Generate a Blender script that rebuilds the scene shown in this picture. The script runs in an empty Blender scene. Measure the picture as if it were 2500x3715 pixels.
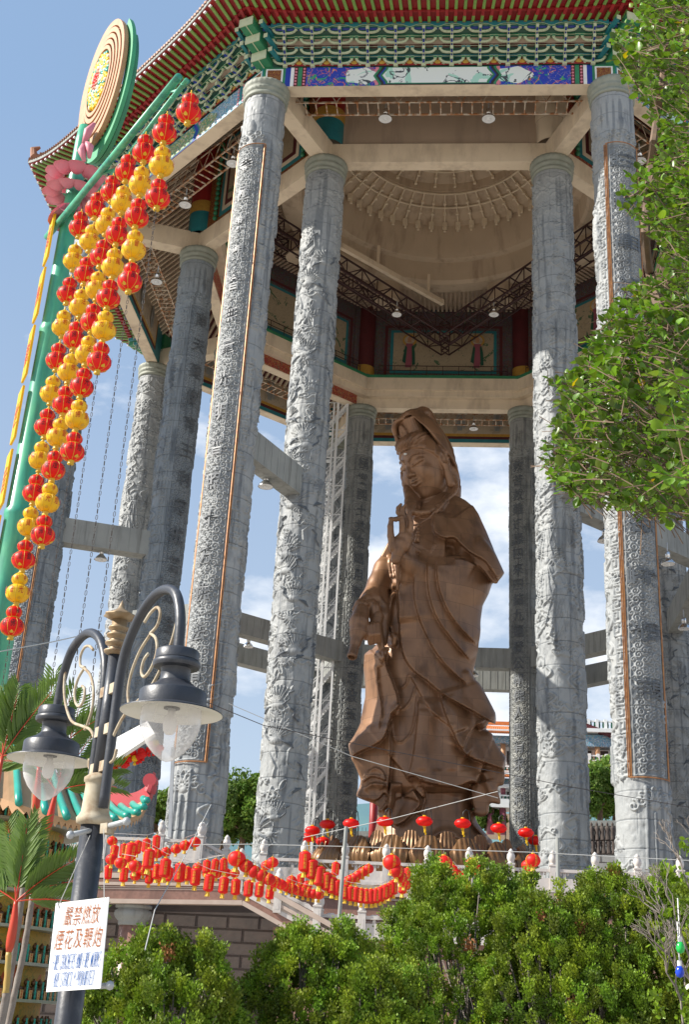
import bpy, math, random
import numpy as np
from mathutils import Vector, Matrix
C = bpy.context.scene.collection
PI = math.pi
sin, cos, rad = math.sin, math.cos, math.radians
# ---------------------------------------------------------------- camera (fitted to the photograph; metres, camera at the origin)
YAW, PIT, ROL = -8.70374208e-02, 4.17868437e-01, 5.16509665e-02
FPX, PPX, PPY, PW, PH = 4552.16742, 58.35, -159.40, 2500., 3715.
K = 1.5944
def cam_axes():
    a, b, g = YAW, PIT, ROL
    f = np.array([sin(a)*cos(b), cos(a)*cos(b), sin(b)]); r = np.array([cos(a), -sin(a), 0]); u = np.cross(r, f)
    return r*cos(g)+u*sin(g), -r*sin(g)+u*cos(g), f
RR, UU, FF = cam_axes()
def P(u, v, Y):
    r = ((u*K-PW/2-PPX)/FPX)*RR + (-(v*K-PH/2-PPY)/FPX)*UU + FF
    r = r*Y/r[1]
    return Vector((float(r[0]), float(r[1]), float(r[2])))
def px_per_m(p):
    return FPX/K/float(np.dot(np.array(p), FF))
cam = bpy.data.cameras.new('camera'); co = bpy.data.objects.new('camera', cam); C.objects.link(co)
cam.sensor_fit = 'HORIZONTAL'; cam.sensor_width = 36; cam.lens = FPX/PW*36
cam.shift_x = -PPX/PW; cam.shift_y = PPY/PW
cam.clip_start = .1; cam.clip_end = 5000
co.matrix_world = Matrix(((RR[0], UU[0], -FF[0], 0), (RR[1], UU[1], -FF[1], 0), (RR[2], UU[2], -FF[2], 0), (0, 0, 0, 1)))
bpy.context.scene.camera = co
sc = bpy.context.scene
sc.view_settings.view_transform = 'Standard'; sc.view_settings.look = 'None'; sc.view_settings.gamma = 1
sc.view_settings.exposure = .78
try: sc.cycles.use_denoising = True
except Exception: pass
sc.cycles.max_bounces = 10; sc.cycles.diffuse_bounces = 7; sc.cycles.transparent_max_bounces = 12
# ---------------------------------------------------------------- light
SAZ, SEL = rad(75), rad(36.5)          # sun to the left behind the camera
S = Vector((-sin(SAZ)*cos(SEL), -cos(SAZ)*cos(SEL), sin(SEL)))
sl = bpy.data.lights.new('sun', 'SUN'); sl.energy = 5.0; sl.angle = rad(.5); sl.color = (1, .94, .85)
so = bpy.data.objects.new('sun', sl); C.objects.link(so)
so.rotation_euler = (-S).to_track_quat('-Z', 'Y').to_euler()
w = bpy.data.worlds.new('World'); sc.world = w; w.use_nodes = True
nt = w.node_tree; nt.nodes.clear()
def N(nt, t, **kw):
    n = nt.nodes.new(t)
    for k, v in kw.items(): setattr(n, k, v)
    return n
L = lambda nt, a, b: nt.links.new(a, b)
sky = N(nt, 'ShaderNodeTexSky', sky_type='NISHITA', sun_disc=False)
sky.sun_elevation = SEL; sky.sun_rotation = math.atan2(S.x, S.y); sky.air_density = 1.0; sky.dust_density = .6; sky.ozone_density = 1.2
tc = N(nt, 'ShaderNodeTexCoord'); mp = N(nt, 'ShaderNodeMapping'); mp.inputs['Scale'].default_value = (1, 1, 2.0); mp.inputs['Location'].default_value = (.3, .1, .7)
no = N(nt, 'ShaderNodeTexNoise'); no.inputs['Scale'].default_value = 3.4; no.inputs['Detail'].default_value = 12; no.inputs['Roughness'].default_value = .58
L(nt, tc.outputs['Generated'], mp.inputs[0]); L(nt, mp.outputs[0], no.inputs['Vector'])
sep = N(nt, 'ShaderNodeSeparateXYZ'); L(nt, tc.outputs['Generated'], sep.inputs[0])
mr = N(nt, 'ShaderNodeMapRange'); mr.inputs[1].default_value = .0; mr.inputs[2].default_value = .60; mr.inputs[3].default_value = .20; mr.inputs[4].default_value = -.2
L(nt, sep.outputs['Z'], mr.inputs[0])
ad = N(nt, 'ShaderNodeMath', operation='ADD'); L(nt, no.outputs['Fac'], ad.inputs[0]); L(nt, mr.outputs[0], ad.inputs[1])
cr = N(nt, 'ShaderNodeValToRGB'); cr.color_ramp.elements[0].position = .49; cr.color_ramp.elements[1].position = .60
cr.color_ramp.elements[0].color = (0, 0, 0, 1); cr.color_ramp.elements[1].color = (.95, .95, .95, 1)
L(nt, ad.outputs[0], cr.inputs[0])
mx = N(nt, 'ShaderNodeMixRGB'); mx.inputs['Color2'].default_value = (6.4, 6.6, 6.9, 1)
L(nt, cr.outputs[0], mx.inputs[0])
hz = N(nt, 'ShaderNodeMixRGB'); hz.inputs[0].default_value = .65
zr = N(nt, 'ShaderNodeValToRGB'); zr.color_ramp.elements[0].position = .12; zr.color_ramp.elements[0].color = (.68, .78, .92, 1); zr.color_ramp.elements[1].position = .62; zr.color_ramp.elements[1].color = (.40, .60, .90, 1)
vm = N(nt, 'ShaderNodeVectorMath', operation='SCALE'); vm.inputs['Scale'].default_value = 5.4
L(nt, sep.outputs['Z'], zr.inputs[0]); L(nt, zr.outputs[0], vm.inputs[0]); L(nt, vm.outputs[0], hz.inputs['Color2'])
L(nt, sky.outputs[0], hz.inputs['Color1']); L(nt, hz.outputs[0], mx.inputs['Color1'])
bg = N(nt, 'ShaderNodeBackground'); bg.inputs['Strength'].default_value = .10
wo = N(nt, 'ShaderNodeOutputWorld'); L(nt, mx.outputs[0], bg.inputs[0]); L(nt, bg.outputs[0], wo.inputs[0])
# ---------------------------------------------------------------- materials
MT = {}
def mat(name, col, col2=None, ns=2., fac=.5, rough=.6, metal=0., bump=0., bs=8., spec=.5, sss=0., trans=None, stain=None, sscale=(1, 1, .15), ss=1., lo=.5, hi=.7, detail=5, emis=None, bdist=.02):
    m = bpy.data.materials.new(name); m.use_nodes = True; nt = m.node_tree
    b = nt.nodes['Principled BSDF']
    b.inputs['Roughness'].default_value = rough; b.inputs['Metallic'].default_value = metal
    b.inputs['Specular IOR Level'].default_value = spec
    src = None
    tc = N(nt, 'ShaderNodeTexCoord')
    rgb = N(nt, 'ShaderNodeRGB'); rgb.outputs[0].default_value = (*col, 1); src = rgb.outputs[0]
    if col2:
        no = N(nt, 'ShaderNodeTexNoise'); no.inputs['Scale'].default_value = ns; no.inputs['Detail'].default_value = detail
        L(nt, tc.outputs['Object'], no.inputs['Vector'])
        r = N(nt, 'ShaderNodeMapRange'); r.inputs[1].default_value = .5-.5*fac+.05; r.inputs[2].default_value = .5+.5*fac-.05
        L(nt, no.outputs['Fac'], r.inputs[0])
        mx = N(nt, 'ShaderNodeMixRGB'); mx.inputs['Color2'].default_value = (*col2, 1); L(nt, r.outputs[0], mx.inputs[0]); L(nt, src, mx.inputs['Color1']); src = mx.outputs[0]
    if stain:
        mp = N(nt, 'ShaderNodeMapping'); mp.inputs['Scale'].default_value = sscale; L(nt, tc.outputs['Object'], mp.inputs[0])
        n2 = N(nt, 'ShaderNodeTexNoise'); n2.inputs['Scale'].default_value = ss; n2.inputs['Detail'].default_value = 8; n2.inputs['Roughness'].default_value = .65
        L(nt, mp.outputs[0], n2.inputs['Vector'])
        r2 = N(nt, 'ShaderNodeMapRange'); r2.inputs[1].default_value = lo; r2.inputs[2].default_value = hi; L(nt, n2.outputs['Fac'], r2.inputs[0])
        m2 = N(nt, 'ShaderNodeMixRGB'); m2.inputs['Color2'].default_value = (*stain, 1); L(nt, r2.outputs[0], m2.inputs[0]); L(nt, src, m2.inputs['Color1']); src = m2.outputs[0]
    L(nt, src, b.inputs['Base Color'])
    if bump:
        nb = N(nt, 'ShaderNodeTexNoise'); nb.inputs['Scale'].default_value = bs; nb.inputs['Detail'].default_value = 6; L(nt, tc.outputs['Object'], nb.inputs['Vector'])
        bp = N(nt, 'ShaderNodeBump'); bp.inputs['Strength'].default_value = bump; bp.inputs['Distance'].default_value = bdist
        L(nt, nb.outputs['Fac'], bp.inputs['Height']); L(nt, bp.outputs[0], b.inputs['Normal'])
    if trans:
        td = N(nt, 'ShaderNodeBsdfTranslucent'); L(nt, src, td.inputs[0])
        ms = N(nt, 'ShaderNodeMixShader'); ms.inputs[0].default_value = trans
        out = nt.nodes['Material Output']; L(nt, b.outputs[0], ms.inputs[1]); L(nt, td.outputs[0], ms.inputs[2]); L(nt, ms.outputs[0], out.inputs[0])
    MT[name] = m
    return m
def vcol(m, attr='tint', mode='MULTIPLY'):
    nt = m.node_tree; b = nt.nodes['Principled BSDF']; lk = b.inputs['Base Color'].links[0]; s = lk.from_socket
    a = N(nt, 'ShaderNodeAttribute', attribute_name=attr); x = N(nt, 'ShaderNodeMixRGB', blend_type=mode); x.inputs[0].default_value = 1
    L(nt, s, x.inputs['Color1']); L(nt, a.outputs['Color'], x.inputs['Color2']); L(nt, x.outputs[0], b.inputs['Base Color'])
    for n in nt.nodes:
        if n.type == 'BSDF_TRANSLUCENT': L(nt, x.outputs[0], n.inputs[0])
# ---------------------------------------------------------------- mesh builder
class MB:
    def __init__(s): s.v = []; s.f = []; s.m = []; s.mi = 0; s.smooth = False
    def add(s, vs, fs):
        o = len(s.v); s.v.extend([tuple(v) for v in vs]); s.f.extend([tuple(i+o for i in f) for f in fs]); s.m.extend([s.mi]*len(fs))
    def box(s, c, d, R=None):
        c = Vector(c); hx, hy, hz = d[0]/2, d[1]/2, d[2]/2
        vs = [Vector((x, y, z)) for x in (-hx, hx) for y in (-hy, hy) for z in (-hz, hz)]
        if R is not None: vs = [R @ v for v in vs]
        s.add([c+v for v in vs], [(0, 1, 3, 2), (4, 6, 7, 5), (0, 4, 5, 1), (2, 3, 7, 6), (0, 2, 6, 4), (1, 5, 7, 3)])
    def bar(s, a, b, w, h=None, up=(0, 0, 1)):
        a, b = Vector(a), Vector(b); h = h or w; d = b-a; l = d.length
        if l < 1e-6: return
        d.normalize(); u = Vector(up)
        if abs(d.dot(u)) > .99: u = Vector((0, 1, 0))
        x = d.cross(u).normalized(); z = x.cross(d)
        R = Matrix((x, d, z)).transposed()
        s.box((a+b)/2, (w, l, h), R)
    def tube(s, pts, r, n=6, cap=True, close=False):
        pts = [Vector(p) for p in pts]; m = len(pts)
        rs = r if isinstance(r, (list, tuple)) else [r]*m
        vs = []; px = None
        for i, p in enumerate(pts):
            d = (pts[min(i+1, m-1)]-pts[max(i-1, 0)]) if not close else (pts[(i+1) % m]-pts[i-1])
            if d.length < 1e-9: d = Vector((0, 0, 1))
            d.normalize()
            if px is None:
                u = Vector((0, 0, 1)) if abs(d.z) < .9 else Vector((0, 1, 0)); px = d.cross(u).normalized()
            else:
                px = (px-d*px.dot(d))
                px = px.normalized() if px.length > 1e-6 else d.orthogonal().normalized()
            y = d.cross(px)
            vs += [p+(px*cos(2*PI*k/n)+y*sin(2*PI*k/n))*rs[i] for k in range(n)]
        fs = []
        for i in range(m if close else m-1):
            j = (i+1) % m
            for k in range(n): fs.append((i*n+k, i*n+(k+1) % n, j*n+(k+1) % n, j*n+k))
        if cap and not close: fs += [tuple(range(n))[::-1], tuple(range((m-1)*n, m*n))]
        s.add(vs, fs)
    def lathe(s, prof, c=(0, 0, 0), n=24, lobes=None, cap=True, ax=None):
        c = Vector(c); vs = []
        for i, (r, z) in enumerate(prof):
            for k in range(n):
                t = 2*PI*k/n; rr = r*(1+(lobes(i, t) if lobes else 0))
                v = Vector((rr*cos(t), rr*sin(t), z)); vs.append(c+(ax @ v if ax is not None else v))
        fs = []; m = len(prof)
        for i in range(m-1):
            for k in range(n): fs.append((i*n+k, i*n+(k+1) % n, (i+1)*n+(k+1) % n, (i+1)*n+k))
        if cap: fs += [tuple(range(n))[::-1], tuple(range((m-1)*n, m*n))]
        s.add(vs, fs)
    def lathes(s, groups, c, n=24):
        for g in groups: s.lathe(g, c, n, cap=False)
    def quad(s, *p): s.add(p, [tuple(range(len(p)))])
    def prism(s, pts, vec):
        pts = [Vector(p) for p in pts]; vec = Vector(vec); n = len(pts)
        s.add(pts+[p+vec for p in pts], [tuple(range(n))[::-1], tuple(range(n, 2*n))]+[(i, (i+1) % n, n+(i+1) % n, n+i) for i in range(n)])
    def grid(s, fn, nu, nv, wrap=False):
        vs = [fn(i/(nu if wrap else nu-1), j/(nv-1)) for j in range(nv) for i in range(nu)]
        fs = []
        for j in range(nv-1):
            for i in range(nu if wrap else nu-1):
                k = (i+1) % nu; fs.append((j*nu+i, j*nu+k, (j+1)*nu+k, (j+1)*nu+i))
        s.add(vs, fs)
WL = {}
def obj(name, mb, mats, parent=None, local=False, smooth=None, loc=None):
    me = bpy.data.meshes.new(name)
    off = Vector((0, 0, 0))
    if parent is not None and not local: off = WL.get(parent.name, Vector((0, 0, 0)))
    if loc is not None: off = Vector(loc)
    vs = [(v[0]-off.x, v[1]-off.y, v[2]-off.z) for v in mb.v] if off.length else mb.v
    me.from_pydata(vs, [], mb.f); me.validate()
    ms = mats if isinstance(mats, (list, tuple)) else [mats]
    for m in ms: me.materials.append(MT[m])
    if len(ms) > 1 and len(me.polygons) == len(mb.m): me.polygons.foreach_set('material_index', mb.m)
    if (mb.smooth if smooth is None else smooth): me.polygons.foreach_set('use_smooth', [True]*len(me.polygons))
    me.update()
    o = bpy.data.objects.new(name, me); C.objects.link(o)
    if parent is not None: o.parent = parent
    if loc is not None: o.location = off
    WL[o.name] = off
    return o
def npmesh(name, V, F, mats, parent=None, off=(0, 0, 0), smooth=True, tint=None):
    me = bpy.data.meshes.new(name); V = np.asarray(V, np.float32)-np.array(off, np.float32); F = np.asarray(F, np.int32)
    me.vertices.add(len(V)); me.vertices.foreach_set('co', V.ravel())
    k = F.shape[1]; me.loops.add(F.size); me.loops.foreach_set('vertex_index', F.ravel())
    me.polygons.add(len(F)); me.polygons.foreach_set('loop_start', np.arange(0, F.size, k, dtype=np.int32))
    try: me.polygons.foreach_set('loop_total', np.full(len(F), k, np.int32))
    except Exception: pass
    me.update(calc_edges=True)
    if smooth: me.polygons.foreach_set('use_smooth', np.ones(len(F), bool))
    if tint is not None:
        a = me.color_attributes.new('tint', 'FLOAT_COLOR', 'POINT'); t = np.ones((len(V), 4), np.float32); t[:, :3] = tint; a.data.foreach_set('color', t.ravel())
    for m in (mats if isinstance(mats, (list, tuple)) else [mats]): me.materials.append(MT[m])
    me.validate(); me.update()
    o = bpy.data.objects.new(name, me); C.objects.link(o)
    if parent is not None: o.parent = parent
    return o
def thing(name, label, cat, loc=(0, 0, 0), group=None, rz=0):
    o = bpy.data.objects.new(name, None); C.objects.link(o); o.location = loc; o.rotation_euler = (0, 0, rz); o.empty_display_size = .2
    o['label'] = label; o['category'] = cat
    if group: o['group'] = group
    WL[o.name] = Vector(loc)
    return o
def tag(o, label=None, cat=None, group=None, kind=None):
    if label: o['label'] = label
    if cat: o['category'] = cat
    if group: o['group'] = group
    if kind: o['kind'] = kind
    return o
def copy_tree(o, parent=None):
    c = o.copy(); C.objects.link(c); c.parent = parent
    for ch in list(o.children): copy_tree(ch, c)
    return c
# text -> triangles in the XY plane, cached
TX = {}
def glyph(s, off=0.):
    key = (s, off)
    if key in TX: return TX[key]
    cu = bpy.data.curves.new('t', 'FONT'); cu.body = s; cu.size = 1; cu.align_x = 'CENTER'; cu.align_y = 'CENTER'; cu.resolution_u = 2; cu.offset = off
    o = bpy.data.objects.new('t', cu); C.objects.link(o)
    dg = bpy.context.evaluated_depsgraph_get(); e = o.evaluated_get(dg); me = e.to_mesh()
    vs = [tuple(v.co) for v in me.vertices]; fs = [tuple(p.vertices) for p in me.polygons]
    e.to_mesh_clear(); bpy.data.objects.remove(o); bpy.data.curves.remove(cu)
    if vs:
        xs = [v[0] for v in vs]; ys = [v[1] for v in vs]; cx_, cy_ = (min(xs)+max(xs))/2, (min(ys)+max(ys))/2
        vs = [(v[0]-cx_, v[1]-cy_) for v in vs]
    TX[key] = (vs, fs); return TX[key]
def put_text(mb, s, o, X, Y, size, sx=1.):
    vs, fs = glyph(s); o, X, Y = Vector(o), Vector(X), Vector(Y)
    mb.add([o+X*(v[0]*size*sx)+Y*(v[1]*size) for v in vs], fs)
rnd = random.Random(7)
rng = np.random.default_rng(5)
# ---------------------------------------------------------------- material library
mat('marble', (.245, .26, .265), (.315, .325, .32), ns=.6, rough=.62, bump=.3, bs=9, stain=(.12, .13, .14), sscale=(1, 1, .5), ss=1.5, lo=.50, hi=.80, bdist=.05)
mat('marble_dark', (.06, .07, .08), (.11, .12, .13), ns=4, rough=.5)
mat('capital_stone', (.19, .21, .17), (.28, .29, .24), ns=2, rough=.6, bump=.3, bs=12)
mat('copper', (.42, .2, .07), (.25, .11, .05), ns=5, rough=.45, metal=.3)
mat('cream', (.66, .55, .40), (.72, .60, .45), ns=.7, rough=.8, stain=(.42, .33, .24), ss=.8, lo=.47, hi=.75, sscale=(1, 1, .3), bump=.1, bs=3)
mat('taupe', (.42, .32, .235), (.46, .35, .26), ns=.5, rough=.85, stain=(.27, .21, .17), ss=.6, lo=.5, hi=.75, bump=.1, bs=3)
mat('dome', (.50, .40, .29), (.56, .45, .33), ns=.5, rough=.85, stain=(.28, .2, .14), ss=.8, lo=.5, hi=.75)
mat('dome_rib', (.78, .68, .52), (.7, .6, .45), ns=2, rough=.8)
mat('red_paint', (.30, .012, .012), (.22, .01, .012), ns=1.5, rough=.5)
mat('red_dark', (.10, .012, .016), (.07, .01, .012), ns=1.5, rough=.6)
mat('green_leafy', (.20, .33, .07), (.14, .26, .06), ns=1.5, rough=.5)
mat('green_paint', (.035, .22, .10), (.02, .16, .08), ns=2, rough=.45)
mat('green_dark', (.012, .09, .05), (.01, .06, .04), ns=2, rough=.5)
mat('teal', (.02, .20, .22), (.015, .15, .18), ns=1.5, rough=.5)
mat('blue_paint', (.015, .04, .35), (.01, .03, .26), ns=2, rough=.45)
mat('gold', (.55, .33, .06), (.45, .25, .05), ns=6, rough=.4, metal=.2)
mat('pale_trim', (.52, .55, .38), (.42, .48, .32), ns=3, rough=.5)
mat('white_paint', (.75, .76, .76), (.66, .67, .66), ns=2, rough=.5)
mat('pink', (.62, .22, .27), (.55, .17, .22), ns=2.5, rough=.55)
mat('black', (.015, .015, .015), (.03, .03, .03), ns=8, rough=.5)
mat('rust_white', (.52, .45, .36), (.34, .15, .06), ns=3, rough=.8, fac=.25)
mat('maroon_steel', (.045, .014, .014), (.03, .011, .012), ns=3, rough=.6)
mat('concrete', (.30, .31, .29), (.24, .25, .24), ns=.8, rough=.85, stain=(.14, .14, .13), ss=1.2, lo=.5, hi=.75, sscale=(2, 2, .2), bump=.2, bs=5)
mat('steel', (.42, .44, .45), (.34, .36, .38), ns=2, rough=.5, metal=.3)
mat('chrome', (.7, .7, .7), rough=.2, metal=1)
mat('roof_tile', (.32, .14, .07), (.22, .1, .05), ns=3, rough=.6)
mat('orange_tile', (.60, .20, .05), (.48, .15, .04), ns=3, rough=.5)
mat('granite', (.30, .165, .125), (.22, .12, .09), ns=9, rough=.35, detail=8, stain=(.16, .09, .07), ss=.8)
mat('granite_light', (.50, .40, .33), (.42, .33, .27), ns=3, rough=.5)
mat('balustrade', (.50, .465, .43), (.60, .56, .52), ns=3, rough=.6, bump=.3, bs=9, stain=(.22, .2, .18), ss=1.5, lo=.5, hi=.75, sscale=(1, 1, .5))
mat('brick_dark', (.085, .065, .055), (.06, .048, .042), ns=2, rough=.85, bump=.4, bs=6)
mat('soil', (.12, .09, .06), (.08, .06, .04), ns=.5, rough=.95)
mat('paving', (.44, .40, .34), (.38, .34, .29), ns=.5, rough=.9)
mat('lamp_black', (.024, .027, .036), (.04, .045, .055), ns=4, rough=.42, stain=(.12, .125, .13), ss=5, lo=.58, hi=.85, sscale=(1, 1, 1), bump=.1, bs=25)
mat('lamp_cream', (.50, .45, .35), (.34, .28, .19), ns=9, rough=.75, spec=.25, stain=(.22, .13, .07), ss=11, lo=.46, hi=.72, sscale=(1, 1, 1))
mat('lamp_white', (.66, .65, .60), (.6, .58, .5), ns=6, rough=.4)
mat('sign_white', (.80, .81, .80), (.76, .77, .76), ns=3, rough=.45, stain=(.5, .3, .18), ss=4, lo=.68, hi=.9)
mat('sign_orange', (.22, .055, .012), (.32, .10, .025), ns=12, rough=.6)
mat('sign_blue', (.008, .07, .26), (.01, .09, .30), ns=12, rough=.6)
mat('green_pole', (.03, .30, .20), (.10, .42, .22), ns=1.2, rough=.38, stain=(.02, .16, .13), ss=2.2, lo=.45, hi=.7, sscale=(2, 2, .25))
mat('flag_green', (.05, .33, .15), (.04, .27, .12), ns=2, rough=.5)
mat('wood_tan', (.50, .27, .14), (.40, .20, .10), ns=4, rough=.6)
mat('lan_red', (.88, .016, .010), (.78, .012, .01), ns=4, rough=.42, trans=.4)
mat('lan_yellow', (.90, .62, .014), (.84, .54, .012), ns=4, rough=.42, trans=.3)
mat('lan_small', (.86, .02, .012), (.74, .014, .01), ns=8, rough=.5, trans=.4)
mat('lan_gold', (.75, .48, .03), (.6, .36, .02), ns=9, rough=.45)
mat('ink_red', (.45, .01, .005), rough=.5)
mat('ink_black', (.03, .008, .008), rough=.5)
mat('chain', (.13, .10, .08), (.2, .18, .16), ns=9, rough=.5, metal=.6)
mat('palm', (.065, .13, .015), (.12, .20, .022), ns=2, rough=.45, trans=.25)
mat('palm_red', (.55, .03, .01), (.40, .05, .015), ns=4, rough=.4)
mat('palm_stem', (.42, .24, .05), (.30, .26, .08), ns=6, rough=.5)
mat('trunk_grey', (.26, .23, .20), (.16, .13, .11), ns=9, rough=.85, bump=.4, bs=20)
mat('bark', (.17, .11, .07), (.11, .075, .05), ns=8, rough=.9)
mat('ficus', (.085, .19, .012), (.15, .27, .018), ns=3, rough=.36, trans=.38)
mat('cypress', (.115, .205, .014), (.19, .295, .02), ns=1.4, rough=.6, trans=.25)
mat('cypress_brown', (.30, .12, .04), (.22, .09, .03), ns=3, rough=.8)
mat('tree_far', (.10, .19, .03), (.16, .26, .05), ns=1.0, rough=.7, trans=.4)
mat('hill', (.065, .14, .17), (.09, .18, .18), ns=.02, rough=1)  # bluish base colour stands in for haze over the distance
mat('wall_yellow', (.45, .32, .04), (.30, .21, .03), ns=2, rough=.8, stain=(.14, .1, .03), ss=2)
mat('foil', (.55, .36, .03), (.30, .28, .03), ns=6, rough=.25, metal=.5, bump=.6, bs=5, bdist=.05)
mat('tan_tile', (.52, .30, .15), (.42, .24, .12), ns=2, rough=.7)
mat('turquoise', (.02, .33, .26), (.02, .26, .2), ns=3, rough=.35)
mat('ridge_red', (.50, .05, .06), (.42, .04, .05), ns=2, rough=.5)
mat('figurine', (.13, .06, .025), (.20, .10, .04), ns=8, rough=.35, metal=.3)
mat('shelf', (.36, .35, .30), (.28, .3, .2), ns=3, rough=.5)
mat('paper_tag', (.62, .42, .16), (.55, .36, .13), ns=4, rough=.7)
mat('white_roof', (.75, .76, .76), (.65, .66, .66), ns=.6, rough=.5)
mat('canvas', (.70, .70, .68), rough=.7, trans=.2)
mat('stone_wall', (.36, .36, .34), (.28, .28, .27), ns=1.5, rough=.9, bump=.5, bs=3)
mat('urna', (.6, .6, .56), rough=.3)
mat('bulb_green', (.02, .45, .08), rough=.2); mat('bulb_blue', (.01, .05, .5), rough=.2)
mat('wire', (.45, .45, .43), rough=.5); mat('wire_dark', (.06, .045, .04), rough=.6)
mat('purple_col', (.26, .07, .10), rough=.5)
mat('brass_old', (.24, .16, .08), (.34, .27, .18), ns=9, rough=.5, metal=.3, stain=(.16, .08, .03), ss=9, sscale=(1, 1, 1))
mat('opal', (.75, .72, .68), rough=.5)
# statue bronze: cast panels, patches of patina
def bronze():
    m = mat('bronze', (.225, .118, .060), (.315, .170, .088), ns=.45, rough=.41, metal=.28, stain=(.10, .055, .032), sscale=(1, 1, .35), ss=1.0, lo=.5, hi=.76, detail=7, bump=.12, bs=3)
    nt = m.node_tree; b = nt.nodes['Principled BSDF']; s = b.inputs['Base Color'].links[0].from_socket
    tc = N(nt, 'ShaderNodeTexCoord'); mp = N(nt, 'ShaderNodeMapping'); mp.inputs['Rotation'].default_value = (PI/2, 0, 0)
    L(nt, tc.outputs['Object'], mp.inputs[0])
    br = N(nt, 'ShaderNodeTexBrick'); br.inputs['Scale'].default_value = .5; br.inputs['Mortar Size'].default_value = .007; br.inputs['Brick Width'].default_value = .9; br.inputs['Row Height'].default_value = .62
    br.inputs['Color1'].default_value = (1, 1, 1, 1); br.inputs['Color2'].default_value = (.70, .67, .66, 1); br.inputs['Mortar'].default_value = (.42, .40, .38, 1)
    L(nt, mp.outputs[0], br.inputs['Vector'])
    x = N(nt, 'ShaderNodeMixRGB', blend_type='MULTIPLY'); x.inputs[0].default_value = .8; L(nt, s, x.inputs['Color1']); L(nt, br.outputs['Color'], x.inputs['Color2']); L(nt, x.outputs[0], b.inputs['Base Color'])
bronze()
mat('marble_grey_shade', (.21, .22, .215), (.28, .285, .265), ns=.6, rough=.62, bump=.3, bs=9, stain=(.07, .08, .08), sscale=(1, 1, .5), ss=1.5, lo=.50, hi=.80, bdist=.05); vcol(MT['marble_grey_shade'])  # rear column copy of the marble: weathered tone with their shade painted in
mat('marble_blue_shade', (.175, .205, .23), (.24, .265, .28), ns=.6, rough=.62, bump=.3, bs=9, stain=(.10, .11, .12), sscale=(1, 1, .5), ss=1.5, lo=.50, hi=.80, bdist=.05); vcol(MT['marble_blue_shade'])  # marble copy with the bluish shade of these columns put into its colour
vcol(MT['marble']); vcol(MT['ficus']); vcol(MT['cypress']); vcol(MT['tree_far'])
def glassy(name, col, alpha, rough=.08, white=.0):
    m = bpy.data.materials.new(name); m.use_nodes = True; nt = m.node_tree; nt.nodes.clear()
    out = N(nt, 'ShaderNodeOutputMaterial'); tr = N(nt, 'ShaderNodeBsdfTransparent'); tr.inputs[0].default_value = (*col, 1)
    gl = N(nt, 'ShaderNodeBsdfPrincipled'); gl.inputs['Base Color'].default_value = (.72, .72, .73, 1); gl.inputs['Roughness'].default_value = rough
    fr = N(nt, 'ShaderNodeLayerWeight'); fr.inputs[0].default_value = .35
    mr = N(nt, 'ShaderNodeMapRange'); mr.inputs[3].default_value = alpha; mr.inputs[4].default_value = .95; L(nt, fr.outputs['Facing'], mr.inputs[0])
    mx = N(nt, 'ShaderNodeMixShader'); L(nt, mr.outputs[0], mx.inputs[0]); L(nt, tr.outputs[0], mx.inputs[1]); L(nt, gl.outputs[0], mx.inputs[2]); L(nt, mx.outputs[0], out.inputs[0])
    MT[name] = m
glassy('globe', (1, 1, 1), .24, .12)
# painted-panel materials: ink landscape, scroll patterns
def pattern(name, bgc, cols, scale=3., dist=3., th=.5, kind='noise'):
    m = bpy.data.materials.new(name); m.use_nodes = True; nt = m.node_tree; b = nt.nodes['Principled BSDF']; b.inputs['Roughness'].default_value = .55
    tc = N(nt, 'ShaderNodeTexCoord'); prev = None
    rgb = N(nt, 'ShaderNodeRGB'); rgb.outputs[0].default_value = (*bgc, 1); prev = rgb.outputs[0]
    for i, (c, s, lo, hi) in enumerate(cols):
        mp = N(nt, 'ShaderNodeMapping'); mp.inputs['Location'].default_value = (i*7.3, i*3.1, i*1.7); L(nt, tc.outputs['Object'], mp.inputs[0])
        n = N(nt, 'ShaderNodeTexNoise'); n.inputs['Scale'].default_value = s; n.inputs['Detail'].default_value = 3; n.inputs['Distortion'].default_value = dist
        L(nt, mp.outputs[0], n.inputs['Vector'])
        a = N(nt, 'ShaderNodeMath', operation='GREATER_THAN'); a.inputs[1].default_value = lo; L(nt, n.outputs['Fac'], a.inputs[0])
        l = N(nt, 'ShaderNodeMath', operation='LESS_THAN'); l.inputs[1].default_value = hi; L(nt, n.outputs['Fac'], l.inputs[0])
        mu = N(nt, 'ShaderNodeMath', operation='MULTIPLY'); L(nt, a.outputs[0], mu.inputs[0]); L(nt, l.outputs[0], mu.inputs[1])
        x = N(nt, 'ShaderNodeMixRGB'); x.inputs['Color2'].default_value = (*c, 1); L(nt, mu.outputs[0], x.inputs[0]); L(nt, prev, x.inputs['Color1']); prev = x.outputs[0]
    L(nt, prev, b.inputs['Base Color']); MT[name] = m
pattern('scroll_blue', (.015, .04, .36), [((.03, .28, .14), 1.5, .57, .63), ((.6, .14, .06), 1.9, .56, .59), ((.6, .45, .3), 1.7, .43, .437)], dist=1.2)
pattern('ink_landscape', (.66, .70, .67), [((.35, .6, .5), .5, .58, .7), ((.05, .06, .07), .9, .585, .63), ((.25, .27, .28), 1.2, .64, .7)], dist=1.2)
pattern('mural', (.36, .29, .19), [((.12, .10, .07), 1.3, .49, .50), ((.2, .16, .12), 1.0, .56, .57), ((.06, .12, .06), .5, .62, .68)], dist=2)
pattern('mural_pale', (.46, .38, .28), [((.36, .3, .22), .5, .55, .8), ((.2, .17, .13), 1.4, .515, .522)], dist=3)
pattern('dragon_red', (.13, .012, .01), [((.5, .32, .05), 5.5, .53, .58)], dist=5)
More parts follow.
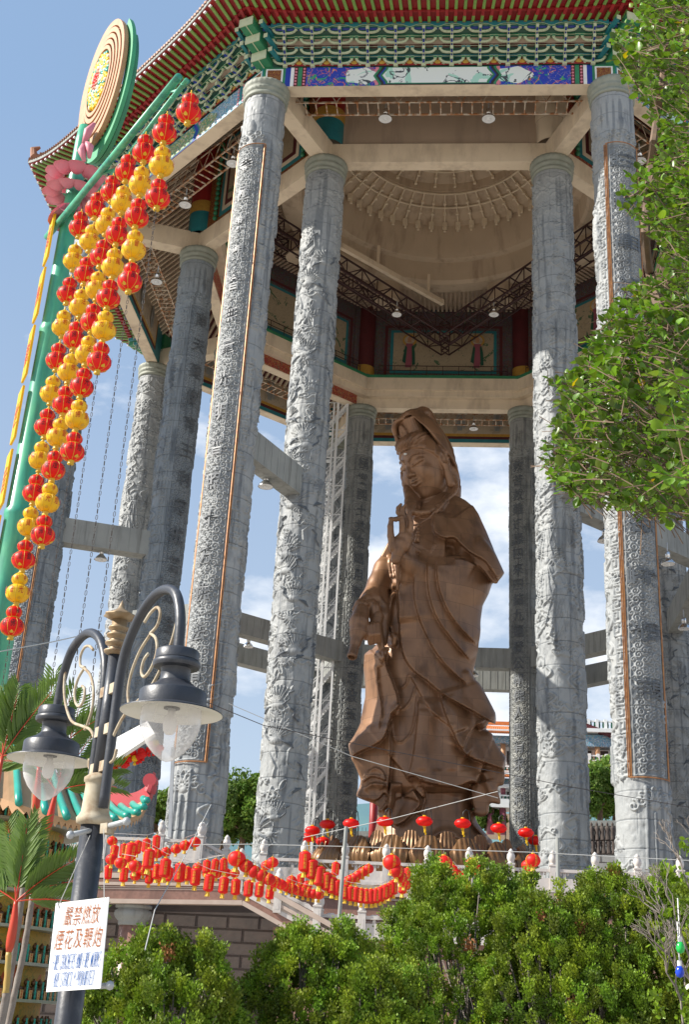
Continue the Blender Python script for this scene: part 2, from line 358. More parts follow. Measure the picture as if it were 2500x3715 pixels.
pattern('border_mix', (.08, .02, .03), [((.05, .12, .2), 5, .52, .58), ((.35, .2, .05), 6, .46, .48), ((.03, .15, .07), 4, .6, .7)])
pattern('scroll_green', (.03, .2, .12), [((.6, .45, .1), 3, .52, .56), ((.55, .6, .55), 2.2, .60, .68), ((.5, .1, .08), 3.5, .42, .45)])
pattern('scroll_red', (.28, .015, .02), [((.5, .3, .08), 3, .55, .6), ((.04, .2, .12), 3, .42, .45)])
pattern('scroll_sky', (.10, .28, .45), [((.6, .62, .6), 2.2, .52, .58), ((.45, .1, .08), 3.5, .55, .58), ((.03, .2, .12), 3, .42, .46)])
pattern('foil_red', (.5, .3, .03), [((.55, .10, .03), .6, .52, .9), ((.3, .25, .03), 6, .5, .56)], dist=2)
# ---------------------------------------------------------------- the pavilion
PCX, PCY, RO, RI, RC = -1.685, 80.617, 25.728, 18.304, 1.16
AO, AI, ZF, ZB = RO*cos(rad(22.5)), RI*cos(rad(22.5)), 5.0, 49.0
T8 = math.tan(rad(22.5))
def colxy(q, k):
    a = rad(22.5+45*k); return PCX+q*cos(a), PCY+q*sin(a)
def fr(k, x, o, z):
    a = rad(45*(k+1)); n = (cos(a), sin(a)); t = (-n[1], n[0])
    return Vector((PCX+n[0]*o+t[0]*x, PCY+n[1]*o+t[1]*x, z))
pav = thing('pavilion', 'tall octagonal pavilion with carved grey marble columns and a painted eave over the bronze statue', 'pavilion', (PCX, PCY, ZF))
def fbox(mb, k, x0, x1, o0, o1, z0, z1):
    p = [fr(k, x, o, z) for x in (x0, x1) for o in (o0, o1) for z in (z0, z1)]
    mb.add(p, [(0, 1, 3, 2), (4, 6, 7, 5), (0, 4, 5, 1), (2, 3, 7, 6), (0, 2, 6, 4), (1, 5, 7, 3)])
def ring(mb, o0, o1, z0, z1, ks=range(8), g0=0, g1=0):
    for k in ks:
        p = [fr(k, s*o*T8, o, z) for s in (-1, 1) for o in (o0, o1) for z in (z0, z1)]
        mb.add(p, [(0, 1, 3, 2), (4, 6, 7, 5), (0, 4, 5, 1), (2, 3, 7, 6), (0, 2, 6, 4), (1, 5, 7, 3)])
# --- carved relief as real height on the shaft
NU, NZ = 232, 1200; H_SH = 42.9; CIR = 2*PI*RC
def new_h(): return np.zeros((NZ, NU), np.float32), np.zeros((NZ, NU), np.float32)
def stroke(H, D, pts, w, h, dark=0.):
    w *= .82; pts = np.asarray(pts, np.float32); du, dz = CIR/NU, H_SH/(NZ-1)
    x0, x1 = pts[:, 0].min()-w, pts[:, 0].max()+w; z0, z1 = pts[:, 1].min()-w, pts[:, 1].max()+w
    i0, i1 = int(math.floor(x0/du)), int(math.ceil(x1/du))+1; j0, j1 = max(0, int(z0/dz)), min(NZ, int(z1/dz)+2)
    if j1 <= j0: return
    gx = (np.arange(i0, i1)*du)[None, :]; gz = (np.arange(j0, j1)*dz)[:, None]
    d2 = np.full((j1-j0, i1-i0), 1e9, np.float32)
    for a, b in zip(pts[:-1], pts[1:]):
        v = b-a; l = float(v@v)+1e-9
        t = np.clip(((gx-a[0])*v[0]+(gz-a[1])*v[1])/l, 0, 1)
        d2 = np.minimum(d2, (gx-a[0]-t*v[0])**2+(gz-a[1]-t*v[1])**2)
    q = np.clip(1.7*(1-np.sqrt(d2)/w), 0, 1); q = q*q*(3-2*q)
    idx = np.arange(i0, i1) % NU
    sub = H[j0:j1][:, idx]; H[j0:j1, idx] = np.maximum(sub, h*q)
    if dark: s2 = D[j0:j1][:, idx]; D[j0:j1, idx] = np.maximum(s2, dark*np.clip(q*3, 0, 1))
def blob(H, D, x, z, rx, rz, h, dark=0.):
    du, dz = CIR/NU, H_SH/(NZ-1); i0, i1 = int((x-rx)/du), int((x+rx)/du)+2; j0, j1 = max(0, int((z-rz)/dz)), min(NZ, int((z+rz)/dz)+2)
    if j1 <= j0: return
    q = np.sqrt(np.clip(1-((np.arange(i0, i1)*du-x)/rx)[None, :]**2-((np.arange(j0, j1)*dz-z)/rz)[:, None]**2, 0, 1)); idx = np.arange(i0, i1) % NU
    H[j0:j1, idx] = np.maximum(H[j0:j1][:, idx], h*q)
    if dark: D[j0:j1, idx] = np.maximum(D[j0:j1][:, idx], dark*(q > .1))
def spiral(x, z, r, turns=1.4, d=1, a0=0.):
    t = np.linspace(0, 1, 22); a = a0+d*t*turns*2*PI; rr = r*(1-.85*t); return np.stack([x+rr*np.cos(a), z+rr*np.sin(a)], 1)
def cloud(H, D, x, z, s, R):
    n = 18; t = np.linspace(-1, 1, n); ph = R.uniform(0, 6)
    p = np.stack([x+t*s, z+.12*np.sin(t*R.uniform(4, 8)+ph)+.1*s*t*R.uniform(-1, 1)], 1)
    stroke(H, D, p, .085, .085)
    stroke(H, D, spiral(p[-1, 0], p[-1, 1]+.16, .17, 1.2, R.choice((-1, 1)), -PI/2), .06, .10)
    if R.random() < .6: stroke(H, D, p*[1, 1]+[R.uniform(-.3, .3), .18], .05, .06)
def fan(H, D, x, z, r, R, dark=0.):
    a0 = R.uniform(0, 6)
    for k in range(9):
        a = a0+k*.42; stroke(H, D, [(x, z), (x+r*cos(a), z+r*sin(a))], .055, .08, dark)
def lotus(H, D, x, z, r, R):
    for k in range(-3, 4):
        a = PI/2+k*.42; c = (x+.6*r*cos(a), z+.6*r*sin(a)); t = np.linspace(0, 2*PI, 12)
        e = np.stack([c[0]+.45*r*np.cos(t)*cos(a)-.18*r*np.sin(t)*sin(a), c[1]+.45*r*np.cos(t)*sin(a)+.18*r*np.sin(t)*cos(a)], 1); stroke(H, D, e, .05, .10)
    blob(H, D, x, z, .3*r, .22*r, .1)
def leafy(H, D, x, z, r, R, dark=0.):
    for k in range(4):
        a = R.uniform(0, 6.28); cxx, czz = x+r*.6*cos(a), z+r*.6*sin(a); b = R.uniform(0, 3.1); t = np.linspace(0, 2*PI, 10)
        e = np.stack([cxx+.42*r*np.cos(t)*cos(b)-.16*r*np.sin(t)*sin(b), czz+.42*r*np.cos(t)*sin(b)+.16*r*np.sin(t)*cos(b)], 1); stroke(H, D, e, .05, .085, dark if k == 0 else 0)
def ribbon(H, D, x, z, l, R):
    t = np.linspace(0, 1, 26); f = R.uniform(8, 13); p = np.stack([x+.28*np.sin(t*f)+R.uniform(-.3, .3)*t, z-l*t], 1); stroke(H, D, p, .1, .11)
def figure(H, D, x, z, s, R):
    blob(H, D, x, z+.95*s, .15*s, .2*s, .16); t = np.linspace(0, 2*PI, 20)
    stroke(H, D, np.stack([x+.33*s*np.cos(t), z+.98*s+.33*s*np.sin(t)], 1), .05, .07)
    blob(H, D, x, z+.35*s, .33*s, .5*s, .13); blob(H, D, x, z-.35*s, .42*s, .6*s, .12)
    for k in range(5):
        q = (k-2)*.14*s; stroke(H, D, [(x+q*.5, z+.6*s), (x+q*1.1+R.uniform(-.05, .05), z-.1*s), (x+q*1.9, z-.8*s)], .045, .17)
    ribbon(H, D, x+.45*s, z+.7*s, 1.4*s, R); ribbon(H, D, x-.5*s, z+.6*s, 1.2*s, R)
def crane(H, D, x, z, s, R):
    d = R.choice((-1, 1)); blob(H, D, x, z, .4*s, .2*s, .14)
    for k in range(9): a = .5+k*.2; stroke(H, D, [(x, z), (x-d*1.0*s*cos(a), z+1.0*s*sin(a))], .05, .10)
    stroke(H, D, [(x+d*.3*s, z), (x+d*.6*s, z+.3*s), (x+d*.55*s, z+.6*s), (x+d*.8*s, z+.75*s)], .07, .13, .8)
    for k in range(4): stroke(H, D, [(x-d*.35*s, z-.05), (x-d*(.75+.05*k)*s, z-.1*s-.08*k)], .05, .11, .9)
    stroke(H, D, [(x, z-.15*s), (x-d*.1*s, z-.8*s)], .03, .08)
def scatter(H, D, seed, ok=lambda x: True, mode=0, dens=1.):
    R = random.Random(seed); z = .3
    while z < H_SH-.6:
        band = z/H_SH
        for q in range(3):
            x = R.uniform(0, CIR)
            if not ok(x): continue
            zz = z+R.uniform(-.3, .3); c = R.random()
            if mode == 0: # birds, pines, foliage, rocks below
                if band > .9: cloud(H, D, x, zz, R.uniform(.4, .8), R)
                elif c < .16: crane(H, D, x, zz, R.uniform(.8, 1.1), R)
                elif c < .42: fan(H, D, x, zz, R.uniform(.35, .5), R, .5 if R.random() < .12 else 0)
                elif c < .70: leafy(H, D, x, zz, R.uniform(.45, .75), R, .5 if R.random() < .2 else 0)
                elif c < .85: stroke(H, D, [(x, zz), (x+R.uniform(-.5, .5), zz+.5), (x+R.uniform(-.7, .7), zz+1.2)], .08, .1)
                else: cloud(H, D, x, zz, R.uniform(.4, .8), R)
            else:
                if band > .86: cloud(H, D, x, zz, R.uniform(.5, .9), R)
                elif c < .13: figure(H, D, x, zz, R.uniform(1.0, 1.4), R)
                elif c < .60: cloud(H, D, x, zz, R.uniform(.4, .8), R)
                elif c < .75: lotus(H, D, x, zz, R.uniform(.5, .7), R)
                elif c < .88: ribbon(H, D, x, zz, R.uniform(1.2, 2.2), R)
                else: fan(H, D, x, zz, R.uniform(.25, .4), R)
        z += .42/dens
def greek(H, D, x, z0, z1, d, seed):
    R = random.Random(seed); z = z0; s = .52
    while z < z1-s:
        if R.random() < .12: z += R.choice((.6, 1.6)); continue
        a = R.choice((0, 1)); off = R.choice((0, .12))*d
        q = [(0, 0), (1, 0), (1, .85), (.2, .85), (.2, .3), (.65, .3), (.65, .58)] if a else [(0, .85), (0, 0), (.85, 0), (.85, .85), (.4, .85), (.4, .35), (.62, .35)]
        stroke(H, D, [(x+off+d*s*.9*p[0], z+s*1.15*p[1]) for p in q], .062, .10)
        stroke(H, D, [(x+off, z+.8*s), (x+off, z+1.3*s)], .055, .09)
        z += s*1.22
def make_shaft(kind, seed):
    H, D = new_h(); G = np.zeros_like(H); R = random.Random(seed*7+1)
    if kind == 'panel':
        hw = .68*RC; cxm = CIR/2
        scatter(H, D, seed, lambda x: abs(x-cxm) > hw+.75, 1, 1.3)
        zp0, zp1 = 5.5, 39.3
        for s in (-1, 1):
            stroke(H, D, [(cxm+s*hw, zp0), (cxm+s*hw, zp1)], .05, .09); stroke(H, D, [(cxm+s*(hw+.12), zp0), (cxm+s*(hw+.12), zp1)], .045, .06)
            greek(H, D, cxm+s*(hw+.22), zp0, zp1, s, seed+s)
            z = zp0+.2; k = 0
            while z < zp1-.2:
                for xo in (.53, .17):
                    stroke(H, D, spiral(cxm+s*hw*xo, z+(.2 if xo < .3 else 0), .21, 1.5, s*(1 if k % 2 else -1), R.choice((PI/2, -PI/2, 0))), .05, .085)
                stroke(H, D, spiral(cxm+s*hw*.82, z+.22, .13, 1.1, -s, 0), .04, .08)
                z += .43; k += 1
            for q in range(3): stroke(H, D, spiral(cxm+s*(.25+.25*q), zp1+.55+.25*(q % 2), .24, 1.2, s, -PI/2), .07, .12)
            stroke(H, D, [(cxm+s*.35, 5.0), (cxm+s*.35, 3.4), (cxm+s*.4, .8)], .1, .12, .55)
            for q in range(3): stroke(H, D, spiral(cxm+s*(.3+.3*q), 4.6-.2*q, .26, 1.3, s, PI/2), .07, .1)
        blob(H, D, cxm, zp1+1.3, .3, .55, .15); lotus(H, D, cxm, 4.2, .8, R); stroke(H, D, [(cxm, 3.9), (cxm, .6)], .13, .13, .6)
        for zz in (zp0, zp1): stroke(H, D, [(cxm-hw, zz), (cxm+hw, zz)], .06, .1)
        D[int(zp0/H_SH*NZ):int(zp1/H_SH*NZ), :] = np.maximum(D[int(zp0/H_SH*NZ):int(zp1/H_SH*NZ), :], .0)
        ii = (np.abs(np.arange(NU)*CIR/NU-cxm) < hw-.03)[None, :]; jj = ((np.arange(NZ)*H_SH/NZ > zp0) & (np.arange(NZ)*H_SH/NZ < zp1))[:, None]
        D = np.where(ii & jj & (H < .02), np.maximum(D, .38), D)
    else:
        scatter(H, D, seed, mode=0 if kind == 'birds' else 1, dens=1.75)
    sk = rng.random((NZ//70+2, NU//3+1)); sk = np.kron(sk, np.ones((70, 3)))[:NZ, :NU]
    for _ in range(4): sk = (sk+np.roll(sk, 1, 1)+np.roll(sk, -1, 1))/3
    for _ in range(12): sk = (sk+np.roll(sk, 5, 0)+np.roll(sk, -5, 0))/3
    D = np.maximum(D, np.clip((sk-.58)*3.2, 0, .5)).astype(np.float32)
    # fine drift over the plain stone and block joints
    nz_ = rng.normal(size=(NZ//6+2, NU//4)).astype(np.float32); nz_ = np.kron(nz_, np.ones((6, 4), np.float32))[:NZ, :NU]
    for _ in range(3): nz_ = (nz_+np.roll(nz_, 1, 0)+np.roll(nz_, -1, 0)+np.roll(nz_, 1, 1)+np.roll(nz_, -1, 1))/5
    H = H*.85+.010*nz_
    zz = np.arange(NZ)*H_SH/(NZ-1); jt = np.abs((zz/1.22) % 1-.5) > .485
    H[jt] -= .03; D[jt] = np.maximum(D[jt], .5+.3*rng.random((int(jt.sum()), 1)).astype(np.float32))
    for r_ in range(int(H_SH/1.22)+1):
        for k in range(5):
            i = int((k+.5*(r_ % 2))*NU/5) % NU; j0, j1 = int((r_+.5)*1.22/H_SH*NZ), int((r_+1.5)*1.22/H_SH*NZ); H[j0:j1, i] -= .02; D[j0:j1, i] = np.maximum(D[j0:j1, i], .3)
    th = np.arange(NU)*2*PI/NU-PI   # panel centre (u = half) faces +x
    RR_ = RC+H; X = RR_*np.cos(th)[None, :]; Y = RR_*np.sin(th)[None, :]; Z = np.broadcast_to(zz[:, None], X.shape)
    V = np.stack([X, Y, Z], -1).reshape(-1, 3)
    j, i = np.meshgrid(np.arange(NZ-1), np.arange(NU), indexing='ij'); a = j*NU+i; b = j*NU+(i+1) % NU
    F = np.stack([a, b, b+NU, a+NU], -1).reshape(-1, 4)
    tint = (1-D[..., None]*np.array([.80, .76, .70])).reshape(-1, 3)
    return V, F, tint
TXT = {'F': '南天建樹育王利慈航普渡法力弘揚無邊妙', 'D': '鼓闡禪心蓋午慈雲沿峰光洋', 'D2': '蕭思目清淨觀度為扶輪壽身', 'G': '極樂國土共名聞月面輪風火津慈波玉言吉祥雲住聖業甘露',
       'H': '救苦救難逢緣四來四諦九蓮登公報佛人間有求憂利博濟無莊不利世承恩', 'A': '寺極樂觀音無量光明普照十方佛法僧寶', 'I': '千手千眼大慈大悲救世尊', 'X': '南無觀世音菩薩'}
capm = MB()
capm.smooth = True
pr_ = [(1.13, -1.1), (1.22, -1.08), (1.27, -1.02), (1.27, -.9), (1.2, -.86), (1.2, -.78), (1.24, -.72), (1.30, -.62), (1.26, -.50), (1.24, -.46), (1.31, -.36), (1.35, -.2), (1.31, -.04), (1.22, 0)]
capm.lathe(pr_, n=144, lobes=lambda i, t: (.022*abs(sin(14*t)) if i in (11, 12) else (.02*abs(sin(16*t)) if i == 7 else 0)))
base_objs = {}
def make_column(q, k, kind, label, ang=0., texts=None, copper=False, stone=None):
    x, y = colxy(q, k)
    key = (kind,)
    if kind not in base_objs:
        V, F, tint = make_shaft(kind, {'panel': 3, 'birds': 11, 'saints': 23}[kind])
        o = npmesh('column', V, F, 'marble', pav, tint=tint); base_objs[kind] = o
    else:
        o = base_objs[kind].copy(); C.objects.link(o)
    o.location = (x-PCX, y-PCY, 0); o.rotation_euler = (0, 0, ang); tag(o, label)
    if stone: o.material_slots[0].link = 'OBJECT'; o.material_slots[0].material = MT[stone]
    if 'cap' not in base_objs:
        c = obj('capital', capm, 'capital_stone', o, local=True); base_objs['cap'] = c
    else: c = base_objs['cap'].copy(); C.objects.link(c); c.parent = o
    c.location = (0, 0, ZB-ZF+.02)
    if texts:
        mb = MB()
        for (s, off, z0, pitch, size) in texts:
            for i, ch in enumerate(s):
                vs, fs = glyph(ch, .016); z = z0-i*pitch
                if z < 6: break
                mb.add([((RC+.115)*cos(off+v[0]*size*.85/RC), (RC+.115)*sin(off+v[0]*size*.85/RC), z+v[1]*size) for v in vs], fs)
        obj('inscription', mb, 'marble_dark', o, local=True)
    if copper:
        mb = MB()
        for s, n in ((-1, 3), (1, 2)):
            for j in range(n):
                a = s*(.68+.10+.06*j); mb.bar(((RC+.085)*cos(a), (RC+.085)*sin(a), 5.4), ((RC+.085)*cos(a), (RC+.085)*sin(a), 39.3), .035, .05)
        mb.tube([((RC+.1)*cos(a), (RC+.1)*sin(a), 39.35) for a in np.linspace(-.85, .85, 12)], .03, 5); mb.tube([((RC+.1)*cos(a), (RC+.1)*sin(a), 5.4) for a in np.linspace(-.85, .85, 12)], .03, 5)
        obj('copper_strip', mb, 'copper', o, local=True)
    return o
def camang(q, k, right_deg):
    x, y = colxy(q, k); return math.atan2(-y, -x)+rad(right_deg)
make_column(RI, 5, 'birds', 'inner front column carved with cranes and pine, left of the statue', camang(RI, 5, 100))
make_column(RI, 6, 'saints', 'inner front column carved with seated figures and clouds, right of the statue', camang(RI, 6, 30))
make_column(RO, 5, 'panel', 'tallest front column with a bright scroll panel down its left side', camang(RO, 5, -37), [(TXT['A'], 0, 38, 1.9, .95)], True)
make_column(RO, 6, 'panel', 'front column with two rows of characters between orange strips, behind the leafy branch', camang(RO, 6, 27), [(TXT['D'], -.30, 38.2, 1.75*1.5, 1.05), (TXT['D2'], .30, 38.2, 1.75*1.5, .95)], True)
make_column(RI, 4, 'panel', 'column toned in bluish shade with a row of dark characters, second from the left in front of the sky', camang(RI, 4, 34), [(TXT['F'], 0, 38.2, 1.95, 1.15)], stone='marble_blue_shade')
make_column(RO, 3, 'saints', 'short looking pale column behind the bluish one', camang(RO, 3, 60), None)
make_column(RO, 4, 'panel', 'leftmost column, partly behind the hanging lanterns', camang(RO, 4, -58), None, True, stone='marble_blue_shade')
make_column(RI, 2, 'panel', 'dark lettered rear column just left of the statue', camang(RI, 2, 20), [(TXT['G'], 0, 38.4, 1.42, 1.1)], stone='marble_grey_shade')
make_column(RI, 1, 'panel', 'dark lettered rear column just right of the statue', camang(RI, 1, -24), [(TXT['H'], 0, 38.4, 1.30, 1.05)], stone='marble_grey_shade')
make_column(RI, 7, 'panel', 'grey column at the right edge, behind the front one', camang(RI, 7, -70), stone='marble_blue_shade')
make_column(RI, 0, 'birds', 'rear column at the right edge in shade', 1.)
make_column(RI, 3, 'birds', 'rear left column hidden behind the bright scroll column', 2.)
make_column(RO, 2, 'birds', 'far column behind the metal stair', 3.)
make_column(RO, 1, 'birds', 'far column behind the right inner column', 4.)
make_column(RO, 0, 'birds', 'far column outside the right edge', 5.)
make_column(RO, 7, 'panel', 'near column outside the right edge', camang(RO, 7, -40))
# --- concrete struts between the columns
def strut(p, q, z0=26.25, z1=27.85, w=1.0, name='concrete_strut'):
    p, q = Vector((*p, 0)), Vector((*q, 0)); d = (q-p).normalized(); p += d*1.0; q -= d*1.0
    mb = MB(); zc = (z0+z1)/2
    mb.bar((p.x, p.y, zc), (q.x, q.y, zc), w, z1-z0)
    n = int((q-p).length/.62)
    for i in range(1, n):
        c = p.lerp(q, i/n); s = d.cross(Vector((0, 0, 1)))
        for sg in (-1, 1): a = c+s*sg*(w/2+.004); mb.bar((a.x, a.y, z0+.02), (a.x, a.y, z1-.02), .035, .03)
    return obj(name, mb, 'concrete', pav)
for k in (2, 3, 4, 5, 6, 7, 0, 1): strut(colxy(RO, k), colxy(RI, k))
for a, b in ((3, 2), (2, 1), (1, 0)): strut(colxy(RO, a), colxy(RO, b)); strut(colxy(RI, a), colxy(RI, b))
strut(colxy(RI, 0), colxy(RI, 7)); strut(colxy(RI, 7), colxy(RI, 6))
# --- tie beams
mb = MB(); ring(mb, AO-.45, AO+.45, ZB, ZB+1.36)
obj('outer_tie_beam', mb, 'cream', pav)
mb = MB(); ring(mb, AI-.42, AI+.42, ZB+.004, ZB+1.40)
obj('inner_tie_beam', mb, 'cream', pav)
for k in range(8):
    p, q = colxy(RO, k), colxy(RI, k); mb = MB(); mb.bar((*p, ZB+.75), (*q, ZB+.75), .95, 1.48); obj('radial_beam', mb, 'cream', pav)
# upper drum: walls, upper columns, ledge
mb = MB(); mb.mi = 0; ring(mb, AI-.25, AI+.12, ZB+1.40, 59.5); obj('drum_wall', mb, ['taupe'], pav)
mb = MB(); ring(mb, AI-1.25, AI-.42, ZB+1.42, ZB+2.55, ks=(0, 1, 2, 3, 7)); ring(mb, AI-1.0, AI-.43, ZB+.9, ZB+1.42, ks=(0, 1, 2)); obj('ledge', mb, 'cream', pav)
mb = MB(); ring(mb, AI-1.30, AI-.40, ZB+2.55, ZB+2.80, ks=(0, 1, 2, 3, 7)); obj('ledge_edge', mb, 'green_paint', pav)
for k in range(8):
    x, y = colxy(RI, k); mb = MB(); mb.smooth = True; cream_one = k in (6,)
    mb.mi = 3 if cream_one else 0; mb.lathe([(.98, ZB+4.0), (.98, 59.4)], (x, y, 0), 28, cap=False)
    mb.mi = 3 if cream_one else 1; mb.lathe([(1.0, ZB+3.1), (1.02, ZB+3.2), (1.02, ZB+3.9), (1.0, ZB+4.0)], (x, y, 0), 28, cap=False)
    mb.mi = 3 if cream_one else 2; mb.lathe([(.98, ZB+1.4), (.98, ZB+3.1)], (x, y, 0), 28, cap=False)
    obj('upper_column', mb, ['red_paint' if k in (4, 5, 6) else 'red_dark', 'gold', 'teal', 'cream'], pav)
def panel(k, x0, x1, o, z0, z1, side, inner='mural', frames=('teal', 'red_dark'), name='painted_panel', bead=False):
    mb = MB(); s = side; w = .26 if side < 0 else .32
    for i in range(len(frames)+1):
        mb.mi = i; d = i*w; fbox(mb, k, x0+d, x1-d, o+s*(.015+.02*i), o+s*(.03+.02*i), z0+d, z1-d)
    if bead:
        mb.mi = len(frames)+1
        for xx in (x0-.3, x1+.3):
            z = z0
            while z < z1:
                p = fr(k, xx, o+s*.15, z); mb.lathe([(.02, -.2), (.15, -.1), (.17, 0), (.15, .1), (.02, .2)], p, 8); z += .42
    return obj(name, mb, list(frames)+[inner]+(['green_paint'] if bead else []), pav)
for k in (3, 4, 6, 7):   # outside faces of the drum
    mb = MB(); fbox(mb, k, -6.2, 6.2, AI+.12, AI+.20, ZB+1.6, ZB+9.6); obj('painted_wall', mb, 'scroll_red' if k != 4 else 'dragon_red', pav)
    panel(k, -4.6, 4.6, AI+.2, ZB+1.9, ZB+8.5, 1, 'mural', ('teal', 'cream', 'red_dark'), bead=True)
for k in (0, 1, 2, 3, 7):  # inside faces
    mb = MB(); fbox(mb, k, -6.6, 6.6, AI-.32, AI-.25, ZB+2.8, 59.3); obj('inner_wall_boards', mb, 'border_mix', pav)
    for s in (-1, 1):
        mb = MB(); fbox(mb, k, s*5.7-.25, s*5.7+.25, AI-.42, AI-.32, ZB+2.8, 58.5); obj('fret_strip', mb, 'border_mix', pav)
    panel(k, -5.2, 5.2, AI-.32, ZB+2.95, ZB+8.3, -1, 'mural', ('red_dark', 'border_mix', 'teal'))
# figures painted on the rear mural, cloud scrolls
def mural_figures(k, o, side, z0, s=1., xs=(-2.1, 2.1), pale=False):
    mb = MB(); t = -side if side > 0 else 1
    def pl(mi, pts, dd):
        mb.mi = mi; mb.add([fr(k, x, o+side*dd, z) for x, z in pts], [tuple(range(len(pts)))])
    for n, xx in enumerate(xs):
        mb = MB()
        c = [(xx+.62*s*cos(a), z0+2.75*s+.62*s*sin(a)) for a in np.linspace(0, 2*PI, 20, endpoint=False)]
        pl(0, c, .01); c = [(xx+.45*s*cos(a), z0+2.75*s+.45*s*sin(a)) for a in np.linspace(0, 2*PI, 20, endpoint=False)]; pl(1, c, .02)
        pl(2, [(xx-.16*s, z0+2.5*s), (xx+.16*s, z0+2.5*s), (xx+.18*s, z0+2.9*s), (xx, z0+3.15*s), (xx-.18*s, z0+2.9*s)], .03)
        pl(3, [(xx-.35*s, z0+1.6*s), (xx-.2*s, z0), (xx+.3*s, z0), (xx+.4*s, z0+1.4*s), (xx+.3*s, z0+2.4*s), (xx-.3*s, z0+2.4*s)], .03)
        pl(4, [(xx-.5*s, z0+1.5*s), (xx-.55*s, z0+.3*s), (xx-.3*s, z0+.2*s), (xx-.2*s, z0+2.1*s), (xx-.35*s, z0+2.2*s)], .04)
        pl(4, [(xx+.35*s, z0+2.2*s), (xx+.2*s, z0+2.0*s), (xx+.3*s, z0+.4*s), (xx+.6*s, z0+.6*s)], .04)
        obj('painted_figure', mb, ['mural_pale', 'cream', 'wood_tan', 'concrete', 'stone_wall'] if pale else ['gold', 'mural_pale', 'wood_tan', 'purple_col', 'green_dark'], pav)
mural_figures(1, AI-.46, -1, ZB+4.0, 1.0, (-3.0, 3.0)); mural_figures(2, AI-.42, -1, ZB+4.2, 1.0, (0,)); mural_figures(0, AI-.42, -1, ZB+4.2, 1.0, (-1.5, 2.2)); mural_figures(3, AI-.42, -1, ZB+4.2, 1.0, (-1, 2))
# outer ring: painted friezes seen from inside at the back, and from inside on the left
for k in (0, 1, 2, 3):
    mb = MB(); fbox(mb, k, -9.2, 9.2, AO-.47, AO-.452, ZB+.05, ZB+1.4); fbox(mb, k, -9.2, 9.2, AO-.47, AO-.2, ZB+1.4, ZB+4.6); obj('rear_frieze', mb, 'teal', pav)
    panel(k, -7.6, 7.6, AO-.47, ZB+.1, ZB+4.5, -1, 'mural_pale', ('teal', 'red_dark', 'gold'))
    mural_figures(k, AO-.60, -1, ZB+1.15, .85, (-5, -1.6, 2.2, 5), True)
for k in (2,):
    mb = MB(); mb.mi = 0; fbox(mb, k, -6, 6, AI+.42, AI+.5, ZB+.2, ZB+1.3); mb.mi = 1; fbox(mb, k, -6, 6, AI-.5, AI-.42, ZB+.05, ZB+1.35); obj('painted_beam', mb, ['scroll_green', 'scroll_red'], pav)
for k in (3,):
    mb = MB(); fbox(mb, k, -6, 6, AI-.5, AI-.43, ZB+.1, ZB+1.3); obj('painted_beam', mb, 'scroll_red', pav)
# --- dome and ceiling
mb = MB()
mb.lathe([(15.9, 58.9), (13.0, 58.9), (12.6, 58.3), (11.2, 58.2), (11.0, 58.5), (10.9, 60.2), (10.3, 60.3), (10.2, 60.7), (10.0, 61.9), (9.8, 63.2), (9.5, 63.5), (8.4, 64.3), (7.2, 64.9), (7.1, 65.6), (6.0, 66.2), (4.9, 66.5), (4.8, 67.1), (3, 67.6), (.05, 67.8)], (PCX, PCY, 0), 72, cap=False)
obj('dome', mb, 'dome', pav)
mb = MB()
for i in range(52):
    a = 2*PI*i/52
    for (r0, z0, r1, z1) in ((9.5, 63.4, 7.25, 64.8), (7.0, 65.5, 4.9, 66.4), (4.7, 67.0, 2.8, 67.5)):
        if r0 < 8 and i % 2: continue
        f = lambda r, z: (PCX+r*cos(a), PCY+r*sin(a), z)
        mb.bar(f(r0, z0-.08), f(r1, z1-.08), .10, .18)
        for t in (0, .35, .7): rr, zz = r0+(r1-r0)*t, z0+(z1-z0)*t; mb.box(f(rr, zz-.18), (.24, .24, .24))
    p = (PCX+9.55*cos(a), PCY+9.55*sin(a)); mb.box((p[0], p[1], 63.05), (.42, .42, .5)); mb.box((p[0]*.985+PCX*.015, p[1]*.985+PCY*.015, 62.6), (.2, .2, .5))
for r, z in ((8.4, 64.1), (7.3, 64.7), (6, 66.0)): mb.tube([(PCX+r*cos(a), PCY+r*sin(a), z) for a in np.linspace(0, 2*PI, 72, endpoint=False)], .09, 5, close=True)
obj('dome_ribs', mb, 'dome_rib', pav)
for i in range(8):
    mb = MB(); a = rad(22.5+45*i); mb.lathe([(1.1, 56.6), (1.1, 59.4)], (PCX+12.6*cos(a), PCY+12.6*sin(a), 0), 20); obj('ceiling_drum', mb, 'dome', pav)
mb = MB(); ring(mb, 12.5, AI, 59.0, 59.4); obj('ceiling', mb, 'taupe', pav)
mb = MB()
for k in (0, 1, 2, 3, 7):
    for i in range(34): fbox(mb, k, -6.4+.38*i, -6.2+.38*i, 12.8, AI-.4, 58.72, 58.98)
obj('corrugated_ceiling', mb, 'taupe', pav)
mb = MB(); ring(mb, 0.01, AI+.1, 68.0, 68.3); ring(mb, AI-.1, AI+.1, 59.4, 68.0); obj('upper_roof', mb, 'roof_tile', pav)
